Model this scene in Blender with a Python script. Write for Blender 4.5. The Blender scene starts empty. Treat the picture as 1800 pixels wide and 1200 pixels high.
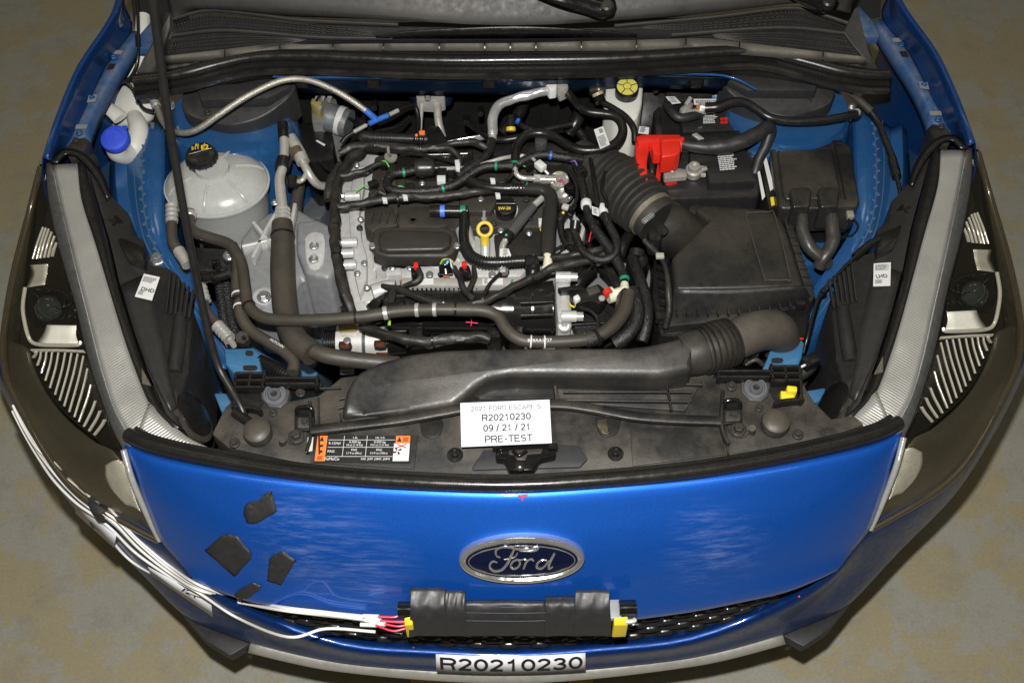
import bpy, bmesh, math, random
from mathutils import Vector as V, Matrix, noise
random.seed(7)
S = bpy.context.scene
COL = S.collection
# ---------------------------------------------------------------- camera
PITCH, FPX, ROLL, DIST = math.radians(54), 2000.0, math.radians(0.9), 2.1
FW = V((0, math.cos(PITCH), -math.sin(PITCH)))
_u = V((0, math.sin(PITCH), math.cos(PITCH))); _r = V((1, 0, 0))
RT = _r*math.cos(ROLL) - _u*math.sin(ROLL)
UP = _r*math.sin(ROLL) + _u*math.cos(ROLL)
EYE = V((0, .5, .85)) - FW*DIST
cam = bpy.data.cameras.new('camera'); camo = bpy.data.objects.new('camera', cam); COL.objects.link(camo)
cam.sensor_fit = 'HORIZONTAL'; cam.sensor_width = 36; cam.lens = 36*FPX/1800; cam.clip_start = .02; cam.clip_end = 200
camo.matrix_world = Matrix(((RT.x, UP.x, -FW.x, EYE.x), (RT.y, UP.y, -FW.y, EYE.y), (RT.z, UP.z, -FW.z, EYE.z), (0, 0, 0, 1)))
S.camera = camo
# ---------------------------------------------------------------- world and lamps (indoor hall, flash beside the lens)
w = bpy.data.worlds.new('World'); S.world = w; w.use_nodes = True
w.node_tree.nodes['Background'].inputs[0].default_value = (1, .90, .66, 1)
w.node_tree.nodes['Background'].inputs[1].default_value = .045
def area(name, loc, target, size, power, col):
    l = bpy.data.lights.new(name, 'AREA'); l.size = size; l.energy = power; l.color = col; l.shape = 'DISK'
    o = bpy.data.objects.new(name, l); COL.objects.link(o); o.location = loc
    o.rotation_euler = (V(target)-V(loc)).to_track_quat('-Z', 'Y').to_euler(); return o
area('camera_flash', EYE + UP*.17 - RT*.03, (0, .52, .8), .045, 72, (1, .98, .95))
for lx, ly in ((-2.6, -1.4), (0, -1.6), (2.6, -1.4), (-2.8, 2.4), (0, 3.4), (2.8, 2.4)):      # unseen ceiling strips, added for sharp reflections in paint, lenses and chrome
    o = area('hall_reflection_lamp', (lx, ly, 5.2), (lx, ly, 0), 1.0, 7.5, (1, .89, .64)); o.data.shape = 'RECTANGLE'; o.data.size = 1.9; o.data.size_y = .34
S.view_settings.view_transform = 'Standard'; S.view_settings.look = 'None'; S.view_settings.gamma = 1; S.view_settings.exposure = 0
S.cycles.use_denoising = True; S.cycles.max_bounces = 8; S.cycles.transparent_max_bounces = 12
S.cycles.caustics_reflective = False; S.cycles.caustics_refractive = False
# ---------------------------------------------------------------- points
PXM = .00107                                   # metres for one photo pixel at about the bay's distance
def P(px, py, z):                              # a photo pixel at height z -> a point of the place
    d = FW + RT*((px-900)/FPX) + UP*((600-py)/FPX)
    return EYE + d*((z-EYE.z)/d.z)
def pt(a): return a.copy() if isinstance(a, V) else P(*a)
def pts(L): return [pt(a) for a in L]
def toward(v, d): return v+(EYE-v).normalized()*d
def mir(v): return V((-v.x, v.y, v.z))
# ---------------------------------------------------------------- materials
MATS = {}
def mat(name, col, rough=.5, metal=0., dust=0., dcol=(.085, .072, .055), bump=0., bscale=300., coat=0., vary=.15, dscale=9., trans=0., sss=0., emit=None, wave=None, spec=.5, alpha=1., rvar=.08, dmin=.32, dmax=.72):
    if name in MATS: return MATS[name]
    m = bpy.data.materials.new(name); m.use_nodes = True; nt = m.node_tree; N = nt.nodes; L = nt.links
    b = N['Principled BSDF']; MATS[name] = m
    b.inputs['Roughness'].default_value = rough; b.inputs['Metallic'].default_value = metal
    b.inputs['Specular IOR Level'].default_value = spec
    b.inputs['Coat Weight'].default_value = coat; b.inputs['Coat Roughness'].default_value = .06
    b.inputs['Transmission Weight'].default_value = trans; b.inputs['Alpha'].default_value = alpha
    if sss: b.inputs['Subsurface Weight'].default_value = sss; b.inputs['Subsurface Radius'].default_value = (.02, .02, .02)
    if emit: b.inputs['Emission Color'].default_value = (*emit, 1); b.inputs['Emission Strength'].default_value = 1
    tc = N.new('ShaderNodeTexCoord')
    n1 = N.new('ShaderNodeTexNoise'); n1.inputs['Scale'].default_value = dscale; n1.inputs['Detail'].default_value = 7; n1.inputs['Roughness'].default_value = .62
    L.new(tc.outputs['Object'], n1.inputs['Vector'])
    n2 = N.new('ShaderNodeTexNoise'); n2.inputs['Scale'].default_value = 75; n2.inputs['Detail'].default_value = 5
    L.new(tc.outputs['Object'], n2.inputs['Vector'])
    # base colour variation
    mv = N.new('ShaderNodeMapRange'); mv.inputs['To Min'].default_value = 1-vary; mv.inputs['To Max'].default_value = 1+vary
    L.new(n2.outputs['Fac'], mv.inputs['Value'])
    sc = N.new('ShaderNodeVectorMath'); sc.operation = 'SCALE'; sc.inputs[0].default_value = col
    L.new(mv.outputs[0], sc.inputs['Scale'])
    last = sc.outputs[0]
    rr = N.new('ShaderNodeMapRange'); rr.inputs['From Min'].default_value = .3; rr.inputs['From Max'].default_value = .7
    rr.inputs['To Min'].default_value = max(0, rough-rvar); rr.inputs['To Max'].default_value = min(1, rough+rvar)
    L.new(n2.outputs['Fac'], rr.inputs['Value']); L.new(rr.outputs[0], b.inputs['Roughness'])
    if dust:
        if max(col) < .06: dust *= .62; dcol = tuple(a*.82 for a in dcol)
        geo = N.new('ShaderNodeNewGeometry'); sx = N.new('ShaderNodeSeparateXYZ'); L.new(geo.outputs['Normal'], sx.inputs[0])
        upm = N.new('ShaderNodeMapRange'); upm.inputs['From Min'].default_value = -.1; upm.inputs['From Max'].default_value = .9; upm.inputs['To Min'].default_value = .35
        L.new(sx.outputs['Z'], upm.inputs['Value'])
        dm = N.new('ShaderNodeMapRange'); dm.inputs['From Min'].default_value = dmin; dm.inputs['From Max'].default_value = dmax if dmax > dmin else dmin+.1; dm.inputs['To Max'].default_value = dust
        L.new(n1.outputs['Fac'], dm.inputs['Value'])
        mu = N.new('ShaderNodeMath'); mu.operation = 'MULTIPLY'; L.new(dm.outputs[0], mu.inputs[0]); L.new(upm.outputs[0], mu.inputs[1])
        fs = N.new('ShaderNodeTexNoise'); fs.inputs['Scale'].default_value = 420; fs.inputs['Detail'].default_value = 2; L.new(tc.outputs['Object'], fs.inputs['Vector'])
        fm = N.new('ShaderNodeMapRange'); fm.inputs['From Min'].default_value = .35; fm.inputs['From Max'].default_value = .65; fm.inputs['To Min'].default_value = .7; fm.inputs['To Max'].default_value = 1.25
        L.new(fs.outputs['Fac'], fm.inputs['Value'])
        mu2 = N.new('ShaderNodeMath'); mu2.operation = 'MULTIPLY'; mu2.use_clamp = True; L.new(mu.outputs[0], mu2.inputs[0]); L.new(fm.outputs[0], mu2.inputs[1])
        mx = N.new('ShaderNodeMix'); mx.data_type = 'RGBA'; L.new(mu2.outputs[0], mx.inputs['Factor']); L.new(last, mx.inputs['A']); mx.inputs['B'].default_value = (*dcol, 1)
        last = mx.outputs['Result']
        if metal:
            mm = N.new('ShaderNodeMapRange'); mm.inputs['To Min'].default_value = metal; mm.inputs['To Max'].default_value = 0; L.new(mu2.outputs[0], mm.inputs['Value']); L.new(mm.outputs[0], b.inputs['Metallic'])
    L.new(last, b.inputs['Base Color'])
    if bump or wave:
        bp = N.new('ShaderNodeBump'); bp.inputs['Distance'].default_value = .001
        if wave:
            wv = N.new('ShaderNodeTexWave'); wv.inputs['Scale'].default_value = wave[0]; wv.inputs['Distortion'].default_value = wave[2] if len(wave) > 2 else 0; wv.bands_direction = wave[1]
            if len(wave) > 3:
                mp = N.new('ShaderNodeMapping'); mp.inputs['Rotation'].default_value = wave[3]; L.new(tc.outputs['Object'], mp.inputs[0]); L.new(mp.outputs[0], wv.inputs['Vector'])
            else: L.new(tc.outputs['Object'], wv.inputs['Vector'])
            L.new(wv.outputs['Fac'], bp.inputs['Height'])
        else:
            nb = N.new('ShaderNodeTexNoise'); nb.inputs['Scale'].default_value = bscale; nb.inputs['Detail'].default_value = 3; L.new(tc.outputs['Object'], nb.inputs['Vector'])
            L.new(nb.outputs['Fac'], bp.inputs['Height'])
        bp.inputs['Strength'].default_value = bump or .5
        L.new(bp.outputs[0], b.inputs['Normal'])
    return m
BLK = mat('black_plastic_dusty', (.010, .010, .010), .42, dust=.9, dmin=.42, dmax=.66, dscale=11, bump=.25)
BLKD = mat('black_plastic_very_dusty', (.016, .0155, .015), .5, dust=1.25, dmin=.43, dmax=.64, dscale=8, dcol=(.115, .100, .080), bump=.25)
BLKC = mat('black_plastic_clean', (.0075, .0075, .0075), .3, dust=.2, bump=.15)
BLKG = mat('black_gloss', (.006, .006, .006), .16, dust=.08, vary=.05)
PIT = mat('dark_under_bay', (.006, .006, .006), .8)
RUB = mat('hose_rubber_dusty', (.034, .030, .025), .5, dust=.85, dcol=(.115, .097, .072), bump=.2, bscale=500)
RUBB = mat('hose_rubber_black', (.007, .007, .007), .3, dust=.28, dcol=(.06, .052, .042), bump=.2)
LOOM = mat('loom_tape', (.011, .0107, .0102), .5, dust=.9, dcol=(.062, .054, .043), bump=1., bscale=110, dscale=20)
BRAID = mat('black_braid', (.010, .010, .010), .36, dust=1.6, dmin=.60, dscale=420, dcol=(.4, .38, .34), bump=1., bscale=700)
SEAL = mat('seal_rubber', (.009, .009, .009), .28, dust=.35, dcol=(.06, .053, .042), bump=.1)
ALU = mat('cast_aluminium', (.56, .56, .55), .38, metal=.25, dust=.35, dcol=(.24, .22, .19), bump=.5, bscale=220, vary=.22)
ALUD = mat('cast_aluminium_grey', (.24, .25, .26), .5, metal=.2, dust=.4, dcol=(.2, .185, .16), bump=.6, bscale=160, vary=.25)
STEEL = mat('bright_steel', (.68, .67, .64), .22, metal=.62, vary=.15)
PIPE = mat('aluminium_pipe', (.5, .49, .46), .34, metal=.5, dust=.5, dcol=(.25, .22, .17), vary=.15)
CHROME = mat('chrome', (.80, .79, .76), .12, metal=.88, vary=.03)
CHROMEW = mat('chrome_warm', (.90, .87, .78), .16, metal=.5, vary=.05)
FOIL = mat('foil', (.76, .76, .76), .2, metal=.7, bump=1., bscale=60)
BOLT = mat('bolt_zinc', (.42, .43, .44), .36, metal=.8, vary=.2)
BOLTB = mat('bolt_black', (.03, .028, .025), .5, metal=.3, dust=.6)
WHITE = mat('white_card', (.70, .71, .74), .55, vary=.02)
WLAB = mat('white_label', (.62, .62, .61), .5, vary=.05)
INK = mat('black_ink', (.012, .012, .012), .55, vary=.05)
INKB = mat('bold_print_ink', (.03, .03, .03), .55, vary=.05)
YEL = mat('yellow_plastic', (.62, .43, .03), .42, vary=.1)
YELT = mat('yellow_tape', (.72, .55, .03), .45, vary=.06)
YELC = mat('yellow_cap_top', (.55, .50, .10), .5, vary=.1)
RED = mat('red_plastic', (.60, .022, .012), .36, vary=.1)
REDI = mat('red_marker', (.75, .04, .09), .5, vary=.1)
ORG = mat('orange_print', (.78, .20, .04), .45, vary=.05)
COB = mat('cobalt_plastic', (.035, .075, .56), .42, vary=.15)
BLUT = mat('blue_shrink_tube', (.03, .13, .48), .35, vary=.2)
GRN = mat('green_mark', (.01, .22, .12), .45, vary=.2)
CREAM = mat('cream_plastic', (.62, .60, .46), .42, vary=.06)
COPPER = mat('copper_winding', (.28, .08, .04), .35, metal=.8, vary=.3)
LGREY = mat('light_grey_casting', (.50, .49, .46), .5, metal=.25, bump=.3)
TANKW = mat('milky_tank_plastic', (.74, .765, .74), .28, vary=.08, trans=.5, sss=0, bump=.06, bscale=60, dust=.22, dcol=(.55, .52, .46))
RESW = mat('white_reservoir', (.60, .60, .55), .38, vary=.08)
WCAB = mat('white_cable', (.80, .79, .76), .42, vary=.05)
TAPE = mat('gaffer_tape', (.018, .018, .02), .5, bump=.6, bscale=90, vary=.3)
BLUEI = mat('blue_paint_inner', (.015, .092, .26), .24, metal=.3, coat=.7, dust=.16, dcol=(.12, .13, .14), vary=.06)
BLUEB = mat('blue_bracket', (.036, .145, .29), .4, metal=.1, coat=.2, dust=.2, dcol=(.2, .2, .19))
BLUE_ = mat('blue_paint', (.006, .070, .40), .34, metal=.55, coat=1., vary=.1)
BRASS = mat('hex_nut_dark', (.06, .055, .045), .5, metal=.5)
SILV = mat('silver_plastic', (.42, .41, .38), .4, metal=.4)
# ---------------------------------------------------------------- object helpers
def link(o, parent):
    COL.objects.link(o)
    if parent is not None:
        o.parent = parent
        if parent.type == 'EMPTY': o.matrix_parent_inverse = Matrix.Translation(-parent.location)
    return o
def mesh_obj(name, verts, faces, m, parent=None, ang=35, smooth=True):
    me = bpy.data.meshes.new(name); me.from_pydata([tuple(v) for v in verts], [], faces); me.update()
    bm = bmesh.new(); bm.from_mesh(me); bmesh.ops.recalc_face_normals(bm, faces=bm.faces); bm.to_mesh(me); bm.free()
    return fin(name, me, m, parent, ang, smooth)
def fin(name, me, m, parent, ang=35, smooth=True):
    me.materials.append(m)
    if smooth: me.shade_smooth(); me.set_sharp_from_angle(angle=math.radians(ang))
    return link(bpy.data.objects.new(name, me), parent)
def bm_obj(name, bm, m, parent, ang=35, smooth=True):
    bmesh.ops.recalc_face_normals(bm, faces=bm.faces)
    me = bpy.data.meshes.new(name); bm.to_mesh(me); bm.free(); return fin(name, me, m, parent, ang, smooth)
def tag(o, label, cat, group=None, kind=None):
    if label: o['label'] = label
    if cat: o['category'] = cat
    if group: o['group'] = group
    if kind: o['kind'] = kind
    return o
def thing(name, label, cat, at, group=None):
    o = bpy.data.objects.new(name, None); o.empty_display_size = .05; o.location = pt(at); COL.objects.link(o)
    return tag(o, label, cat, group)
def cr(L, res):                                # Catmull-Rom through tuples/vectors (any dimension)
    L = [tuple(a) for a in L]; n = len(L); out = []
    if n < 3:
        for i in range(res+1): t = i/res; out.append(tuple(L[0][k]*(1-t)+L[-1][k]*t for k in range(len(L[0]))))
        return out
    for i in range(n-1):
        p0 = L[i-1] if i else tuple(2*L[0][k]-L[1][k] for k in range(len(L[0])))
        p1, p2 = L[i], L[i+1]
        p3 = L[i+2] if i+2 < n else tuple(2*L[-1][k]-L[-2][k] for k in range(len(L[0])))
        for j in range(res):
            t = j/res
            out.append(tuple(.5*((2*p1[k])+(-p0[k]+p2[k])*t+(2*p0[k]-5*p1[k]+4*p2[k]-p3[k])*t*t+(-p0[k]+3*p1[k]-3*p2[k]+p3[k])*t**3) for k in range(len(p1))))
    out.append(L[-1]); return out
def resample(path, rad, ds):
    s = [0.]
    for i in range(1, len(path)): s.append(s[-1]+(path[i]-path[i-1]).length)
    n = max(2, int(s[-1]/ds)); op, orr, k = [], [], 0
    for i in range(n+1):
        t = s[-1]*i/n
        while k < len(s)-2 and s[k+1] < t: k += 1
        f = (t-s[k])/max(1e-9, s[k+1]-s[k]); op.append(path[k].lerp(path[k+1], f)); orr.append(rad[k]*(1-f)+rad[k+1]*f)
    return op, orr, s[-1]
def sweep(name, P3, rads, prof, m, parent, cap=True, up=None, fn=None, ang=40):
    n = len(P3); k = len(prof); vs, fs = [], []; nrm = None
    for i in range(n):
        t = (P3[min(i+1, n-1)]-P3[max(i-1, 0)]).normalized()
        if up is not None: sx = t.cross(up).normalized(); sy = sx.cross(t).normalized()
        else:
            if nrm is None: nrm = t.cross(V((0, 0, 1)) if abs(t.z) < .95 else V((0, 1, 0))).normalized()
            nrm = (nrm - t*nrm.dot(t)).normalized(); sx = nrm; sy = sx.cross(t)
        for j, (a, b) in enumerate(prof):
            q = rads[i]*(fn(i, j) if fn else 1); vs.append(P3[i]+sx*(a*q)+sy*(b*q))
    for i in range(n-1):
        for j in range(k): fs.append((i*k+j, i*k+(j+1) % k, (i+1)*k+(j+1) % k, (i+1)*k+j))
    if cap: fs.append(tuple(range(k))[::-1]); fs.append(tuple((n-1)*k+j for j in range(k)))
    return mesh_obj(name, vs, fs, m, parent, ang)
def circ(n): return [(math.cos(2*math.pi*i/n), math.sin(2*math.pi*i/n)) for i in range(n)]
def tube(name, L, r, m, parent=None, n=14, res=8, corr=None, wrap=0, straight=False, ds=None, flat=1.):
    """round hose along control points; r in photo pixels (one number or one per point)."""
    L3 = pts(L); R = [r]*len(L3) if isinstance(r, (int, float)) else list(r); R = [a*PXM for a in R]
    if straight: path, rad = L3, R
    else:
        c = cr([(*p, q) for p, q in zip(L3, R)], res); path = [V(a[:3]) for a in c]; rad = [a[3] for a in c]
    fn = None; prof = circ(n)
    if flat != 1: prof = [(a, b*flat) for a, b in prof]
    if corr:
        pitch, dep = corr[0]*PXM, corr[1]; path, rad, tot = resample(path, rad, pitch/6)
        fn = lambda i, j: 1+dep*(1 if math.sin(2*math.pi*i/6+.4) > -.1 else -1)*.5
    elif wrap:
        path, rad, tot = resample(path, rad, .0035); sd = random.random()*50
        fn = lambda i, j: 1+wrap*(.45*math.sin(i*.55+2*math.pi*j/n)+1.3*noise.noise(V((i*.13+sd, math.cos(2*math.pi*j/n), math.sin(2*math.pi*j/n)))))
    elif ds: path, rad, tot = resample(path, rad, ds)
    return sweep(name, path, rad, prof, m, parent, fn=fn)
def ring_on(name, L, t, r, wpx, m, parent, res=10):
    """a band round a hose at fraction t of the same control points; r a bit over the hose's."""
    path = [V(a) for a in cr([tuple(p) for p in pts(L)], res)]; path, _, tot = resample(path, [1]*len(path), .002)
    i = int(t*(len(path)-1)); i = max(1, min(len(path)-2, i)); d = (path[i+1]-path[i-1]).normalized(); h = wpx*PXM/2
    return lathe(name, path[i]-d*h, d, [(r*PXM*.9, 0), (r*PXM, h*.25), (r*PXM, h*1.75), (r*PXM*.9, 2*h)], m, parent, 16)
def lathe(name, base, axis, prof, m, parent=None, n=28, ang=35, capped=True):
    base = pt(base); ax = V(axis).normalized(); a = ax.orthogonal().normalized(); b = ax.cross(a); vs, fs = [], []
    for r, h in prof:
        for i in range(n): t = 2*math.pi*i/n; vs.append(base+ax*h+(a*math.cos(t)+b*math.sin(t))*r)
    for k in range(len(prof)-1):
        for i in range(n): fs.append((k*n+i, k*n+(i+1) % n, (k+1)*n+(i+1) % n, (k+1)*n+i))
    if capped: fs.append(tuple(range(n))[::-1]); fs.append(tuple((len(prof)-1)*n+i for i in range(n)))
    return mesh_obj(name, vs, fs, m, parent, ang)
def bevel_bm(bm, off, seg, which=None):
    if off > 0:
        es = [e for e in bm.edges if which is None or which(e)]
        bmesh.ops.bevel(bm, geom=es, offset=off, segments=seg, profile=.5, affect='EDGES', clamp_overlap=True)
def prism(name, outline, zt, zb, m, parent=None, bev=.003, seg=2, taper=1., curve=0, ang=35):
    """outline in photo pixels at height zt (or own z per point), pulled straight down to zb."""
    if curve: outline = [tuple(a) for a in cr(list(outline)+[outline[0]], curve)][:-1]
    top = [pt(a) if isinstance(a, V) else (P(a[0], a[1], a[2]) if len(a) > 2 else P(a[0], a[1], zt)) for a in outline]
    c = sum(top, V())/len(top); bm = bmesh.new()
    tv = [bm.verts.new(v) for v in top]; bv = [bm.verts.new(V((c.x+(v.x-c.x)*taper, c.y+(v.y-c.y)*taper, zb))) for v in top]
    bm.faces.new(tv); bm.faces.new(bv[::-1])
    for i in range(len(tv)): j = (i+1) % len(tv); bm.faces.new((tv[i], bv[i], bv[j], tv[j]))
    st = set(tv); bmesh.ops.recalc_face_normals(bm, faces=bm.faces)
    if bev: bevel_bm(bm, bev, seg, (lambda e: e.verts[0] in st or e.verts[1] in st) if not curve else (lambda e: e.verts[0] in st and e.verts[1] in st))
    return bm_obj(name, bm, m, parent, ang)
def box(name, c, sx, sy, sz, m, parent=None, bev=.002, rz=0, ax=None, seg=2):
    """box centred at c (pixel+z or vector), metres, turned about z or with its own axes."""
    bm = bmesh.new(); bmesh.ops.create_cube(bm, size=1)
    for v in bm.verts: v.co = V((v.co.x*sx, v.co.y*sy, v.co.z*sz))
    bevel_bm(bm, bev, seg)
    R = Matrix.Rotation(rz, 4, 'Z') if ax is None else Matrix((ax[0], ax[1], ax[2])).transposed().to_4x4()
    bm.transform(Matrix.Translation(pt(c)) @ R); return bm_obj(name, bm, m, parent)
def bar(name, L, wpx, h, m, parent=None, res=6, bev=.15, straight=False):
    """rectangular strip along points, wpx wide (pixels), h high (metres), upright."""
    path = pts(L) if straight else [V(a) for a in cr([tuple(p) for p in pts(L)], res)]
    a = wpx*PXM/2; b = h/2; c = min(a, b)*.35
    pr = [(a, b-c), (a-c, b), (-a+c, b), (-a, b-c), (-a, -b+c), (-a+c, -b), (a-c, -b), (a, -b+c)]
    return sweep(name, path, [1]*len(path), pr, m, parent, up=V((0, 0, 1)), ang=50)
def loft(name, rows, m, parent=None, ru=4, rv=4, thick=0., ang=60, flip=False, keep=None):
    R = [[tuple(pt(a)) for a in r] for r in rows]; R = [cr(r, ru) if ru > 1 else r for r in R]
    if rv > 1:
        cols = [cr([r[i] for r in R], rv) for i in range(len(R[0]))]; R = [[cols[i][k] for i in range(len(cols))] for k in range(len(cols[0]))]
    h, wd = len(R), len(R[0]); vs = [V(a) for r in R for a in r]
    fs = [(i*wd+j, i*wd+j+1, (i+1)*wd+j+1, (i+1)*wd+j) for i in range(h-1) for j in range(wd-1)]
    o = mesh_obj(name, vs, fs, m, parent, ang)
    # keep sheets facing up/forward
    if thick:
        md = o.modifiers.new('thick', 'SOLIDIFY'); md.thickness = thick; md.offset = -1 if up_facing(o) else 1
    return o
def surf_tree(o):
    from mathutils.bvhtree import BVHTree
    return BVHTree.FromPolygons([v.co.copy() for v in o.data.vertices], [tuple(p.vertices) for p in o.data.polygons])
def on_surf(trees, px, py, lift=.0):
    d = (FW+RT*((px-900)/FPX)+UP*((600-py)/FPX)).normalized(); best = None
    for t in trees:
        h, nn, _, dist = t.ray_cast(EYE, d)
        if h and (best is None or dist < best[0]): best = (dist, h, nn)
    if best is None: return None
    nn = best[2] if best[2].dot(d) < 0 else -best[2]
    return best[1]+nn*lift
def up_facing(o): return sum(p.normal.z*p.area for p in o.data.polygons) > 0
def ball(name, c, r, m, parent=None, sc=(1, 1, 1), n=20):
    bm = bmesh.new(); bmesh.ops.create_uvsphere(bm, u_segments=n, v_segments=max(6, n//2), radius=1)
    bm.transform(Matrix.Translation(pt(c)) @ Matrix.Diagonal((r*sc[0], r*sc[1], r*sc[2], 1))); return bm_obj(name, bm, m, parent, 60)
def mirrored(o, parent=None, name=None):       # a mirror-image copy (the car is symmetrical), a real object of its own
    me = o.data.copy(); me.transform(Matrix.Scale(-1, 4, V((1, 0, 0)))); me.flip_normals()
    c = bpy.data.objects.new(name or o.name.split('.')[0], me)
    for md in o.modifiers:
        n = c.modifiers.new(md.name, md.type)
        for a in ('thickness', 'offset', 'use_even_offset', 'use_replace'):
            if hasattr(md, a):
                try: setattr(n, a, getattr(md, a))
                except Exception: pass
    if 'kind' in o: c['kind'] = o['kind']
    return link(c, parent)
# shared bolt mesh: flange + hexagon head, unit radius, along +z
def _bolt_mesh():
    bm = bmesh.new()
    def ring(r, z, n, ph=0): return [bm.verts.new((r*math.cos(2*math.pi*i/n+ph), r*math.sin(2*math.pi*i/n+ph), z)) for i in range(n)]
    rs = [ring(1, -.3, 12), ring(1, .12, 12), ring(.88, .22, 12)]
    for a, b in zip(rs, rs[1:]):
        for i in range(12): bm.faces.new((a[i], a[(i+1) % 12], b[(i+1) % 12], b[i]))
    bm.faces.new(rs[2]); h = [ring(.64, .2, 6), ring(.64, .72, 6), ring(.54, .8, 6)]
    for a, b in zip(h, h[1:]):
        for i in range(6): bm.faces.new((a[i], a[(i+1) % 6], b[(i+1) % 6], b[i]))
    bm.faces.new(h[2]); bmesh.ops.recalc_face_normals(bm, faces=bm.faces)
    me = bpy.data.meshes.new('bolt'); bm.to_mesh(me); bm.free(); return me
BM_ = {}
def bolt(at, rpx, m, parent, axis=(0, 0, 1), name='bolt', turn=None):
    if m.name not in BM_:
        BM_[m.name] = _bolt_mesh(); BM_[m.name].materials.append(m)
    o = bpy.data.objects.new(name, BM_[m.name]); link(o, parent)
    q = V(axis).normalized().to_track_quat('Z', 'Y').to_matrix().to_4x4()
    o.matrix_basis = Matrix.Translation(pt(at)) @ q @ Matrix.Rotation(random.random() if turn is None else turn, 4, 'Z') @ Matrix.Scale(rpx*PXM, 4)
    return o
_txt = []
def text(name, s, org, xd, yd, size, m, parent, depth=.0004, bold=0., align='LEFT', xs=1., fitw=None, sp=1.):
    """lettering laid on the plane through org with axes xd (reading) and yd (up the letters); size = letter height in metres."""
    cu = bpy.data.curves.new(name, 'FONT'); cu.body = s; cu.size = 1; cu.align_x = 'LEFT'; cu.offset = bold; cu.space_character = sp; cu.resolution_u = 3
    o = bpy.data.objects.new(name, cu); COL.objects.link(o); dg = bpy.context.evaluated_depsgraph_get(); dg.update()
    me = bpy.data.meshes.new_from_object(o.evaluated_get(dg)); bpy.data.objects.remove(o)
    xsn = [v.co.x for v in me.vertices]; ysn = [v.co.y for v in me.vertices]; x0, x1, y0, y1 = min(xsn), max(xsn), min(ysn), max(ysn)
    k = size/.69; kx = k*xs if not fitw else fitw/(x1-x0)
    X = V(xd).normalized(); Y = V(yd); Y = (Y-X*Y.dot(X)).normalized(); Z = X.cross(Y); off = {'LEFT': x0, 'CENTER': (x0+x1)/2}[align]
    for v in me.vertices: c = v.co.copy(); v.co = pt(org)+X*((c.x-off)*kx)+Y*(c.y*k)+Z*depth
    me.materials.clear(); return fin(name, me, m, parent, smooth=False)
def card(name, q, m, parent=None, th=.0012):
    """thin flat plate from 4 corners (pixel+z), th thick downwards."""
    a = pts(q); n = (a[1]-a[0]).cross(a[-1]-a[0]).normalized()
    if n.z < 0: n = -n
    vs = a+[v-n*th for v in a]; k = len(a)
    fs = [tuple(range(k)), tuple(range(2*k-1, k-1, -1))]+[(i, (i+1) % k, (i+1) % k+k, i+k) for i in range(k)]
    return mesh_obj(name, vs, fs, m, parent, smooth=False)
def print_on(name, q, marks, m, parent, lift=.0006):
    """flat print on a card: marks are rectangles (u0,v0,u1,v1) in the card's own 0..1 frame (u along 0->1, v along 0->3)."""
    a = pts(q); X = a[1]-a[0]; Y = a[3]-a[0]; n = X.cross(Y).normalized()
    if n.z < 0: n = -n
    vs, fs = [], []
    for (u0, v0, u1, v1) in marks:
        i = len(vs); vs += [a[0]+X*u+Y*v+n*lift for u, v in ((u0, v0), (u1, v0), (u1, v1), (u0, v1))]; fs.append((i, i+1, i+2, i+3))
    o = mesh_obj(name, vs, fs, m, parent, smooth=False); o['kind'] = 'stuff'; return o
def fake_lines(n, u0, u1, v0, v1, seed=0, fill=.5):
    r = random.Random(seed); out = []
    for i in range(n):
        v = v0+(v1-v0)*i/n; h = (v1-v0)/n*fill; u = u0
        end = u1-(u1-u0)*r.random()*.3
        while u < end-.02: wd = min(end-u, (.03+.09*r.random())*(u1-u0)*1.6); out.append((u, v, u+wd, v+h)); u += wd+.018*(u1-u0)*1.3
    return out
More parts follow.
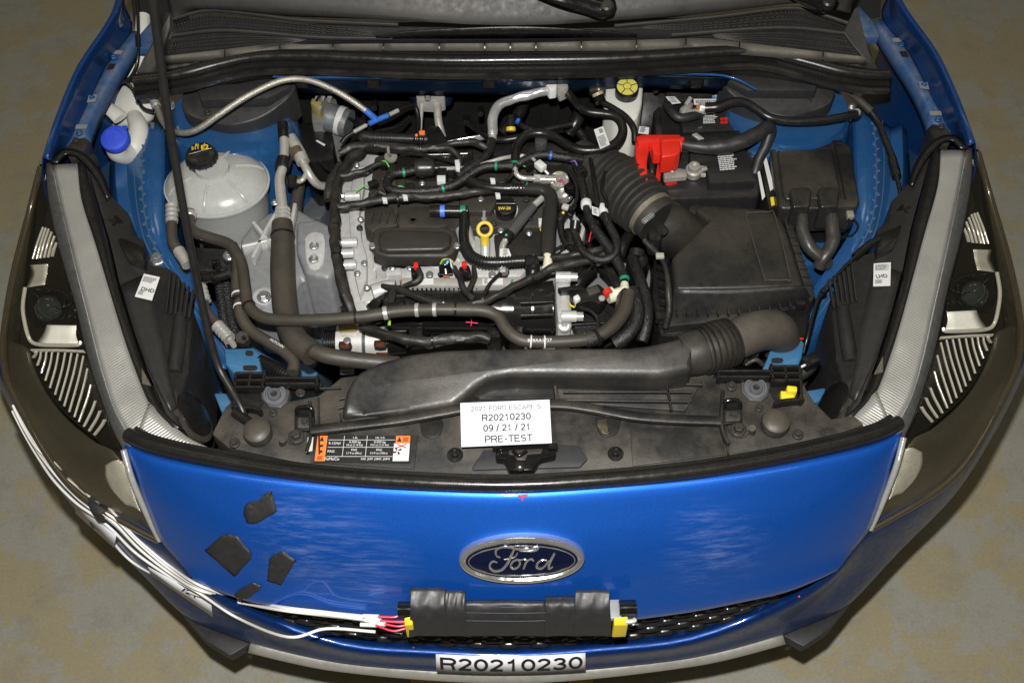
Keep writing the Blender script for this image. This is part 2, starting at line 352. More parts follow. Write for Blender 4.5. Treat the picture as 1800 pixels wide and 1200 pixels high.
# ================================================================ floor
def floor_mat():
    m = bpy.data.materials.new('stained_concrete'); m.use_nodes = True; nt = m.node_tree; N = nt.nodes; L = nt.links; b = N['Principled BSDF']
    tc = N.new('ShaderNodeTexCoord')
    def nz(s, d, r=.6):
        n = N.new('ShaderNodeTexNoise'); n.inputs['Scale'].default_value = s; n.inputs['Detail'].default_value = d; n.inputs['Roughness'].default_value = r; L.new(tc.outputs['Object'], n.inputs['Vector']); return n
    a, c, f = nz(4.2, 15, .76), nz(11, 12, .78), nz(140, 8, .75)
    r1 = N.new('ShaderNodeMapRange'); r1.inputs['From Min'].default_value = .475; r1.inputs['From Max'].default_value = .515; L.new(a.outputs['Fac'], r1.inputs['Value'])
    mx = N.new('ShaderNodeMix'); mx.data_type = 'RGBA'; L.new(r1.outputs[0], mx.inputs['Factor']); mx.inputs['A'].default_value = (.292, .284, .242, 1); mx.inputs['B'].default_value = (.308, .266, .168, 1)
    r2 = N.new('ShaderNodeMapRange'); r2.inputs['From Min'].default_value = .5; r2.inputs['From Max'].default_value = .64; r2.inputs['To Max'].default_value = .75; L.new(c.outputs['Fac'], r2.inputs['Value'])
    mx2 = N.new('ShaderNodeMix'); mx2.data_type = 'RGBA'; L.new(r2.outputs[0], mx2.inputs['Factor']); L.new(mx.outputs['Result'], mx2.inputs['A']); mx2.inputs['B'].default_value = (.235, .225, .180, 1)
    r3 = N.new('ShaderNodeMapRange'); r3.inputs['To Min'].default_value = .62; r3.inputs['To Max'].default_value = 1.38; L.new(f.outputs['Fac'], r3.inputs['Value'])
    sc = N.new('ShaderNodeVectorMath'); sc.operation = 'SCALE'; L.new(mx2.outputs['Result'], sc.inputs[0]); L.new(r3.outputs[0], sc.inputs['Scale']); L.new(sc.outputs[0], b.inputs['Base Color'])
    b.inputs['Roughness'].default_value = .55
    bp = N.new('ShaderNodeBump'); bp.inputs['Strength'].default_value = .25; bp.inputs['Distance'].default_value = .003; L.new(c.outputs['Fac'], bp.inputs['Height']); L.new(bp.outputs[0], b.inputs['Normal'])
    return m
fl = mesh_obj('floor', [(-14, -10, 0), (14, -10, 0), (14, 16, 0), (-14, 16, 0)], [(0, 1, 2, 3)], floor_mat()); fl['kind'] = 'structure'
for q in ([(722, 1188), (838, 1188), (838, 1230), (722, 1230)], [(1000, 1188), (1042, 1188), (1042, 1230), (1000, 1230)]):
    o = card('floor_marking', [(x, y, .004) for x, y in q], YELT, None, .002); o['kind'] = 'structure'
# ================================================================ car bodywork
CAR = thing('car', 'blue car seen from above the front bumper with its hood open', 'car', (900, 700, 0))
def paint_mat():
    m = bpy.data.materials.new('blue_paint_scuffed'); m.use_nodes = True; nt = m.node_tree; N = nt.nodes; L = nt.links; b = N['Principled BSDF']
    tc = N.new('ShaderNodeTexCoord')
    fl_ = N.new('ShaderNodeTexNoise'); fl_.inputs['Scale'].default_value = 1400; fl_.inputs['Detail'].default_value = 1; L.new(tc.outputs['Object'], fl_.inputs['Vector'])
    fr = N.new('ShaderNodeMapRange'); fr.inputs['From Min'].default_value = .35; fr.inputs['From Max'].default_value = .65; fr.inputs['To Min'].default_value = .72; fr.inputs['To Max'].default_value = 1.3; L.new(fl_.outputs['Fac'], fr.inputs['Value'])
    sc = N.new('ShaderNodeVectorMath'); sc.operation = 'SCALE'; sc.inputs[0].default_value = (.008, .118, .60); L.new(fr.outputs[0], sc.inputs['Scale'])
    # scuffs: horizontal streaks inside three worn patches
    mp = N.new('ShaderNodeMapping'); mp.inputs['Scale'].default_value = (2.4, 70, 70); L.new(tc.outputs['Object'], mp.inputs[0])
    st = N.new('ShaderNodeTexNoise'); st.inputs['Scale'].default_value = 1.6; st.inputs['Detail'].default_value = 8; st.inputs['Roughness'].default_value = .68; L.new(mp.outputs[0], st.inputs['Vector'])
    mask = None
    for (c, r) in ((P(560, 975, .83), .15), (P(525, 915, .87), .085), (P(1265, 985, .82), .11), (P(640, 1010, .80), .11), (P(1225, 920, .85), .06)):
        sub = N.new('ShaderNodeVectorMath'); sub.operation = 'DISTANCE'; L.new(tc.outputs['Object'], sub.inputs[0]); sub.inputs[1].default_value = c
        rg = N.new('ShaderNodeMapRange'); rg.inputs['From Min'].default_value = r; rg.inputs['From Max'].default_value = r*.2; rg.inputs['To Min'].default_value = 0; rg.inputs['To Max'].default_value = 1; L.new(sub.outputs['Value'], rg.inputs['Value'])
        if mask is None: mask = rg.outputs[0]
        else:
            mxm = N.new('ShaderNodeMath'); mxm.operation = 'MAXIMUM'; L.new(mask, mxm.inputs[0]); L.new(rg.outputs[0], mxm.inputs[1]); mask = mxm.outputs[0]
    sm = N.new('ShaderNodeMapRange'); sm.inputs['From Min'].default_value = .46; sm.inputs['From Max'].default_value = .74; L.new(st.outputs['Fac'], sm.inputs['Value'])
    mu = N.new('ShaderNodeMath'); mu.operation = 'MULTIPLY'; L.new(sm.outputs[0], mu.inputs[0]); L.new(mask, mu.inputs[1])
    mu2 = N.new('ShaderNodeMath'); mu2.operation = 'MULTIPLY'; L.new(mu.outputs[0], mu2.inputs[0]); mu2.inputs[1].default_value = .38
    mx = N.new('ShaderNodeMix'); mx.data_type = 'RGBA'; L.new(mu2.outputs[0], mx.inputs['Factor']); L.new(sc.outputs[0], mx.inputs['A']); mx.inputs['B'].default_value = (.42, .44, .47, 1)
    L.new(mx.outputs['Result'], b.inputs['Base Color'])
    mt = N.new('ShaderNodeMapRange'); mt.inputs['To Min'].default_value = .66; mt.inputs['To Max'].default_value = 0; L.new(mu2.outputs[0], mt.inputs['Value']); L.new(mt.outputs[0], b.inputs['Metallic'])
    b.inputs['Roughness'].default_value = .45; b.inputs['Coat Weight'].default_value = 1; b.inputs['Coat Roughness'].default_value = .05
    return m
PAINT = paint_mat()
def lerp3(a, b, t): return tuple(a[i]+(b[i]-a[i])*t for i in range(3))
def sym_rows(rows, pair=True):
    """rows traced on the left, from the outside to the centre line -> full rows mirrored about the car's centre."""
    out = []
    for r in rows:
        p = pts(r); p[-1].x = 0; out.append(p+[mir(v) for v in p[-2::-1]])
    return out
TOP = [(219, 787, .885), (262, 806, .895), (346, 824, .905), (470, 843, .915), (600, 856, .92), (760, 864, .925), (915, 867, .926)]
BOT = [(344, 1021, .695), (378, 1036, .694), (435, 1056, .692), (520, 1072, .69), (610, 1086, .69), (760, 1100, .69), (917, 1106, .69)]
EDG = [(219, 787, .885), (240, 850, .835), (262, 905, .78), (281, 948, .735), (312, 985, .71), (344, 1021, .695)]
rows = []
for k in range(6):
    t = k/5; row = []
    for a, b in zip(TOP, BOT):
        q = lerp3(a, b, t); row.append((q[0], q[1], q[2]+.022*math.sin(math.pi*t)))
    e0 = lerp3(TOP[0], BOT[0], t); e1 = EDG[k]
    for i in range(len(row)-1):
        f = max(0, 1-i/3.)**1.3; row[i] = tuple(row[i][j]+(e1[j]-(e0[j] if j < 2 else e0[2]+.022*math.sin(math.pi*t)))*f for j in range(3))
    rows.append(row)
fas = sym_rows(rows)
# a small rolled lip above the top edge and a tuck under the lower edge
lip = [v+V((0, .02, -.012)) for v in fas[0]]; tuck = [v+V((0, .03, -.02)) for v in fas[-1]]
FASC = loft('bumper_fascia', [lip]+fas+[tuck], PAINT, CAR, 4, 4, .003)
def fz(py):
    t = (py-867)/(1106-867); return .926-.236*t+.022*math.sin(math.pi*t)
# lower bumper, corner to corner
U = [(-6, 640, .745), (14, 680, .735), (50, 748, .73), (110, 842, .725), (200, 908, .72), (284, 952, .715), (350, 1026, .675), (440, 1080, .60), (600, 1136, .55), (760, 1150, .535), (917, 1155, .53)]
M_ = [(-2, 662, .62), (22, 712, .61), (62, 785, .60), (124, 876, .60), (215, 955, .59), (300, 1015, .575), (370, 1062, .55), (455, 1108, .51), (600, 1150, .48), (760, 1165, .47), (917, 1170, .47)]
B_ = [(4, 676, .47), (32, 732, .47), (76, 806, .46), (142, 898, .455), (232, 985, .45), (322, 1076, .44), (392, 1110, .43), (468, 1134, .43), (600, 1161, .43), (760, 1175, .43), (917, 1180, .43)]
K_ = [tuple((*a[:2], .36)) for a in B_]
under = [P(*a)+V((0, .05, -.09)) for a in B_]; under[-1].x = 0
low = sym_rows([U, M_, B_]); low.append([v+V((0, .07, -.10)) for v in low[-1]])
back = [v+V((0, .03, -.008)) for v in low[0]]
LOWB = loft('lower_bumper', [back]+low, mat('blue_paint_low_shaded', (.0035, .034, .165), .42, metal=.6, coat=.2, vary=.1), CAR, 4, 4, .003)  # darker copy of the body blue, carrying the shade of the downturned faces
SK0 = [(441, 1131, .42), (520, 1150, .42), (600, 1163, .42), (760, 1178, .42), (917, 1182, .42)]
SK1 = [(436, 1143, .40), (520, 1163, .40), (600, 1177, .40), (760, 1192, .40), (917, 1197, .40)]
sk = sym_rows([SK0, SK1]); sk = [[v+V((0, .02, 0)) for v in sk[0]], [v+V((0, -.004, .004)) for v in sk[0]], [v+V((0, -.002, 0)) for v in sk[1]], [v+V((0, .04, -.02)) for v in sk[1]]]
loft('skid_strip', sk, SILV, CAR, 4, 3, .002)
fp = prism('corner_flap', [(318, 1076), (345, 1092), (392, 1112), (441, 1130), (404, 1152), (360, 1125)], .43, .405, mat('black_flap', (.014, .015, .017), .55, dust=.3), CAR, .003); mirrored(fp, CAR)
# grille: a dark back panel and wavy bars
GT = [(420, 1062, .665), (470, 1074, .66), (540, 1086, .655), (640, 1100, .65), (780, 1112, .65), (917, 1117, .65)]
GB = [(455, 1090, .58), (500, 1108, .57), (560, 1126, .56), (650, 1140, .55), (780, 1150, .54), (917, 1154, .54)]
gb = sym_rows([GT, GB])
GR = loft('grille', [[v+V((0, .035, .02)) for v in gb[0]], [v+V((0, .075, 0)) for v in gb[0]], [v+V((0, .085, 0)) for v in gb[1]], [v+V((0, .02, -.03)) for v in gb[1]]], mat('grille_black', (.008, .008, .009), .4), CAR, 4, 1)
gl = [cr([tuple(v) for v in r], 40) for r in gb]
for k in range(5):
    t = .02+k*.235; path = []
    for i in range(0, len(gl[0])):
        a = V(gl[0][i]).lerp(V(gl[1][i]), t); ph = ((a.x/.057)+(k % 2)*.5) % 1
        wv = max(-1, min(1, 1.7*math.sin(2*math.pi*ph))); path.append(a+V((0, .022+.003*wv, -.0055*wv)))
    path, _, _ = resample(path, [1]*len(path), .003)
    a, b = .0062, .0030
    sweep('grille_bar', path, [1]*len(path), [(a, b*.4), (a*.6, b), (-a*.6, b), (-a, b*.4), (-a, -b), (a, -b)], mat('grille_gloss', (.014, .014, .015), .22), GR, up=V((0, -.5, .85)), ang=50)
# red marker dots and the centre mark
TREES = [surf_tree(FASC), surf_tree(LOWB)]
for q in ((727, 1139), (1405, 1047), (1627, 891), (1484, 1011)):
    h_ = on_surf(TREES, *q, 0)
    if h_: ball('marker_dot', h_, .0033, REDI, CAR, n=8)
# emblem
EC = P(917, 979, fz(979)); EY = (P(917, 939, fz(939))-P(917, 1019, fz(1019))).normalized(); EX = V((1, 0, 0)); EN = EX.cross(EY).normalized(); EC = EC+EN*.004
EA = (P(1028, 979, fz(979))-P(807, 979, fz(979))).length/2; EB = (P(917, 939, fz(939))-P(917, 1021, fz(1021))).length/2
def on_emb(px, py, lift=.0):
    d = FW+RT*((px-900)/FPX)+UP*((600-py)/FPX); c = EC+EN*lift; t = (c-EYE).dot(EN)/d.dot(EN); return EYE+d*t
def oval(name, prof, m, parent, n=72):
    vs, fs = [], []
    for s, h in prof:
        for i in range(n):
            t = 2*math.pi*i/n; vs.append(EC+EX*(EA-s)*math.cos(t)+EY*(EB-s)*math.sin(t)+EN*h)
    for k in range(len(prof)-1):
        for i in range(n): fs.append((k*n+i, k*n+(i+1) % n, (k+1)*n+(i+1) % n, (k+1)*n+i))
    fs.append(tuple((len(prof)-1)*n+i for i in range(n))); return mesh_obj(name, vs, fs, m, parent, 30)
EMB = oval('emblem', [(0, -.012), (0, .004), (.002, .0075), (.005, .0085), (.008, .0085), (.0115, .006), (.012, .0045)], CHROME, CAR)
oval('oval_field', [(.0115, .004), (.0118, .0055), (.03, .0075), (.042, .008)], mat('emblem_navy', (.003, .005, .022), .12, coat=1., vary=.03), EMB)
n = 72; vs, fs = [], []
for s, h in ((.0155, .006), (.0155, .0075), (.017, .0077), (.017, .006)):
    for i in range(n): t = 2*math.pi*i/n; vs.append(EC+EX*(EA-s)*math.cos(t)+EY*(EB-s)*math.sin(t)+EN*h)
for k in range(3):
    for i in range(n): fs.append((k*n+i, k*n+(i+1) % n, (k+1)*n+(i+1) % n, (k+1)*n+i))
mesh_obj('oval_line', vs, fs, CHROME, EMB)
def stroke(pp, r):
    L = [on_emb(600+x/3, 850+y/3, .0085) for x, y in pp]; tube('letter_stroke', L, [a*.74 for a in r], CHROME, EMB, n=8, res=6)
stroke([(838, 388), (818, 378), (815, 352), (838, 336), (880, 334), (930, 344), (985, 346), (1020, 338), (1040, 334), (1028, 350), (990, 356), (940, 354)], [1.6, 2, 2.4, 2.6, 2.6, 2.6, 3, 3, 1.6, 2, 1.8, 1.2])
stroke([(912, 342), (892, 385), (872, 425), (845, 453), (810, 460), (787, 446), (784, 424), (800, 408), (822, 414)], [2, 2.8, 3, 2.8, 2.6, 2.6, 2.4, 2.0, 1.4])
stroke([(858, 398), (885, 394), (916, 384), (930, 362)], [1.4, 2, 1.8, 1.2])
stroke([(925, 398), (902, 412), (894, 432), (904, 447), (924, 444), (940, 426), (940, 408), (925, 398), (948, 400), (962, 398)], [2, 2.4, 2.6, 2.4, 2.2, 2.4, 2.2, 1.8, 1.3, 1.2])
stroke([(962, 396), (976, 402), (968, 428), (960, 448)], [1.5, 2.2, 2.4, 2])
stroke([(968, 424), (986, 402), (1004, 396), (1014, 406)], [1.4, 1.8, 2.2, 2])
stroke([(1082, 402), (1056, 402), (1034, 420), (1032, 440), (1050, 448), (1074, 432), (1092, 404)], [2, 2.4, 2.6, 2.6, 2.4, 2.2, 2])
stroke([(1124, 366), (1106, 400), (1094, 430), (1096, 447), (1116, 436)], [2.4, 2.6, 2.6, 2.2, 1.4])
# red T mark on the top edge of the fascia
for L in ([(910, 872, .926), (928, 871, .926)], [(918, 871, .926), (918, 880, .918)]):
    bar('marker_stroke', [P(*a)+V((0, -.001, .0035)) for a in L], 3, .0015, REDI, CAR, straight=True)
# ---------------------------------------------------------------- fenders
FT = [(214, -60, 1.055), (206, 0, 1.05), (187, 43, 1.04), (140, 113, 1.02), (110, 180, 1.0), (90, 235, .985), (77, 278, .97)]
FI = [(228, -55, .99), (218, 5, .98), (232, 52, .955), (188, 112, .945), (161, 167, .935), (134, 222, .925), (114, 262, .915)]
FE = [(300, -55, .967), (272, 5, .962), (246, 60, .952), (214, 114, .942), (186, 160, .932), (166, 200, .922), (150, 245, .912)]
ft, fi, fe = pts(FT), pts(FI), pts(FE)
FM = mat('fender_blue_shaded', (.004, .042, .17), .4, metal=.45, coat=.4, dust=.15, dcol=(.1, .1, .1), vary=.06)  # body blue darkened: the inner wall's shadows are put into this colour
outer = [[v+V((-.03, 0, -.10)) for v in ft], [v+V((-.04, 0, -.35)) for v in ft], [v+V((.0, 0, -.6)) for v in ft]]
fen = loft('fender', [outer[2], outer[1], outer[0], [v+V((-.006, 0, -.012)) for v in ft], ft, [v+V((.008, 0, -.006)) for v in ft], [(a*.5+b*.5)+V((-.004, 0, -.02)) for a, b in zip(ft, fi)], fi], FM, CAR, 4, 3, .0015)
fen2 = mirrored(fen, CAR)
LED = mat('flange_blue_dusty', (.013, .075, .22), .42, metal=.2, dust=.8, dcol=(.17, .17, .165), dscale=30)
fi, fe = fi[2:], fe[2:]
flg = loft('fender_flange', [[v+V((-.004, 0, -.003)) for v in fi], [a.lerp(b, .5)+V((0, 0, .002)) for a, b in zip(fi, fe)], fe, [v+V((.003, 0, -.03)) for v in fe]], LED, CAR, 4, 2, .0015)
flg2 = mirrored(flg, CAR)
PAD = mat('bare_patch', (.34, .33, .31), .5, metal=.3, dust=.4)
for par, mf in ((flg, lambda v: v), (flg2, mir)):
    for (x, y, z, r) in ((200, 100, .953, 6.5), (162, 172, .941, 6), (139, 233, .930, 6.5)):
        bolt(mf(P(x, y, z)), r, mat('bolt_blue', (.03, .11, .24), .4, metal=.4), par)
    for q in ([(197, 88), (216, 89), (213, 95), (194, 95)], [(156, 168), (171, 166), (168, 178), (153, 180)], [(134, 219), (154, 219), (152, 226), (132, 226)]):
        card('bare_patch', [mf(P(x, y, .949)) if i < 0 else mf(P(x, y, .954 if q[0][1] < 100 else (.941 if q[0][1] < 180 else .930))) for i, (x, y) in enumerate(q)], PAD, par, .001)
    q = [(192, 112), (203, 112), (198, 121), (187, 121)]
    card('square_hole', [mf(P(x, y, .9495)) for x, y in q], PIT, par, .002)
# rear end of the wing: cross plate joining flange to cowl
wp = prism('wing_bracket', [(246, 60, .952), (272, 30, .955), (300, 70, .95), (285, 86, .945), (238, 85, .948)], .95, .93, LED, CAR, .002); mirrored(wp, CAR)
# ---------------------------------------------------------------- inner wings, rails, bay floor, firewall
IN0 = [(150, 250, .90), (165, 330, .80), (200, 420, .78), (240, 480, .76), (330, 580, .74), (390, 680, .73)]
RO = [(195, 250, .80), (192, 330, .80), (203, 400, .80), (230, 470, .78), (330, 580, .72), (385, 660, .70)]
R1 = [(222, 245, .815), (225, 330, .815), (238, 400, .81), (262, 460, .79), (350, 570, .73), (405, 650, .71)]
R2 = [(262, 215, .84), (256, 300, .84), (262, 390, .83), (288, 450, .81), (366, 560, .74), (418, 645, .715)]
R3 = [(284, 220, .835), (284, 300, .835), (285, 390, .825), (300, 440, .805), (380, 552, .735), (432, 640, .71)]
r0, r1, r2, r3 = pts(RO), pts(R1), pts(R2), pts(R3)
rail = loft('inner_wing_rail', [[v+V((-.02, 0, -.25)) for v in r0], r0, r1, r2, r3, [v+V((.012, 0, -.02)) for v in r3], [v+V((.012, 0, -.3)) for v in r3]], BLUEI, CAR, 5, 2, .0015, ang=40)
rail2 = mirrored(rail, CAR)
WELD = mat('weld_seam', (.045, .10, .19), .5, metal=.2, dust=.4, dcol=(.16, .17, .17))
for par, mf in ((rail, lambda v: v), (rail2, mir)):
    line = [mf(a.lerp(b, .2)+V((0, 0, .001))) for a, b in zip(r2, r1)]
    bar('weld_seam', line, 2.2, .003, WELD, par)
    lp_ = [V(a) for a in cr([tuple(v) for v in line], 8)]; lp_, _, _ = resample(lp_, [1]*len(lp_), .0155)
    for k, c in enumerate(lp_[:24]):
        box('seam_tab', c+V((.0035 if k % 2 else -.0035, 0, .001)), .0075, .0055 if k % 3 else .011, .005, WELD, par, .0015, rz=.5 if k % 2 else -.3)
    bar('panel_crease', [mf(a.lerp(b, .62)+V((0, 0, .0005))) for a, b in zip(r2, r1)], 1.6, .003, WELD, par)
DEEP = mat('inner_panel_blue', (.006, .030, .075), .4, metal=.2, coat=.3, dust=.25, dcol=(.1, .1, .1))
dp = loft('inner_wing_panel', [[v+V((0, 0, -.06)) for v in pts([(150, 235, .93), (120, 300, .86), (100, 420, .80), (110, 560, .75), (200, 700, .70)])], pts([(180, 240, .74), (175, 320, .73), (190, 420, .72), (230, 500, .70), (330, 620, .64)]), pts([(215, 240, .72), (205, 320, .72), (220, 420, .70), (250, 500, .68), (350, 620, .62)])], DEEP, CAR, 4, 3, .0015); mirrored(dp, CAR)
# strut towers: blue domes with black covers
def tower(mf, first):
    c = P(400, 190, .90); vs, fs = [], []; n = 40; pr = [(.118, -.02), (.128, -.05), (.132, -.12), (.14, -.3)]
    vs = [c+V((r*math.cos(2*math.pi*i/n)*1.08, r*math.sin(2*math.pi*i/n), h)) for r, h in pr for i in range(n)]
    fs = [(k*n+i, k*n+(i+1) % n, (k+1)*n+(i+1) % n, (k+1)*n+i) for k in range(3) for i in range(n)]+[tuple(range(n))]
    return mesh_obj('strut_tower', [mf(v) for v in vs], fs, BLUEI, CAR, 40)
T1, T2 = tower(lambda v: v, True), tower(mir, False)
COV = [(318, 182, .925), (322, 160, .93), (332, 145, .935), (360, 140, .94), (430, 136, .945), (500, 140, .945), (520, 150, .94), (512, 165, .935), (498, 180, .925), (470, 200, .915), (440, 213, .91), (400, 220, .905), (360, 212, .905), (330, 200, .915)]
DCOV = mat('tower_cover', (.016, .0165, .0175), .5, dust=.35, bump=.2)
cov = prism('tower_cover', COV, .92, .86, DCOV, CAR, .004, 2, curve=3)
cov2 = mirrored(cov, CAR)
for par, mf in ((cov, lambda v: v), (cov2, mir)):
    rs = prism('raised_web', [(345, 150, .95), (500, 142, .955), (512, 152, .95), (470, 172, .945), (352, 176, .942)], .95, .92, DCOV, par, .004)
    if mf is mir:
        me = rs.data; me.transform(Matrix.Scale(-1, 4, V((1, 0, 0)))); me.flip_normals()
    bolt(mf(P(365, 197, .912)), 8, BOLTB, par)
    lathe('cover_hole', mf(P(422, 193, .9095)), (0, 0, 1), [(.010, 0), (.010, .004), (.007, .004), (.007, .001)], BLUEI, par, 16)
    for x, y in ((357, 158), (450, 147)): box('slot', mf(P(x, y, .951)), .012, .005, .004, PIT, par, .001)
# bay floor and firewall
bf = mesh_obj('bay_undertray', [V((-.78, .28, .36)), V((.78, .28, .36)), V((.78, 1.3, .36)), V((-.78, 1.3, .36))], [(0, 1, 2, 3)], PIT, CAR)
fw = loft('firewall', [[V((x, 1.26, z)) for x in (-.72, -.3, .3, .72)] for z in (.35, .6, .8, .965)], mat('firewall_mat', (.010, .010, .010), .42, dust=.2), CAR, 3, 4, .004)
loft('firewall_top', [[V((x, 1.27, .968)) for x in (-.72, 0, .72)], [V((x, 1.125, .957)) for x in (-.72, 0, .72)]], BLKC, CAR, 3, 2, .003)
# blue edge of the firewall flange, with notches
e0 = [(520, 137, .965), (700, 138, .966), (900, 140, .966), (1060, 134, .966), (1120, 132, .966), (1290, 137, .962)]
e1 = [(520, 146, .945), (700, 148, .945), (900, 149, .945), (1060, 139, .955), (1120, 136, .955), (1280, 142, .95)]
loft('firewall_flange', [pts(e0), pts(e1), [v+V((0, .004, -.03)) for v in pts(e1)]], mat('flange_dark_blue', (.003, .012, .03), .35, metal=.3, dust=.1), CAR, 5, 2, .002)
bar('flange_edge', [(480, 135, .97), (520, 136, .97), (700, 137, .97), (900, 139, .97), (1100, 132, .97), (1240, 131, .97), (1290, 138, .966), (1330, 158, .96)], 3, .005, BLUEI, CAR)
for x in (530, 655, 860, 1225): prism('flange_notch', [(x-14, 137), (x+14, 137), (x+9, 144), (x-9, 144)], .968, .95, BLKC, CAR, .001)
# ---------------------------------------------------------------- cowl panel, meshes, seal
COWL = mat('cowl_plastic', (.022, .021, .020), .55, dust=.8, dcol=(.115, .103, .084), dscale=5, bump=.2)
TAN = mat('cowl_dusty_ledge', (.05, .045, .037), .65, dust=1.0, dcol=(.19, .168, .130), dscale=6, bump=.2)
CW = thing('windscreen_cowl', 'dusty black plastic cowl panel with mesh vents below the windscreen', 'cowl panel', (900, 60, .95))
A0 = [(285, -60, 1.13), (330, -60, 1.15), (500, -60, 1.17), (900, -60, 1.18), (1300, -60, 1.17), (1480, -60, 1.15), (1530, -60, 1.13)]
A1 = [(296, 10, 1.08), (345, 8, 1.10), (500, 14, 1.11), (900, 38, 1.10), (1250, 14, 1.11), (1430, 0, 1.10), (1500, 0, 1.08)]
A2 = [(300, 44, 1.055), (365, 22, 1.075), (520, 36, 1.075), (900, 44, 1.085), (1150, 40, 1.075), (1380, 12, 1.075), (1495, 30, 1.055)]
A3 = [(305, 62, 1.04), (380, 53, 1.05), (560, 62, 1.05), (900, 60, 1.06), (1180, 55, 1.05), (1370, 48, 1.05), (1485, 58, 1.04)]
A4 = [(283, 104, 1.015), (400, 96, 1.02), (540, 72, 1.03), (900, 68, 1.035), (1250, 64, 1.03), (1390, 86, 1.02), (1520, 104, 1.015)]
loft('upper_panel', [A0, A1, [(x, y-6, z+.004) for x, y, z in A2]], COWL, CW, 5, 4, .003)
BACKC = mat('vent_back', (.006, .006, .006), .8)
loft('vent_back', [[V(v)+V((0, 0, -.014)) for v in pts([(x, y-4, z) for x, y, z in A2])], [V(v)+V((0, 0, -.014)) for v in pts(A3)], [V(v)+V((0, .004, -.016)) for v in pts(A4)]], BACKC, CW, 5, 4, .002)
def vent(q0, q1, nu, nv, name='mesh_vent', th=.0026):
    c0 = [V(a) for a in cr([tuple(v) for v in pts(q0)], 12)]; c1 = [V(a) for a in cr([tuple(v) for v in pts(q1)], 12)]
    def at(c, t): i = t*(len(c)-1); k = min(len(c)-2, int(i)); return c[k].lerp(c[k+1], i-k)
    vs, fs = [], []
    for j in range(nv+1):
        for i in range(nu+1):
            t = min(1, max(0, (i+(.5 if j % 2 else 0))/nu)); vs.append(at(c0, t).lerp(at(c1, t), j/nv))
    for j in range(nv):
        for i in range(nu): fs.append((j*(nu+1)+i, j*(nu+1)+i+1, (j+1)*(nu+1)+i+1, (j+1)*(nu+1)+i))
    o = mesh_obj(name, vs, fs, COWL, CW, smooth=False)
    md = o.modifiers.new('wire', 'WIREFRAME'); md.thickness = th; md.use_even_offset = False; md.use_replace = True
    o['kind'] = 'stuff'; return o
vent([(300, 42, 1.052), (365, 24, 1.07), (450, 30, 1.07), (535, 40, 1.07), (640, 54, 1.065), (665, 59, 1.06)], [(302, 62, 1.038), (380, 54, 1.05), (450, 57, 1.05), (535, 62, 1.05), (640, 66, 1.05), (665, 64, 1.055)], 60, 5)
vent([(303, 64, 1.038), (380, 55, 1.05), (450, 58, 1.05), (540, 66, 1.045)], [(282, 104, 1.014), (390, 97, 1.018), (470, 84, 1.025), (540, 70, 1.035)], 46, 7)
vent([(1110, 44, 1.065), (1160, 40, 1.07), (1250, 33, 1.07), (1380, 18, 1.07), (1420, 24, 1.065), (1484, 46, 1.052)], [(1110, 47, 1.06), (1160, 52, 1.055), (1250, 54, 1.05), (1370, 49, 1.05), (1420, 52, 1.045), (1480, 58, 1.04)], 60, 5)
vent([(1250, 58, 1.048), (1370, 50, 1.05), (1480, 60, 1.038)], [(1256, 66, 1.03), (1390, 86, 1.02), (1512, 100, 1.014)], 44, 7)
# frame ribs round the vents
for L in ([(296, 36, 1.06), (365, 19, 1.078), (450, 26, 1.078), (535, 36, 1.076), (700, 44, 1.08)], [(302, 63, 1.042), (380, 54, 1.054), (450, 57, 1.054), (560, 66, 1.052), (690, 68, 1.052)], [(304, 58, 1.044), (288, 88, 1.026), (282, 106, 1.018)],
          [(1080, 46, 1.075), (1250, 31, 1.075), (1380, 15, 1.077), (1430, 22, 1.07), (1492, 42, 1.058)], [(1180, 62, 1.052), (1370, 49, 1.054), (1484, 59, 1.043)], [(1482, 56, 1.044), (1502, 82, 1.03), (1522, 106, 1.016)]):
    bar('vent_rib', L, 5, .008, COWL, CW)
# dusty ledge of tiles below the vents, and raised centre panel
xs = [283, 395, 492, 585, 674, 772, 852, 897, 942, 1022, 1119, 1206, 1300, 1447, 1522]
def yl(x, e):   # upper / lower edge of the ledge
    u = abs(x-900)/620; return (66+2*u+33*max(0, u-.55)/.45, 90-2*u+26*max(0, u-.5)/.5)[e]
for a, b in zip(xs, xs[1:]):
    a2, b2 = a+1.2, b-1.2
    loft('ledge_tile', [[(a2, yl(a2, 0), 1.03), ((a+b)/2, yl((a+b)/2, 0), 1.03), (b2, yl(b2, 0), 1.03)], [(a2, yl(a2, 1), 1.012), ((a+b)/2, yl((a+b)/2, 1), 1.012), (b2, yl(b2, 1), 1.012)]], TAN, CW, 3, 1, .004)
loft('ledge_base', [[(270, 100, 1.010), (395, 90, 1.016), (492, 68, 1.022), (900, 64, 1.022), (1300, 66, 1.022), (1420, 84, 1.016), (1530, 100, 1.010)], [(262, 132, .994), (395, 114, 1.0), (492, 100, 1.0), (900, 96, 1.0), (1300, 96, 1.0), (1420, 108, 1.0), (1545, 128, .994)]], BLKC, CW, 4, 1, .003)
loft('centre_panel', [[(660, 64, 1.062), (720, 54, 1.075), (900, 46, 1.085), (1040, 52, 1.075), (1120, 60, 1.06)], [(690, 66, 1.052), (740, 66, 1.052), (900, 66, 1.052), (1040, 64, 1.052), (1118, 62, 1.055)]], BLKC, CW, 4, 1, .003)
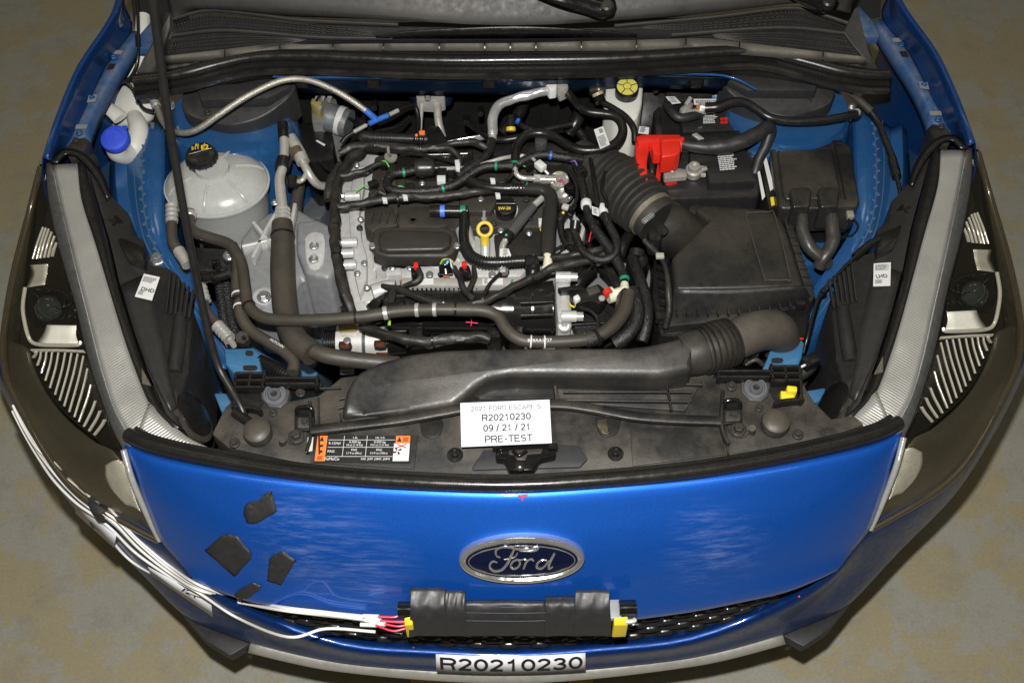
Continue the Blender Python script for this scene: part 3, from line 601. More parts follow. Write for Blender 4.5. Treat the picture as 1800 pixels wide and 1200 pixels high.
# triangular end caps of the cowl
ec = prism('end_cap', [(300, 45, 1.06), (283, 100, 1.03), (262, 128, 1.0), (238, 128, .995), (255, 95, 1.03), (275, 60, 1.06), (290, 20, 1.10), (302, 22, 1.09)], 1.05, .97, COWL, CW, .004)
ec2 = prism('end_cap', [(1482, 54, 1.045), (1502, 14, 1.09), (1508, 10, 1.1), (1520, 60, 1.06), (1532, 100, 1.03), (1545, 122, 1.0), (1524, 108, 1.015)], 1.05, .97, COWL, CW, .004)
# rubber seal in front of the cowl
SL = [(236, 141, .99), (285, 135, .995), (330, 126, 1.0), (390, 110, 1.005), (450, 99, 1.01), (540, 97, 1.012), (640, 101, 1.014), (780, 105, 1.015), (920, 104, 1.015), (1060, 102, 1.014), (1180, 96, 1.012), (1290, 89, 1.012), (1350, 91, 1.01), (1420, 108, 1.004), (1480, 124, .998), (1530, 131, .993), (1561, 131, .99)]
SEALO = thing('cowl_seal', 'long black rubber seal running across the bay in front of the cowl', 'seal', (900, 104, .98))
sl = [V(a) for a in cr([tuple(v) for v in pts(SL)], 8)]
sweep('seal_bulb', sl, [1]*len(sl), [(.013*c, .011*s) for c, s in circ(14)], SEAL, SEALO, up=V((0, 0, 1)))
sweep('seal_lip', [v+V((0, -.012, -.010)) for v in sl], [1]*len(sl), [(.012, .003), (-.010, .004), (-.012, -.004), (.010, -.006)], SEAL, SEALO, up=V((0, 0, 1)))
sweep('seal_base', [v+V((0, -.008, -.02)) for v in sl], [1]*len(sl), [(.022, .003), (-.012, .003), (-.012, -.004), (.022, -.006)], BLK, SEALO, up=V((0, 0, 1)))
# stepped black rail under the seal
loft('cowl_lower_rail', [[(300, 150, .965), (480, 118, .985), (600, 114, .99), (900, 118, .99), (1200, 110, .99), (1340, 112, .985), (1500, 145, .965)], [(300, 162, .955), (480, 131, .965), (600, 130, .97), (900, 133, .97), (1200, 126, .97), (1340, 128, .965), (1500, 158, .955)], [(300, 166, .93), (480, 137, .94), (600, 136, .94), (900, 139, .94), (1200, 131, .94), (1340, 138, .94), (1500, 162, .93)]], BLK, CAR, 5, 2, .003)
for x in (492, 592, 674, 772, 852, 897, 942, 1022, 1119, 1206): bar('rail_rib', [(x+2, 114, .992), (x, 131, .974)], 3, .006, BLK, CAR, straight=True)
for x, y in ((540, 117), (715, 127), (1262, 112)): lathe('rail_clip', (x, y, .985), (0, -.3, 1), [(.006, 0), (.006, .008), (.003, .010)], BLKC, CAR, 12)
# wiper arm ends and pivots on the upper panel
W1 = thing('wiper_arm', 'black wiper arm end with round pivot cap above the cowl centre', 'wiper arm', (1060, 15, 1.10))
loft('arm', [[(930, -45, 1.205), (985, -30, 1.19), (1045, -12, 1.175), (1078, -2, 1.165), (1084, 12, 1.155)], [(934, -14, 1.19), (985, 6, 1.175), (1030, 20, 1.16), (1060, 30, 1.15), (1080, 24, 1.15)]], BLKG, W1, 4, 2, .012)
lathe('pivot_cap', (1067, 11, 1.165), (0, -.3, 1), [(.0125, -.01), (.0125, .004), (.009, .007)], BLK, W1, 24)
W2 = thing('wiper_arm', 'black wiper arm root in the right corner of the cowl', 'wiper arm', (1450, 15, 1.08))
loft('arm', [[(1375, -45, 1.2), (1420, -30, 1.18), (1455, -14, 1.165), (1474, 0, 1.15)], [(1382, -8, 1.165), (1415, 12, 1.14), (1440, 22, 1.13), (1466, 16, 1.13)]], BLKG, W2, 4, 2, .012)
lathe('pivot_cap', (1456, 4, 1.155), (0, -.3, 1), [(.0125, -.01), (.0125, .004), (.009, .007)], BLK, W2, 24)
# black hinge wells behind the wings (dark openings)
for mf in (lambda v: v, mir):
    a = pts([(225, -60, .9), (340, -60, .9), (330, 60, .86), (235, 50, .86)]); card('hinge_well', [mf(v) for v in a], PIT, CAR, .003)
# ---------------------------------------------------------------- headlights
def lens_mat():
    m = bpy.data.materials.new('clear_lens'); m.use_nodes = True; nt = m.node_tree; N = nt.nodes; L = nt.links
    N.remove(N['Principled BSDF']); out = N['Material Output']
    tr = N.new('ShaderNodeBsdfTransparent'); tr.inputs[0].default_value = (.97, .96, .92, 1)
    gl_ = N.new('ShaderNodeBsdfGlossy'); gl_.inputs['Roughness'].default_value = .04; gl_.inputs[0].default_value = (1, .97, .88, 1)
    lw = N.new('ShaderNodeLayerWeight'); pw = N.new('ShaderNodeMath'); pw.operation = 'POWER'; pw.inputs[1].default_value = 4; L.new(lw.outputs['Facing'], pw.inputs[0]); fr = N.new('ShaderNodeMapRange'); fr.inputs['To Min'].default_value = .09; fr.inputs['To Max'].default_value = .9; L.new(pw.outputs[0], fr.inputs['Value'])
    mx = N.new('ShaderNodeMixShader'); L.new(fr.outputs[0], mx.inputs[0]); L.new(tr.outputs[0], mx.inputs[1]); L.new(gl_.outputs[0], mx.inputs[2]); L.new(mx.outputs[0], out.inputs['Surface']); return m
LENS = lens_mat()
RIDGE = mat('ridged_lens_strip', (.46, .455, .43), .33, metal=.55, vary=.03, rvar=.02, wave=(62, 'X', .2, (0, 0, .9)), bump=.5)
RIDGER = mat('ridged_lens_strip_right', (.46, .455, .43), .33, metal=.55, vary=.03, rvar=.02, wave=(62, 'X', .2, (0, 0, -.9)), bump=.5)
def add_low_bump(m, sc, dist):
    nt = m.node_tree; N = nt.nodes; L = nt.links; b = N['Principled BSDF']; prev = b.inputs['Normal'].links[0].from_socket
    tc = N.new('ShaderNodeTexCoord'); n = N.new('ShaderNodeTexNoise'); n.inputs['Scale'].default_value = sc; n.inputs['Detail'].default_value = 2; L.new(tc.outputs['Object'], n.inputs['Vector'])
    bp = N.new('ShaderNodeBump'); bp.inputs['Strength'].default_value = 1; bp.inputs['Distance'].default_value = dist; L.new(n.outputs['Fac'], bp.inputs['Height']); L.new(prev, bp.inputs['Normal']); L.new(bp.outputs[0], b.inputs['Normal'])
add_low_bump(RIDGE, 7, .012); add_low_bump(RIDGER, 7, .012)
RIDGD = mat('ridged_lens_edge', (.11, .11, .105), .3, metal=.4, vary=.25, wave=(200, 'Y', .2), bump=.6)
BEZ = mat('lamp_bezel', (.055, .048, .035), .24, metal=.15, coat=1., vary=.12)
BOWL = mat('lamp_bowl', (.008, .008, .008), .1, metal=.2, vary=.05)
FINB = mat('lamp_fin_dark', (.012, .011, .009), .3)
HOUS = mat('lamp_housing', (.014, .014, .014), .48, dust=.42, dcol=(.07, .062, .05), bump=.15)
# traced on the left, mirrored for the right
A_ = [(80, 287, .945), (84, 350, .93), (104, 440, .92), (130, 530, .91), (150, 615, .90), (173, 690, .89), (196, 752, .885), (216, 790, .882)]
SI = [(93, 290, .947), (106, 350, .936), (132, 460, .925), (158, 565, .915), (178, 645, .906), (200, 715, .898), (222, 755, .892), (240, 782, .886)]
SO = [(136, 288, .948), (143, 350, .94), (168, 430, .93), (192, 510, .922), (215, 585, .914), (235, 643, .906), (264, 712, .898), (300, 752, .890)]
GI = [(150, 284, .940), (166, 345, .932), (188, 420, .922), (204, 490, .914), (232, 580, .905), (254, 645, .898), (284, 716, .89), (325, 756, .884)]
LB = [(70, 290, .93), (50, 370, .87), (24, 470, .825), (8, 560, .795), (4, 620, .78), (14, 672, .765), (34, 715, .755), (58, 757, .745)]
LC = [(216, 790, .882), (228, 830, .85), (244, 875, .80), (262, 915, .755), (280, 947, .72)]
LD = [(58, 757, .745), (100, 825, .74), (148, 874, .735), (205, 908, .73), (280, 947, .72)]
BZT = []
def build_lamp(mf, side):
    def Q(L): return [mf(v) for v in pts(L)]
    H = loft('headlight', [Q([(x, y, z-.09) for x, y, z in LB]), Q([(x, y, z-.10) for x, y, z in A_]), Q([(x, y, z-.05) for x, y, z in GI])], BOWL, CAR, 3, 3, .002)
    D = V((0, 0, -.03))
    loft('ridged_strip', [Q(SI), [a.lerp(b, .5)+V((0, 0, .0012)) for a, b in zip(Q(SI), Q(SO))], Q(SO)], RIDGE if side == 'left' else RIDGER, H, 4, 3, .003)
    loft('ridged_corner', [Q([(262, 706, .901), (292, 735, .895), (330, 768, .887), (368, 787, .880)]), Q([(240, 762, .893), (262, 780, .888), (302, 790, .884), (360, 796, .878)])], RIDGE if side == 'left' else RIDGER, H, 4, 3, .003)
    loft('lens_edge', [Q(A_), [a.lerp(b, .5)+V((0, 0, .003)) for a, b in zip(Q(A_), Q(SI))], Q(SI)], RIDGD, H, 4, 3, .003)
    loft('rubber_rim', [Q(SO), [a.lerp(b, .5)+V((0, 0, .006)) for a, b in zip(Q(SO), Q(GI))], Q(GI), [v+V((0, 0, -.03)) for v in Q(GI)]], BLKC, H, 4, 2, .002)
    # bezel: the body colour inside the lens, set 28 mm under it
    a, b = Q(A_), Q(LB); c, d = Q(LC), Q(LD)
    rows_ = [a, [x.lerp(y, .35)+V((0, 0, .012)) for x, y in zip(a, b)], [x.lerp(y, .7)+V((0, 0, .012)) for x, y in zip(a, b)], b]
    low_ = [c, [x.lerp(y, .35)+V((0, 0, .010)) for x, y in zip(c, d)], [x.lerp(y, .7)+V((0, 0, .010)) for x, y in zip(c, d)], d]
    low_ = [[x for x in r] for r in low_]
    full = [r+[cr([tuple(p) for p in l], 4)[k] for k in (2, 5, 8, 11, 14)]+[l[-1]] for r, l in zip(rows_, low_)]
    full = [[V(p) for p in r] for r in full]
    sink = [[v+V((0, .004, -.030 if 0 < k < 3 else -.018)) for v in r] for k, r in enumerate(full)]
    # bezel behind the fins = dark; lower bezel warm grey
    D0 = [(50, 612, .80), (60, 650, .796), (84, 696, .80), (120, 740, .81), (165, 778, .825), (208, 806, .835), (264, 920, .745)]
    OU = [(4, 600, .768), (12, 672, .752), (34, 718, .744), (82, 803, .733), (138, 866, .727), (193, 902, .722), (276, 944, .712)]
    d0, ou = Q(D0), Q(OU)
    bz = loft('bezel', [[v+V((0, 0, -.02)) for v in d0], d0, [x.lerp(y, .5)+V((0, 0, .010)) for x, y in zip(d0, ou)], ou], BEZ, H, 4, 4, .002)
    if side == 'left': BZT.append(surf_tree(bz))
    SRF = lambda L_: [mf(on_surf(BZT, x, y, .004) or P(x, y, z)) for x, y, z in L_]
    loft('fin_back', [[v+V((0, 0, -.055)) for v in r[:8]] for r in sink], FINB, H, 4, 4, .002)
    loft('lens', full, LENS, H, 5, 5, 0)
    # outer rim of the lens, a warm dark edge
    rim = [V(x) for x in cr([tuple(v+V((0, 0, -.006))) for v in full[3]], 6)]
    sweep('lens_rim', rim, [.007]*len(rim), circ(10), mat('rim_dark', (.075, .06, .04), .2, metal=.4, coat=1.), H)
    zf = lambda y: .90-(y-400)*.00024
    # upper chrome blades
    for (x0, y0, x1, y1) in ((76, 400, 58, 455), (81, 401, 65, 455), (86, 403, 71, 454), (91, 408, 78, 453), (96, 415, 85, 452), (100, 426, 92, 450)):
        bar('chrome_blade', [mf(P(x0, y0, .872)), mf(P((x0+x1)/2-1, (y0+y1)/2, .862)), mf(P(x1, y1, .846))], 3.0, .006, CHROMEW, H)
    cardp = [(52, 466, .842), (84, 464, .866), (78, 500, .852), (46, 505, .828)]
    loft('chrome_plate', [Q([cardp[0], cardp[1]]), Q([(56, 482, .828), (82, 482, .85)]), Q([cardp[3], cardp[2]])], CHROMEW, H, 4, 3, .001)
    # projector bowl, chrome frame and lower plate with its bright reflection put into the colour
    fr_ = Q([(44, 506, .832), (40, 540, .822), (44, 570, .814), (52, 596, .806), (66, 605, .806), (100, 607, .822), (136, 606, .842), (142, 600, .846)])
    frp = [V(x) for x in cr([tuple(v) for v in fr_], 5)]; sweep('chrome_frame', frp, [.0038]*len(frp), circ(8), CHROMEW, H)
    loft('bowl', [Q([(46, 506, .82), (90, 502, .85), (124, 512, .87)]), Q([(46, 545, .79), (90, 540, .80), (132, 548, .84)]), Q([(60, 572, .79), (95, 572, .81), (136, 572, .835)])], BOWL, H, 5, 5, .002)
    lathe('projector_lens', mf(P(88, 545, .805)), mf(V((-.25, -.75, .6))), [(.030, 0), (.030, .006), (.026, .012), (.016, .018), (.004, .020)], mat('projector_glass', (.02, .025, .025), .04, coat=1.), H, 24)
    tube('projector_edge', [mf(P(60, 515, .83)), mf(P(85, 535, .826)), mf(P(110, 540, .845)), mf(P(128, 532, .86))], 1.6, mat('projector_chrome', (.35, .42, .42), .15, metal=1.), H, n=8)
    loft('bright_plate', [Q([(82, 571, .822), (134, 572, .846)]), Q([(76, 586, .812), (133, 588, .838)]), Q([(64, 603, .804), (138, 604, .838)])], mat('plate_reflection_white', (.95, .94, .90), .2, metal=.05), H, 4, 3, .001)
    # lower louvre blades
    bl = [((63, 618), (59, 628)), ((72, 618), (66, 642)), ((82, 618), (73, 656)), ((92, 619), (80, 669)), ((103, 620), (88, 682)), ((115, 620), (97, 694)), ((126, 621), (105, 704)), ((137, 622), (113, 714)), ((147, 626), (122, 724)), ((154, 648), (131, 733)), ((160, 676), (139, 741)), ((168, 704), (148, 749)), ((176, 722), (157, 757)), ((184, 738), (166, 764))]
    for k, (p, q) in enumerate(bl):
        zt = .815+.028*k/13+(p[0]-63)*.00012; zb = .80+.024*k/13
        bar('louvre_blade', [mf(P(p[0], p[1], zt)), mf(P(p[0]*.6+q[0]*.4+1.5, p[1]*.6+q[1]*.4, zt*.6+zb*.4)), mf(P(q[0], q[1], zb))], 2.6, .006, CHROMEW, H)
    bar('louvre_rail', [mf(P(56, 616, .812)), mf(P(100, 616, .83)), mf(P(148, 618, .845))], 2.4, .008, CHROMEW, H)
    bar('louvre_edge', [mf(P(56, 632, .80)), mf(P(88, 690, .80)), mf(P(122, 732, .81)), (mf(P(172, 772, .83)))], 2.2, .006, mat('rim_black', (.006, .006, .006), .15), H)
    # side reflector with fine ridges
    loft('side_reflector', [SRF([(188, 816, .782), (204, 808, .81), (216, 810, .832)]), SRF([(188, 838, .764), (210, 834, .79), (228, 842, .815)]), SRF([(200, 862, .75), (222, 864, .77), (240, 875, .785)]), SRF([(226, 887, .738), (238, 890, .748), (250, 898, .757)])], mat('reflector_ridge', (.60, .58, .51), .25, metal=.4, vary=.15, wave=(170, 'Z', .2), bump=.7), H, 4, 4, .002)
    # clear bright edge along the inner lower side
    eg = [V(x) for x in cr([tuple(v) for v in Q([(217, 790, .887), (231, 838, .85), (250, 885, .80), (266, 920, .76), (281, 949, .725)])], 6)]
    sweep('lens_inner_edge', eg, [.0055]*len(eg), circ(10), mat('edge_clear', (.4, .4, .38), .15, metal=.3, wave=(180, 'Y', .1), bump=.4), H)
    # housing behind the strip, with fins and ridge
    hz = .87
    ho = [(150, 286, .93), (168, 292, .92), (192, 340, .90), (226, 374, .885), (232, 410, .88), (252, 420, .875), (258, 462, .87), (296, 470, .865), (314, 482, .862), (326, 512, .86), (337, 548, .855), (334, 600, .85), (332, 652, .85), (322, 690, .85), (312, 712, .86), (316, 740, .87), (326, 764, .876), (290, 726, .882), (258, 650, .89), (236, 586, .897), (208, 494, .906), (192, 424, .914), (168, 345, .924)]
    hv = [mf(P(*a)) for a in ho]
    prism('housing', hv, 0, .62, HOUS, H, .005, 2)
    for k in range(6):
        x = 300+k*8; bar('cooling_rib', [mf(P(x, 480+k*6, .872)), mf(P(x-7, 550+k*2, .868))], 3.4, .010, HOUS, H, straight=True)
    tube('housing_ridge', [mf(P(318, 556, .855)), mf(P(312, 610, .86)), mf(P(306, 656, .858))], 13, HOUS, H, n=16)
    loft('housing_face', [Q([(212, 500, .912), (236, 582, .905), (262, 650, .898), (300, 722, .888)]), Q([(258, 480, .90), (284, 580, .898), (298, 655, .89), (312, 715, .88)])], HOUS, H, 4, 3, .003)
    tube('connector_boss', [mf(P(196, 388, .88)), mf(P(206, 402, .88))], 16, BLKC, H, n=18)
    lathe('boss_ring', mf(P(197, 392, .902)), (0, -.3, 1), [(.0075, 0), (.0075, .006), (.005, .006), (.004, .001)], BLKC, H, 18)
    prism('housing_tab', [mf(P(*a)) for a in [(206, 420, .90), (212, 416, .90), (252, 432, .892), (254, 466, .89), (226, 460, .895)]], 0, .80, BLKC, H, .003)
    for L in ([(188, 470, .925), (196, 486, .922), (188, 484, .922)], [(249, 646, .908), (266, 678, .905), (250, 674, .905)]):
        o = card('trim_clip', [mf(P(*a)) for a in L], mat('clip_foil', (.2, .18, .15), .35, metal=.7, bump=.8, bscale=200), H, .003)
    return H
H1 = build_lamp(lambda v: v, 'left'); H2 = build_lamp(mir, 'right')
# tops of the lamps: bracket where the flange meets the lamp
for mf in (lambda v: v, mir):
    prism('lamp_bracket', [mf(P(*a)) for a in [(112, 262, .93), (128, 244, .935), (150, 240, .93), (160, 250, .92), (145, 276, .93), (122, 280, .935)]], 0, .86, BLK, CAR, .004)
    bolt(mf(P(133, 246, .937)), 6, BOLTB, CAR)
    loft('lamp_arm', [[mf(P(*a)) for a in [(100, 285, .953), (116, 270, .952), (140, 278, .95), (168, 310, .935), (190, 350, .92)]], [mf(P(*a)) for a in [(82, 285, .95), (110, 262, .952), (146, 268, .95), (180, 305, .93), (196, 345, .915)]]], BLKC, CAR, 4, 2, .006)
# stickers on the lamp housings
st = card('lamp_sticker', [(253, 481, .911), (281, 487, .908), (267, 528, .9075), (237, 521, .911)], WLAB, None, .0012)
tag(st, 'white code sticker on the left headlight housing', 'sticker')
q = [(253, 481, .9115), (281, 487, .9085), (267, 528, .908), (237, 521, .9115)]
print_on('print', q, fake_lines(6, .08, .92, .10, .34, 3, .5)+fake_lines(4, .1, .5, .72, .9, 4, .5), INK, st)
text('side_mark', 'DHD', (247, 510, .9118), P(281, 487, .9085)-P(253, 481, .9115), P(253, 481, .9115)-P(237, 521, .9115), .008, INK, st, .0006, .02)
st = card('lamp_sticker', [(1536, 463, .911), (1566, 461, .9085), (1565, 502, .9085), (1535, 503, .911)], WLAB, None, .0012)
tag(st, 'white code sticker on the right headlight housing', 'sticker')
q = [(1536, 463, .9115), (1566, 461, .909), (1565, 502, .909), (1535, 503, .9115)]
print_on('print', q, fake_lines(6, .08, .92, .08, .34, 5, .5)+fake_lines(4, .1, .6, .74, .92, 6, .5), INK, st)
text('side_mark', 'LHD', (1541, 489, .9118), P(1566, 461, .909)-P(1536, 463, .9115), P(1536, 463, .9115)-P(1535, 503, .9115), .008, INK, st, .0006, .02)
# round horns beside the lamps
for lab, mf in (('round black horn with dusty rim beside the left headlight', lambda v: v), ('round black horn with dusty rim beside the right headlight', mir)):
    h = thing('horn', lab, 'horn', mf(P(345, 745, .78)))
    ax = mf(V((.82, .25, .42)))
    c = mf(P(340, 728, .825))
    lathe('horn_body', c-ax*.03, ax, [(.048, -.02), (.052, 0), (.052, .016), (.047, .022)], BLKG, h, 36)
    lathe('horn_rim', c-ax*.012, ax, [(.050, 0), (.055, .002), (.055, .010), (.050, .012)], RUB, h, 36)
    lathe('horn_cap', c-ax*.008, ax, [(.046, 0), (.044, .012), (.030, .016), (.010, .017)], BLKC, h, 36)
# ---------------------------------------------------------------- radiator cover with its fittings
RC = thing('radiator_cover', 'dusty black plastic radiator cover between the engine and the front seal', 'cover', (900, 760, .86))
prism('cover_plate', [(372, 762), (395, 715), (412, 700), (500, 706), (560, 694), (600, 662), (700, 650), (830, 648), (1000, 650), (1160, 650), (1275, 640), (1308, 655), (1405, 662), (1432, 705), (1462, 735), (1500, 728), (1520, 745), (1420, 785), (1300, 806), (1100, 832), (915, 842), (700, 833), (520, 812), (400, 786)], .90, .85, BLKD, RC, .004)
# stepped rear ledges and ribs
prism('rib_panel', [(975, 665), (1165, 655), (1235, 668), (1205, 722), (985, 706)], .905, .88, BLKD, RC, .002)
for L in ([(980, 672), (1080, 674), (1235, 677)], [(990, 690), (1100, 690), (1216, 690)], [(985, 704), (1100, 706), (1210, 707)]): bar('panel_rib', [(x, y, .908) for x, y in L], 3.5, .010, BLK, RC)
bar('panel_rib', [(1170, 667, .908), (1180, 722, .908)], 4, .010, BLK, RC, straight=True)
prism('pocket_floor', [(842, 666), (972, 665), (975, 700), (840, 702)], .904, .88, mat('pocket_gloss', (.018, .018, .018), .3, dust=.35, dscale=30), RC, .002)
for L in ([(840, 664), (838, 702)], [(974, 663), (978, 706)]): bar('pocket_wall', [(x, y, .908) for x, y in L], 4, .014, BLKD, RC, straight=True)
for L in ([(552, 684), (600, 682)], [(596, 702), (606, 700)], [(594, 718), (605, 715)], [(598, 728), (600, 740)], [(806, 690), (838, 686)], [(800, 702), (836, 700)]): bar('panel_rib', [(x, y, .903) for x, y in L], 3, .008, BLK, RC, straight=True)
# long trim strip running over the cover
bar('trim_strip', [(548, 756, .912), (600, 750, .915), (700, 738, .918), (780, 724, .921), (830, 716, .922), (915, 712, .922), (985, 711, .922), (1040, 718, .92), (1110, 731, .918), (1180, 737, .916), (1266, 740, .914)], 16, .009, BLK, RC, 8)
# pockets
PK = mat('pocket_dark', (.012, .012, .012), .4, dust=.3)
prism('pocket', [(738, 737), (776, 735), (778, 752), (770, 768), (748, 768), (740, 757)], .902, .89, PK, RC, .002, curve=2)
prism('pocket', [(1046, 732), (1090, 728), (1090, 745), (1084, 762), (1062, 768), (1050, 755)], .902, .89, PK, RC, .002, curve=2)
prism('pocket_metal', [(1050, 738), (1066, 736), (1070, 764), (1058, 760), (1050, 748)], .9035, .895, mat('pocket_foil', (.22, .19, .13), .3, metal=.8, bump=.6, bscale=120), RC, .001)
prism('latch_pad', [(830, 820), (850, 790), (990, 780), (1018, 782), (1034, 805), (1020, 820), (830, 825)], .905, .88, mat('pad_grain', (.028, .029, .031), .6, bump=.5, bscale=700), RC, .004)
prism('flat_panel', [(1108, 752), (1265, 750), (1277, 798), (1112, 818)], .9025, .89, BLKD, RC, .0015)
prism('flat_panel', [(548, 768), (735, 764), (728, 823), (545, 812)], .9022, .89, BLKD, RC, .0015)
# round push clips
for x, y in ((800, 800), (1082, 798)):
    c = lathe('push_clip', (x, y, .90), (0, 0, 1), [(.0135, 0), (.0135, .003), (.009, .004), (.009, .002), (.006, .002), (.005, .007), (.002, .008)], BLKC, RC, 20)
# hood latch
LT = thing('hood_latch', 'black hood latch bracket at the front centre below the white card', 'latch', (915, 800, .88))
prism('latch_bracket', [(870, 795), (876, 784), (970, 778), (977, 784), (978, 800), (950, 806), (936, 826), (896, 826), (886, 806), (872, 806)], .922, .895, BLKG, LT, .004)
prism('latch_slot', [(894, 790), (955, 787), (952, 796), (928, 798), (924, 808), (908, 808), (904, 799), (894, 798)], .9245, .91, mat('slot_dark', (.03, .026, .02), .5), LT, .002)
tube('latch_hook', [(902, 793, .926), (912, 800, .93), (926, 792, .93)], 3, BLKG, LT)
for x in (874, 972): box('latch_ear', (x, 786, .925), .016, .010, .012, BLKG, LT, .002)
lathe('latch_pin', (914, 820, .92), (0, -.3, 1), [(.009, 0), (.009, .006), (.004, .009)], BLKC, LT, 16)
# mounts on each side
def mount_side(mf_pts, tagx):
    for nm, fn in mf_pts: pass
MG = mat('mount_grey', (.12, .13, .15), .45, metal=.2, dust=.4)
def radiator_mount(x, y, lab):
    t = thing('radiator_mount', lab, 'mount', (x, y, .89))
    prism('plate', [(x-26, y-14), (x-8, y-22), (x+14, y-20), (x+27, y-8), (x+22, y+12), (x+10, y+22), (x-10, y+20), (x-24, y+6)], .907, .89, mat('mount_plate', (.055, .055, .055), .5, dust=.5), t, .003)
    lathe('rubber_ring', (x, y, .907), (0, -.12, 1), [(.0205, 0), (.0205, .004), (.0185, .006), (.016, .006), (.015, .002), (.0125, .002)], MG, t, 28)
    lathe('inner_bush', (x, y+1, .906), (0, -.12, 1), [(.012, 0), (.012, .007), (.010, .009), (.006, .009), (.005, .003)], mat('bush_grey', (.07, .075, .085), .4, dust=.2), t, 24)
    lathe('bore', (x, y+1, .909), (0, -.12, 1), [(.0055, 0), (.0055, .002)], PIT, t, 16)
radiator_mount(483, 694, 'grey ringed radiator mount left of the intake duct mouth')
radiator_mount(1328, 683, 'grey ringed radiator mount beside the yellow clip')
def striker(x, y, lab):
    t = thing('stop_bracket', lab, 'bracket', (x, y, .89))
    prism('socket', [(x-18, y-14), (x-14, y-22), (x+16, y-22), (x+19, y+20), (x-18, y+22)], .909, .89, BLKC, t, .003)
    prism('socket_floor', [(x-12, y-2), (x+14, y-3), (x+15, y+16), (x-12, y+17)], .911, .90, BLKD, t, .002)
    tube('loop', [(x-13, y-6, .908), (x-13, y-16, .918), (x-4, y-20, .922), (x+8, y-20, .922), (x+14, y-14, .918), (x+14, y-5, .908)], 3.4, BLKG, t)
    bolt((x+2, y+6, .912), 7, BOLTB, t)
striker(535, 735, 'black stop bracket with loop left of the AC label')
striker(1287, 723, 'black stop bracket with loop on the right of the radiator cover')
def bumper_stop(x, y, lab):
    t = thing('hood_bumper', lab, 'bumper stop', (x, y, .89))
    lathe('rubber_cap', (x, y+4, .895), (0, -.1, 1), [(.019, 0), (.021, .006), (.0235, .010), (.0245, .022), (.023, .029), (.018, .033), (.008, .0345)], RUB, t, 32)
    lathe('threaded_foot', (x-3, y+14, .885), (0, 0, 1), [(.013, 0), (.015, .012), (.012, .02)], BLKC, t, 20)
bumper_stop(457, 764, 'round rubber hood stop on the left of the radiator cover')
bumper_stop(1359, 748, 'round rubber hood stop on the right of the radiator cover')
for x, y, r in ((521, 767, 13), (1298, 755, 13), (412, 778, 9), (1403, 763, 9), (480, 724, 7), (1335, 716, 7), (528, 690, 8), (1286, 678, 9)):
    bolt((x, y, .904), r, BOLTB, RC)
for x, y in ((521, 767), (1298, 755)): lathe('boss', (x, y, .898), (0, 0, 1), [(.019, 0), (.018, .005)], BLKD, RC, 24)
for L in ([(560, 700), (562, 800)], [(1274, 745), (1280, 800)]): bar('panel_step', [(L[0][0], L[0][1], .902), (L[1][0], L[1][1], .902)], 3, .008, BLK, RC, straight=True)
for x, y in ((497, 782), (1322, 762)): tube('post', [(x, y, .895), (x, y-10, .915)], 6, BLKD, RC)
bar('edge_wall', [(545, 708, .908), (547, 765, .908), (540, 795, .908)], 5, .016, BLK, RC)
bar('edge_wall', [(1270, 690, .908), (1268, 750, .908), (1280, 782, .908)], 5, .016, BLK, RC)
# lattice end brackets
def lattice(lab, x0, y0, sgn, yellow):
    t = thing('end_bracket', lab, 'bracket', (x0, y0, .88)); X = lambda d: x0+sgn*d
    for d, e in ((0, 52), (0, 150)): pass
    prism('base', [(X(0), y0+4), (X(150), y0+4), (X(150), y0+18), (X(60), y0+24), (X(40), y0+60), (X(-6), y0+62), (X(-8), y0+20)], .902, .88, BLKC, t, .002)
    for yy, e0, e1 in ((0, 0, 52), (12, -2, 52), (24, -4, 50), (8, 52, 145), (18, 52, 145)): bar('lattice_rail', [(X(e0), y0+yy, .914), (X(e1), y0+yy, .914)], 4, .020, BLKC, t, straight=True)
    for d, a, b in ((0, 0, 60), (26, 0, 26), (50, -4, 26), (144, 4, 22)): bar('lattice_post', [(X(d), y0+a, .914), (X(d-4), y0+b, .914)], 4, .020, BLKC, t, straight=True)
    bar('lattice_rail', [(X(-8), y0+56, .91), (X(30), y0+60, .91), (X(44), y0+66, .91)], 6, .018, BLKC, t)
    return t
lattice('open black lattice bracket at the foot of the hood prop', 416, 660, 1, False)
lattice('open black lattice bracket holding the yellow clip', 1404, 648, -1, True)
yc = thing('yellow_clip', 'small yellow plastic clip in the right lattice bracket', 'clip', (1387, 690, .89))
prism('clip_base', [(1372, 686), (1396, 688), (1398, 706), (1374, 704)], .912, .895, YELT, yc, .002)
prism('clip_tab', [(1383, 676), (1402, 678), (1402, 688), (1384, 687)], .924, .905, YELT, yc, .003)
wm = card('white_tag', [(541, 768, .9105), (551, 768, .9105), (549, 792, .9105), (538, 794, .9105)], mat('tag_grey', (.5, .5, .5), .5), None, .001); tag(wm, 'thin pale tag at the left end of the AC label', 'tag')
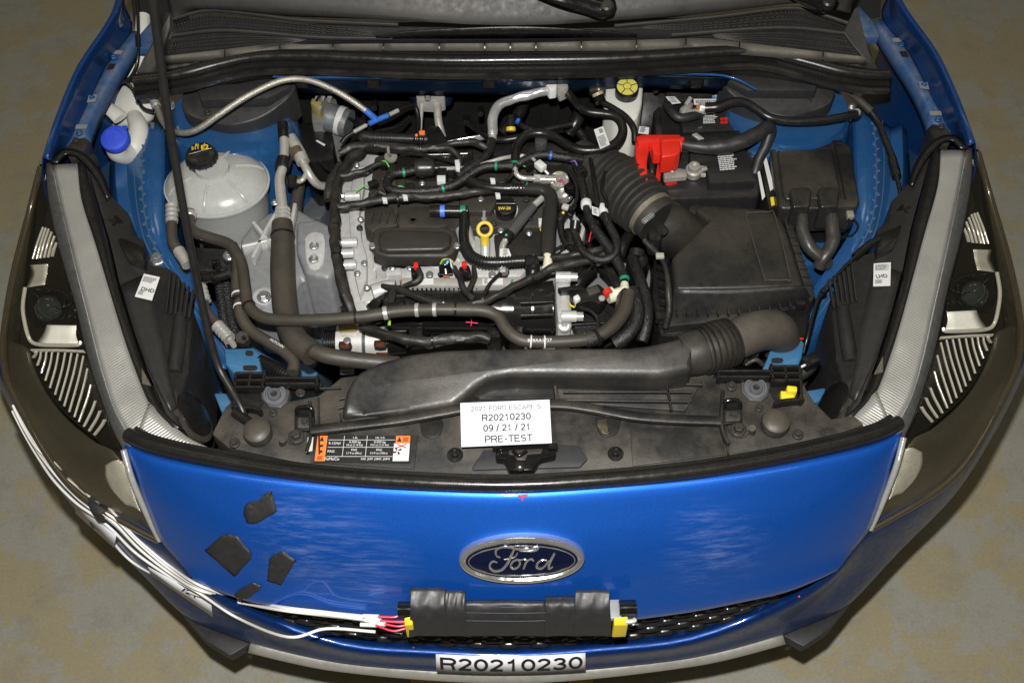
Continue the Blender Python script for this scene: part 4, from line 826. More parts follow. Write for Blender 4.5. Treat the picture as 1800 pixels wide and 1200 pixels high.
# double front seal
FS = thing('front_seal', 'black double rubber seal along the top of the blue bumper', 'seal', (915, 850, .90))
SE = [(224, 762, .905), (262, 780, .912), (346, 800, .922), (470, 822, .93), (600, 838, .936), (760, 848, .94), (915, 851, .941)]
p = pts(SE); p[-1].x = 0; p = p+[mir(v) for v in p[-2::-1]]; se = [V(a) for a in cr([tuple(v) for v in p], 8)]
sweep('seal_bulb', se, [1]*len(se), [(.0115*a, .011*b) for a, b in circ(14)], SEAL, FS, up=V((0, 0, 1)))
sweep('seal_lip', [v+V((0, .011, -.002)) for v in se[3:-3]], [1]*(len(se)-6), [(.010, .000), (.004, .007), (-.006, .006), (-.010, -.004), (0, -.012)], SEAL, FS, up=V((0, 0, 1)))
sweep('seal_carrier', [v+V((0, .008, -.014)) for v in se], [1]*len(se), [(.016, .004), (-.016, .004), (-.016, -.008), (.016, -.008)], BLK, FS, up=V((0, 0, 1)))
# ---------------------------------------------------------------- intake duct
DU = thing('intake_duct', 'dusty black intake duct with a wide flat mouth crossing behind the radiator cover', 'air duct', (900, 640, .88))
DUM = mat('duct_plastic', (.015, .015, .015), .42, dust=1.2, dmin=.43, dmax=.63, dcol=(.082, .073, .060), dscale=7, bump=.15)
prism('duct_body', [(598, 734, .912), (603, 705, .925), (611, 676, .935), (630, 652, .942), (667, 633, .948), (722, 619, .953), (778, 612, .957), (850, 609, .96), (1000, 608, .96), (1100, 608, .962), (1150, 602, .965), (1206, 588, .968), (1214, 620, .965), (1220, 650, .955), (1160, 660, .952), (1080, 659, .952), (980, 658, .95), (900, 658, .948), (862, 663, .945), (838, 678, .94), (818, 695, .932), (796, 712, .925), (722, 724, .915), (640, 728, .91)], .95, .885, DUM, DU, .015, 5)
tube('duct_sleeve', [(1196, 626, .935), (1222, 620, .935), (1240, 615, .935)], [34, 37, 37], DUM, DU, n=32)
tube('bellows', [(1232, 617, .935), (1258, 609, .934), (1284, 600, .93)], [38, 40, 38], BLK, DU, n=32, corr=(8.5, .14))
ELB = mat('elbow_dusty', (.05, .044, .036), .6, dust=.95, dcol=(.15, .128, .10), bump=.2)
tube('duct_elbow', [(1276, 603, .928), (1300, 594, .925), (1330, 582, .915), (1360, 580, .895), (1372, 592, .86), (1374, 612, .82)], [35, 34, 34, 34, 33, 32], ELB, DU, n=32)
# ---------------------------------------------------------------- white test card and AC label
q = [(809, 708, .9335), (966, 702, .9335), (970, 778, .9335), (811, 785, .9335)]
WC = tag(card('test_card', q, WHITE, None, .0012), 'white printed card lying on the radiator cover above the latch', 'card')
X = P(*q[1])-P(*q[0]); Y = P(*q[0])-P(*q[3]); xw = X.length
q_card, XC, YC_ = q, X, Y
q2 = [(557, 765, .9048), (724, 765, .9048), (721, 814, .9048), (551, 811, .9048)]
AL = tag(card('refrigerant_label', q2, INK, None, .0008), 'black and orange refrigerant label on the left of the radiator cover', 'label')
A2_ = pts(q2); LX = A2_[1]-A2_[0]; LY = A2_[0]-A2_[3]
def sub(nm, u0, v0, u1, v1, m, lift=.0006):
    f = lambda u, v: A2_[0]+LX*u-LY*v+V((0, 0, lift)); return card(nm, [f(u0, v0), f(u1, v0), f(u1, v1), f(u0, v1)], m, AL, .0003)
sub('orange_column', .01, .02, .115, .98, ORG); sub('orange_header', .835, .02, .985, .30, ORG); sub('white_panel', .82, .31, .985, .98, WLAB)
for a in ((.13, .17, .825, .185), (.13, .45, .825, .465), (.13, .80, .825, .815), (.29, .02, .295, .80), (.53, .02, .535, .80)): sub('rule_line', *a, WLAB)
def ltext(s, u, v, h, wf, m=WLAB): text('lettering', s, A2_[0]+LX*u-LY*v+V((0, 0, .0007)), LX, LY, h, m, AL, .0003, .01, 'CENTER', fitw=LX.length*wf)
ltext('R-1234yf', .20, .35, .0045, .125); ltext('PAG', .17, .66, .0045, .07); ltext('FoMoCo', .19, .955, .0055, .15)
ltext('SAE  J639  J2842  J2845', .64, .94, .0038, .30); ltext('1.5L', .41, .13, .0035, .05); ltext('2.0L / 2.5L', .67, .13, .0035, .10)
ltext('0.500 kg', .41, .30, .0040, .12); ltext('18 oz (1.10 lbs)', .41, .41, .0036, .17); ltext('0.550 kg', .67, .30, .0040, .12); ltext('19.5 oz (1.21 lbs)', .67, .41, .0036, .19)
ltext('PAG', .41, .60, .0040, .06); ltext('2.7 fl oz (80cc)', .41, .72, .0036, .16); ltext('PAG', .67, .60, .0040, .06); ltext('3.4 fl oz (100cc)', .67, .72, .0036, .18)
f = lambda u, v, l=.0010: A2_[0]+LX*u-LY*v+V((0, 0, l))
for c, s in ((.06, .15), (.873, .17)):
    card('warning_triangle', [f(c, s-.11), f(c+.024, s+.08), f(c-.024, s+.08)], INK, AL, .0003)
for v in (.38, .60): card('warning_sign', [f(.045, v), f(.075, v-.03), f(.085, v+.06), f(.04, v+.09)], INK, AL, .0003)
card('book_sign', [f(.035, .80), f(.09, .78), f(.09, .93), f(.035, .95)], mat('book_red', (.4, .08, .02), .5), AL, .0003)
card('book_sign', [f(.91, .09), f(.97, .07), f(.97, .24), f(.91, .26)], mat('book_red', (.4, .08, .02), .5), AL, .0003)
for k in range(4):
    a = k*math.pi/2+.4; c = f(.862, .60); dx = LX.normalized(); dy = LY.normalized(); g = lambda r, t: c+(dx*math.cos(t)+dy*math.sin(t))*r
    card('fan_blade', [g(.0005, a), g(.007, a-.25), g(.008, a+.3), g(.004, a+.5)], INK, AL, .0003)
for aa in (.6, -.6): bar('cross_stroke', [f(.90, .42)+V((-.008, aa*.006, .0004)), f(.90, .42)+V((.008, -aa*.006, .0004))], 1.6, .0006, RED, AL, straight=True)
# ---------------------------------------------------------------- blue brackets either side
b1 = thing('blue_bracket', 'light blue steel bracket behind the left lattice bracket', 'bracket', (425, 640, .80))
prism('plate', [(393, 612), (446, 610), (456, 622), (460, 650), (466, 664), (415, 662), (396, 640)], .86, .80, BLUEB, b1, .005)
for x, y, a, b in ((438, 620, 6, 4), (439, 646, 11, 4)): prism('slot', [(x-a, y-b), (x+a, y-b), (x+a, y+b), (x-a, y+b)], .8615, .85, PIT, b1, 0, curve=2)
b2 = thing('blue_bracket', 'light blue steel bracket behind the yellow clip', 'bracket', (1375, 620, .80))
prism('plate', [(1357, 602), (1370, 598), (1408, 595), (1415, 602), (1410, 628), (1398, 655), (1338, 652), (1350, 625)], .86, .80, BLUEB, b2, .005)
bar('red_edge', [(1350, 606, .866), (1366, 598, .866), (1412, 595, .866)], 2.5, .004, RED, b2)
for x, y, a, b in ((1370, 608, 7, 5), (1366, 633, 9, 4)): prism('slot', [(x-a, y-b), (x+a, y-b), (x+a, y+b), (x-a, y+b)], .8615, .85, PIT, b2, 0, curve=2)
for mf, ps in ((0, [(375, 690), (412, 690), (416, 716), (388, 722)]), (1, [(1405, 688), (1452, 680), (1448, 702), (1410, 716)])):
    t = prism('lower_crossmember', ps, .76, .68, BLUEB, CAR, .004)
# prop rod for the hood
PR = thing('hood_prop_rod', 'slim black hood prop rod leaning up past the coolant tank', 'prop rod', (428, 722, .89))
rodp = [(432, 738, .90), (424, 716, .915), (404, 680, .93), (384, 644, .95), (368, 590, 1.0), (345, 485, 1.10), (322, 365, 1.22), (296, 210, 1.37), (276, 60, 1.52), (262, -60, 1.64)]
tube('rod', rodp, [6.2]*10, mat('rod_black', (.010, .010, .010), .38, dust=.25), PR, n=14)
tube('rod_foot', [(412, 724, .91), (438, 742, .91)], 8, BLKC, PR)
# ---------------------------------------------------------------- left side of the bay
# coolant expansion tank
TK = thing('coolant_tank', 'milky white plastic coolant expansion tank with black screw cap', 'coolant tank', (380, 320, .75))
c = P(381, 322, .85)
def ell(name, c, prof, m, parent, sx=1., n=48, rot=0.):
    vs = [c+V(((r*sx)*math.cos(2*math.pi*i/n), r*math.sin(2*math.pi*i/n), h)) for r, h in prof for i in range(n)]
    fs = [(k*n+i, k*n+(i+1) % n, (k+1)*n+(i+1) % n, (k+1)*n+i) for k in range(len(prof)-1) for i in range(n)]+[tuple(range(n))[::-1], tuple((len(prof)-1)*n+i for i in range(n))]
    return mesh_obj(name, vs, fs, m, parent, 50)
ell('tank_body', c, [(.075, -.12), (.084, -.06), (.088, -.012), (.090, -.006), (.0915, -.005), (.0915, .002), (.0895, .004), (.086, .010), (.078, .019), (.066, .027), (.050, .033), (.036, .037), (.031, .039), (.0295, .044), (.0295, .048)], TANKW, TK, 1.15)
# moulded weld rim and ribs
ell('weld_rim', c+V((0, 0, -.004)), [(.0915, -.003), (.0945, -.002), (.0945, .003), (.0915, .004)], TANKW, TK, 1.15)
for a in (.35, 1.25, 2.3, 3.6, 4.6, 5.5):
    d = V((math.cos(a)*1.15, math.sin(a), 0)); pth = [c+d*.040+V((0, 0, .036)), c+d*.060+V((0, 0, .0296)), c+d*.078+V((0, 0, .019)), c+d*.087+V((0, 0, .007))]
    tube('tank_rib', pth, 3.0, TANKW, TK, n=8)
prism('tank_foot', [(358, 398), (430, 380), (445, 420), (430, 430), (374, 425)], .74, .60, TANKW, TK, .006)
for k in range(6): bar('foot_rib', [(372+k*10, 400-k*2, .744), (378+k*11, 426, .742)], 2.5, .008, TANKW, TK, straight=True)
cc = c+V((-.022, .022, .046))
CAP = lathe('cap', cc, (0, -.12, 1), [(.030, -.012), (.0315, -.006), (.0315, .014), (.029, .019), (.024, .021), (.012, .0212)], BLKC, TK, 40)
for k in range(16):
    a = 2*math.pi*k/16; box('cap_grip', cc+V((.0315*math.cos(a), .0315*math.sin(a)-.0008, .004)), .004, .003, .017, BLKC, CAP, .0008, rz=a)
bar('cap_grip_bar', [cc+V((-.022, -.006, .022)), cc+V((.022, .010, .0225))], 9, .008, BLKC, CAP, straight=True)
YC = mat('yellow_print', (.75, .55, .03), .5)
for s, dx, dy, h in (('511', -.016, .0, .0075), ('&!', -.010, .010, .006), ('E2', .004, .0, .011), ('A', .006, .012, .005)):
    text('cap_print', s, cc+V((dx, dy, .0275)), V((1, .18, 0)), V((-.18, 1, .12)), h, YC, CAP, .0004, .02)
# washer filler: neck, elbow bulb and blue cap
WS = thing('washer_filler', 'white washer filler neck with a blue flip cap by the left fender', 'washer filler', (215, 240, .72))
tube('neck', [(166, 172, .85), (180, 184, .86), (198, 196, .86), (212, 208, .855)], [13, 14, 15, 17], RESW, WS, n=20, flat=.5)
tube('elbow', [(236, 205, .83), (244, 226, .835), (240, 252, .83), (226, 268, .825), (208, 266, .85), (203, 252, .88)], [16, 20, 22, 23, 22, 19], RESW, WS, n=24)
bc = P(204, 246, .895)
lathe('blue_cap', bc, (-.10, -.30, 1), [(.025, -.006), (.0295, -.004), (.0305, .004), (.0285, .010), (.022, .013), (.018, .0135), (.017, .011), (.006, .012)], COB, WS, 40)
box('cap_tab', bc+V((.014, .028, .006)), .012, .012, .006, COB, WS, .002)
tk = loft('washer_tank', [[(180, 170, .80), (200, 150, .84), (235, 145, .86), (270, 150, .86)], [(170, 195, .79), (200, 185, .83), (235, 180, .85), (275, 185, .85)], [(168, 225, .76), (205, 225, .79), (245, 225, .80), (268, 215, .80)]], RESW, WS, 4, 4, .003)
tube('rear_neck', [(252, 30, .92), (250, 60, .91), (246, 100, .89), (232, 140, .86)], [15, 16, 14, 14], RESW, WS, n=18)
# thin hose with joints down from the rear left corner
CB = thing('washer_tube', 'thin black tube hanging past the left hinge and washer neck', 'tube', (240, 70, .9))
tube('tube', [(238, -40, 1.02), (242, 20, 1.0), (243, 60, .98), (243, 95, .96), (238, 120, .94), (225, 140, .92), (205, 146, .91), (195, 142, .91)], 3, RUBB, CB, n=10)
tube('joint', [(242, 62, .982), (243, 80, .972)], 5.2, RUBB, CB, n=12)
tube('tube_tail', [(218, 142, .915), (232, 155, .90), (240, 172, .89), (252, 190, .885), (270, 196, .885)], 3, RUBB, CB, n=10, corr=(5, .2))
# braided earth strap arching over the left strut tower
BS = thing('braided_line', 'silver braided line arching from the left wing over the strut tower', 'hose', (330, 230, .86))
BRS = mat('silver_braid', (.42, .40, .35), .38, metal=.7, bump=1., bscale=700, vary=.3)
tube('line', [(268, 168, .92), (276, 188, .915), (286, 212, .91), (300, 228, .915), (325, 234, .925), (350, 226, .94), (385, 202, .965), (430, 172, .985), (480, 147, .995), (515, 139, .995), (550, 143, .98), (590, 160, .955), (620, 178, .935), (645, 196, .915)], 6.3, BRS, BS, n=14)
tube('end_fitting', [(266, 164, .92), (275, 186, .917)], 8.5, STEEL, BS, n=12)
tube('blue_sleeve', [(642, 194, .917), (654, 204, .91), (662, 212, .905)], 6.5, BLUT, BS, n=12)
tube('blue_sleeve', [(648, 218, .905), (665, 210, .905), (682, 203, .905)], 5.5, BLUT, BS, n=12)
tube('branch', [(682, 203, .905), (698, 195, .905), (712, 188, .90), (728, 186, .89), (735, 205, .87), (735, 240, .83)], [4, 4, 5, 5, 5, 5], RUBB, BS, n=10)
tube('branch', [(648, 218, .905), (630, 228, .90), (610, 240, .89), (600, 252, .88)], [4, 4, 5, 5], RUBB, BS, n=10)
tube('ferrule', [(684, 202, .906), (700, 194, .906)], 4.6, STEEL, BS, n=10); tube('ferrule', [(644, 220, .906), (622, 232, .902)], 4.2, STEEL, BS, n=10)
lathe('earth_bolt', P(300, 188, .905), (0, 0, 1), [(.010, 0), (.010, .010), (.006, .012), (.005, .02)], STEEL, BS, 14)
# brake control unit behind the tower
AB = thing('brake_unit', 'black brake control unit with grey motor can behind the left tower', 'brake unit', (560, 230, .70))
prism('control_box', [(525, 215), (570, 212), (585, 235), (588, 280), (545, 285), (525, 262)], .80, .62, BLKC, AB, .006)
prism('valve_block', [(546, 172), (590, 170), (600, 212), (548, 214)], .83, .70, mat('valve_alu', (.28, .29, .28), .45, metal=.6, dust=.3), AB, .004)
tube('motor_can', [(578, 206, .825), (614, 218, .82)], 29, mat('motor_zinc', (.34, .37, .38), .35, metal=.7, vary=.25), AB, n=32)
tube('motor_collar', [(594, 211, .823), (604, 214, .821)], 30.2, mat('motor_label', (.5, .5, .5), .5), AB, n=32)
for x, y in ((556, 180), (566, 176), (578, 178), (560, 196)): tube('pipe_nut', [(x, y, .845), (x+2, y-8, .86)], 5, STEEL, AB, n=6)
tube('brake_pipe', [(586, 209, .84), (612, 208, .84), (625, 218, .82), (628, 235, .80)], 3, RUBB, AB, n=8)
tube('brake_pipe', [(556, 178, .86), (566, 164, .88), (590, 162, .89), (620, 172, .88), (645, 190, .87)], 2.6, RUBB, AB, n=8)
prism('connector', [(545, 180), (550, 172), (566, 178), (560, 192)], .86, .83, mat('conn_yellowish', (.3, .25, .08), .5), AB, .003)
lb = prism('mark', [(555, 248), (557, 246), (572, 254), (570, 257)], .8005, .80, WLAB, AB, 0)
# air-conditioning pipes behind the tank
PA = thing('refrigerant_pipe', 'dull aluminium pipe descending behind the coolant tank', 'pipe', (495, 320, .7))
pp = [(499, 240, .90), (500, 262, .895), (498, 290, .89), (492, 312, .885), (493, 335, .88), (496, 360, .875), (497, 378, .872)]
tube('pipe', pp, [9, 9, 9, 9.5, 10, 10, 10], PIPE, PA, n=20)
tube('clamp', [(500, 281, .892), (496, 296, .89)], 15, RUBB, PA, n=20)
tube('cap', [(497, 218, .905), (499, 244, .90)], 11, BLKC, PA, n=14)
tube('crimp_collar', [(497, 368, .873), (497, 394, .87)], [13, 14], STEEL, PA, n=20, corr=(9, .18), straight=False)
PB = thing('refrigerant_valve', 'aluminium charge valve pipe branching right of the strut tower', 'pipe', (530, 290, .7))
tube('valve_body', [(512, 240, .895), (520, 258, .89), (527, 272, .885), (533, 286, .88)], [9, 12, 13, 13], PIPE, PB, n=20)
tube('valve_ring', [(519, 264, .889), (524, 274, .886)], 14.5, mat('ring_brown', (.12, .10, .07), .4, metal=.4), PB, n=20)
tube('pipe', [(531, 282, .88), (540, 300, .875), (550, 316, .86), (562, 326, .84), (582, 328, .82)], [8, 8, 8.5, 8, 8], PIPE, PB, n=18)
tube('pipe', [(541, 300, .875), (532, 316, .87), (520, 320, .865)], 5, PIPE, PB, n=14)
tube('rubber_foot', [(512, 312, .87), (514, 326, .865)], 11, RUBB, PB, n=14)
h = tag(tube('rubber_stub', [(528, 315, .80), (524, 340, .795), (520, 360, .79), (517, 380, .785)], [11, 12, 13, 16], RUB, None, n=18), 'dusty rubber stub hose standing right of the aluminium pipe', 'hose')
# thick insulated hose
TH = thing('insulated_hose', 'thick foam covered hose curving down to the radiator beside the engine mount', 'hose', (500, 500, .7))
tp = [(496, 392, .872), (497, 430, .865), (497, 480, .86), (500, 530, .86), (507, 570, .86), (522, 600, .865), (550, 622, .87)]
tube('foam_sleeve', tp, [19, 21.5, 22.5, 22.5, 22, 22, 22], RUB, TH, n=24)
tube('inner_hose', [(540, 612, .87), (575, 625, .87), (620, 632, .865), (660, 636, .86), (700, 640, .85)], [14, 14, 14, 14, 14], RUB, TH, n=20)
ring_on('strap', tp, .09, 22.5, 5, BLKC, TH)
# left heater hoses (from the tank down)
HA = thing('coolant_hose', 'narrow dusty coolant hose from the tank front, forking towards the radiator', 'hose', (300, 420, .7))
ha = [(334, 372, .86), (333, 395, .86), (342, 408, .862), (370, 418, .866), (400, 428, .868), (414, 444, .868), (418, 470, .866), (416, 500, .864), (420, 530, .862), (424, 555, .862), (440, 580, .86), (470, 600, .86), (500, 618, .86), (516, 636, .86), (514, 655, .86)]
tube('hose', ha, 10.5, RUB, HA, n=18, res=10); ring_on('clip_band', ha, .02, 13, 12, PIPE, HA); ring_on('white_band', ha, .545, 11.2, 4, WLAB, HA); ring_on('white_band', ha, .605, 11.2, 4, WLAB, HA); ring_on('clip_band', ha, .575, 12.5, 9, BLKC, HA)
text('hose_print', 'HUTCHIN', P(474, 598, .874), P(500, 612, .874)-P(474, 596, .874), V((.35, 1, 0)), .005, WLAB, HA, .001, .01)
HB = thing('coolant_hose', 'long dusty coolant hose crossing the front of the engine below the intake', 'hose', (700, 560, .8))
hb = [(408, 432, .87), (424, 462, .872), (430, 500, .875), (436, 535, .878), (456, 555, .885), (490, 562, .893), (560, 562, .905), (640, 556, .915), (700, 547, .92), (760, 544, .925), (810, 544, .927), (850, 546, .927), (875, 556, .925), (888, 576, .922), (905, 592, .92), (930, 600, .918), (990, 600, .915), (1040, 594, .912), (1075, 575, .91), (1098, 545, .905), (1106, 515, .90)]
tube('hose', hb, [10.5]*17+[11, 12, 12, 11], RUB, HB, n=18, res=10)
for t, m, wd, r in ((.40, BLKC, 4, 11.6), (.455, STEEL, 8, 12), (.513, STEEL, 7, 12), (.545, STEEL, 7, 12), (.583, BLKC, 4, 11.6), (.748, WLAB, 3, 11.2), (.772, WLAB, 3, 11.2), (.17, BLKC, 6, 11.8)): ring_on('band', hb, t, r, wd, m, HB)
text('hose_print', 'B28AA1727', P(928, 601, .932), V((1, 0, 0)), V((0, 1, .2)), .006, WLAB, HB, .0006, .01)
HC = thing('ac_hose', 'dusty hose with silver crimped collar running down inside the left headlight', 'hose', (340, 480, .75))
hc = [(302, 370, .86), (302, 400, .855), (304, 425, .85), (316, 445, .845), (326, 462, .845)]
tube('hose', hc, [10, 10, 10.5, 10.5, 10], RUB, HC, n=18); tube('crimp_collar', [(302, 362, .863), (302, 392, .857)], 11.5, PIPE, HC, n=18, corr=(10, .12))
tube('collar', [(314, 440, .848), (330, 466, .845)], 11, PIPE, HC, n=16)
tube('hose', [(352, 492, .83), (356, 520, .826), (364, 546, .822), (380, 566, .82), (392, 580, .82)], 8.5, RUB, HC, n=16)
tube('crimp_collar', [(350, 490, .832), (362, 530, .826)], 8.8, PIPE, HC, n=16, corr=(10, .25)); tube('crimp_collar', [(382, 572, .822), (404, 596, .82)], 11, STEEL, HC, n=16, corr=(9, .2))
tube('hose', [(402, 594, .82), (412, 608, .80)], 6, PIPE, HC, n=12)
HD = thing('coolant_hose', 'short black hose with shiny clip above the black mount plate', 'hose', (375, 480, .8))
hd = [(346, 482, .84), (360, 488, .85), (380, 487, .855), (405, 480, .86)]
tube('hose', hd, 9, RUBB, HD, n=16); ring_on('clip', hd, .62, 11.5, 9, BLKG, HD); tube('clip_ear', [(380, 460, .87), (384, 478, .87)], 5, BLKG, HD); box('clip_head', (380, 462, .878), .016, .010, .010, BLKG, HD)
for k, (a, b) in enumerate(((386, 410), (398, 425))): tag(tube('ribbed_hose', [(a, 500, .80), (a+8, 560, .79), (a+24, 610, .78)], 9, BRAID, None, n=14, corr=(6, .12)), ['left', 'right'][k]+' one of two black braided hoses below the shiny clip', 'hose')
# black mount plate with big bolts
MP = thing('mount_plate', 'black steel engine mount plate bolted to the left rail', 'mount plate', (350, 460, .72))
prism('plate', [(262, 455), (272, 438), (300, 430), (345, 432), (400, 436), (412, 448), (408, 476), (340, 475), (280, 478)], .79, .74, mat('plate_black', (.012, .012, .012), .25, dust=.2), MP, .008, 3)
bolt((277, 456, .80), 15, BOLT, MP); bolt((403, 449, .80), 12, BOLT, MP)
lathe('washer', (277, 457, .795), (0, 0, 1), [(.019, 0), (.019, .005), (.016, .007)], BOLT, MP, 24)
# engine mount casting (pale alloy, ribbed)
EM = thing('engine_mount', 'ribbed pale alloy engine mount casting beside the coolant tank', 'engine mount', (470, 470, .6))
prism('body', [(420, 420), (440, 395), (470, 372), (520, 362), (560, 385), (575, 415), (575, 470), (560, 500), (530, 485), (495, 560), (440, 545), (430, 480)], .80, .58, ALUD, EM, .012, 3)
prism('shoulder', [(520, 388), (560, 384), (590, 400), (595, 460), (578, 490), (535, 478), (520, 440)], .83, .60, ALUD, EM, .010, 3)
prism('socket', [(535, 420), (545, 408), (565, 408), (572, 424), (568, 462), (552, 474), (538, 462)], .834, .80, ALU, EM, .004, 2, curve=2)
for L in ([(448, 398), (480, 440), (500, 480)], [(492, 374), (470, 410), (446, 460)], [(520, 366), (512, 420), (512, 470)], [(428, 440), (470, 430), (520, 420)]): bar('rib', [(x, y, .81) for x, y in L], 7, .03, ALU, EM)
for x, y in ((552, 432), (551, 455)): bolt((x, y, .838), 9, BOLT, EM); tube('stud', [(x, y, .84), (x+1, y-8, .865)], 4, STEEL, EM, n=10)
bolt((464, 522, .81), 13, BOLT, EM); lathe('washer', (464, 523, .80), (0, 0, 1), [(.021, 0), (.021, .006), (.018, .008)], ALU, EM, 24)
bolt((483, 356, .82), 7, BOLT, EM)
# grey-blue side rail seen under the mount
SR = prism('side_rail', [(440, 540), (500, 470), (560, 500), (575, 560), (560, 640), (520, 680), (440, 640)], .60, .45, mat('rail_grey_blue', (.05, .085, .12), .45, metal=.2, dust=.4, dcol=(.12, .12, .12)), CAR, .01)
SR2 = prism('side_rail', [(515, 300), (575, 300), (590, 345), (565, 385), (520, 385)], .66, .5, mat('rail_grey', (.075, .085, .10), .5, metal=.3, dust=.4), CAR, .01)
prism('side_rail', [(410, 560), (470, 600), (560, 650), (560, 720), (430, 690)], .66, .5, BLUEB, CAR, .01)
# corrugated conduit by the blue bracket and hex plug
t = tag(tube('conduit', [(456, 632, .85), (474, 642, .85), (492, 652, .85), (508, 660, .85)], [9, 10, 10, 7], BLKC, None, n=16, corr=(5, .25)), 'short corrugated black conduit right of the left blue bracket', 'conduit')
hx = thing('hex_plug', 'dark hexagonal plug above the left blue bracket', 'plug', (428, 600, .82))
lathe('hex_head', (428, 598, .85), (0, -.2, 1), [(.013, 0), (.014, .003), (.014, .014), (.012, .016)], BRASS, hx, 6); lathe('plug_pin', (429, 594, .868), (0, -.2, 1), [(.004, 0), (.004, .004)], BLKC, hx, 12)
tube('plug_body', [(428, 606, .83), (428, 598, .85)], 12, BLKC, hx)
# ---------------------------------------------------------------- engine
BRN = mat('cover_brown_dust', (.020, .019, .017), .55, dust=.95, dcol=(.088, .072, .054), dscale=12, bump=.3)
EN_ = thing('engine', 'dusty four cylinder engine in the middle of the bay', 'engine', (830, 420, .45))
prism('cylinder_head', [(612, 300), (1005, 290), (1015, 400), (1010, 485), (900, 505), (700, 520), (640, 560), (612, 500)], .775, .45, ALUD, EN_, .006)
# timing side castings
prism('timing_cover', [(606, 285), (640, 264), (668, 262), (664, 290), (655, 320), (648, 360), (650, 395), (655, 440), (662, 480), (660, 520), (640, 555), (624, 548), (612, 500), (600, 440), (595, 380), (600, 320)], .805, .5, ALU, EN_, .006)
prism('timing_web', [(622, 300), (640, 290), (640, 330), (632, 372), (636, 420), (645, 450), (645, 490), (632, 520), (622, 480), (616, 420), (612, 360)], .825, .78, ALU, EN_, .004)
for x, y, r, l in ((620, 345, 10, 26), (615, 427, 10, 26), (612, 446, 9, 20), (616, 466, 9, 20), (640, 300, 8, 18)):
    tube('casting_boss', [(x-l/2, y, .835), (x+l/2, y-1, .835)], r, ALU, EN_, n=16); bolt(P(x-l/2-2, y, .835), 7, BOLT, EN_, axis=(-1, 0, .2))
for x, y in ((627, 290), (640, 462), (634, 385), (660, 415), (645, 505)): bolt((x, y, .835), 6, BOLT, EN_)
for (a, b, z0) in ((668, 455, .80), (690, 470, .80), (668, 500, .79)):
    prism('casting_pad', [(a-14, b-12), (a+14, b-14), (a+16, b+12), (a-12, b+14)], z0+.012, .72, ALU, EN_, .004)
tube('casting_pipe', [(655, 515, .82), (680, 508, .82), (695, 508, .82)], 16, ALU, EN_, n=18)
tube('casting_pipe', [(650, 530, .80), (648, 560, .78)], 14, ALU, EN_, n=16)
# valve cover: several stepped dusty mouldings
prism('valve_cover', [(658, 275), (700, 262), (830, 268), (1000, 290), (1004, 330), (960, 400), (880, 400), (830, 405), (655, 405), (640, 395), (642, 360), (652, 320)], .825, .806, BRN, EN_, .006)
prism('cover_step', [(640, 368), (690, 362), (700, 395), (655, 408), (640, 398)], .845, .80, BRN, EN_, .004)
prism('cover_step', [(700, 362), (760, 362), (790, 395), (770, 402), (700, 402)], .85, .80, BRN, EN_, .004)
prism('cover_step', [(655, 300), (690, 296), (700, 330), (652, 340)], .842, .80, BRN, EN_, .004)
prism('cover_step', [(806, 345), (860, 335), (880, 352), (862, 372), (810, 372)], .84, .80, BRN, EN_, .004)
prism('cover_step', [(700, 318), (712, 312), (712, 330), (698, 330)], .85, .80, BRN, EN_, .003)
for k in range(4): bar('cover_rib', [(652+k*14, 392, .848), (656+k*14, 374, .848)], 3, .006, BRN, EN_, straight=True)
lathe('cover_eye', (726, 387, .851), (0, 0, 1), [(.009, 0), (.009, .003), (.006, .003), (.005, 0)], BRN, EN_, 18)
prism('rear_cover', [(692, 270), (830, 262), (835, 290), (820, 302), (735, 305), (700, 298)], .85, .78, BLKC, EN_, .005)
bar('rear_cover_edge', [(704, 273, .853), (760, 272, .853), (822, 270, .853)], 2, .003, STEEL, EN_, straight=True)
prism('rear_cover', [(850, 255), (905, 248), (1000, 250), (1030, 275), (980, 290), (880, 285)], .85, .76, BLK, EN_, .005)
prism('rear_manifold', [(640, 240), (720, 255), (840, 250), (900, 240), (1000, 240), (1020, 280), (640, 290)], .80, .55, BLK, EN_, .01)
prism('rear_bracket', [(752, 222), (772, 220), (790, 252), (770, 258), (750, 256)], .87, .80, BLKC, EN_, .004)
for x, y in ((690, 300), (660, 345)): lathe('coil_boss', (x, y, .845), (0, -.2, 1), [(.014, -.01), (.014, .006), (.010, .010)], BLK, EN_, 18)
# oil separator: box with raised lid
prism('separator_box', [(652, 425), (656, 404), (668, 398), (780, 398), (800, 404), (806, 420), (800, 440), (786, 450), (680, 450), (658, 444)], .862, .834, BRN, EN_, .006, 3)
prism('separator_lid', [(664, 420), (668, 406), (690, 402), (782, 405), (794, 412), (792, 430), (778, 438), (680, 440), (666, 436)], .874, .85, mat('separator_lid', (.022, .021, .020), .42, dust=.55, dscale=5), EN_, .006, 3)
prism('separator_foot', [(658, 446), (718, 450), (712, 462), (676, 460), (655, 452)], .84, .825, BLKC, EN_, .004)
for x, y in ((655, 432), (803, 432)): bolt((x, y, .86), 7, BOLT, EN_)
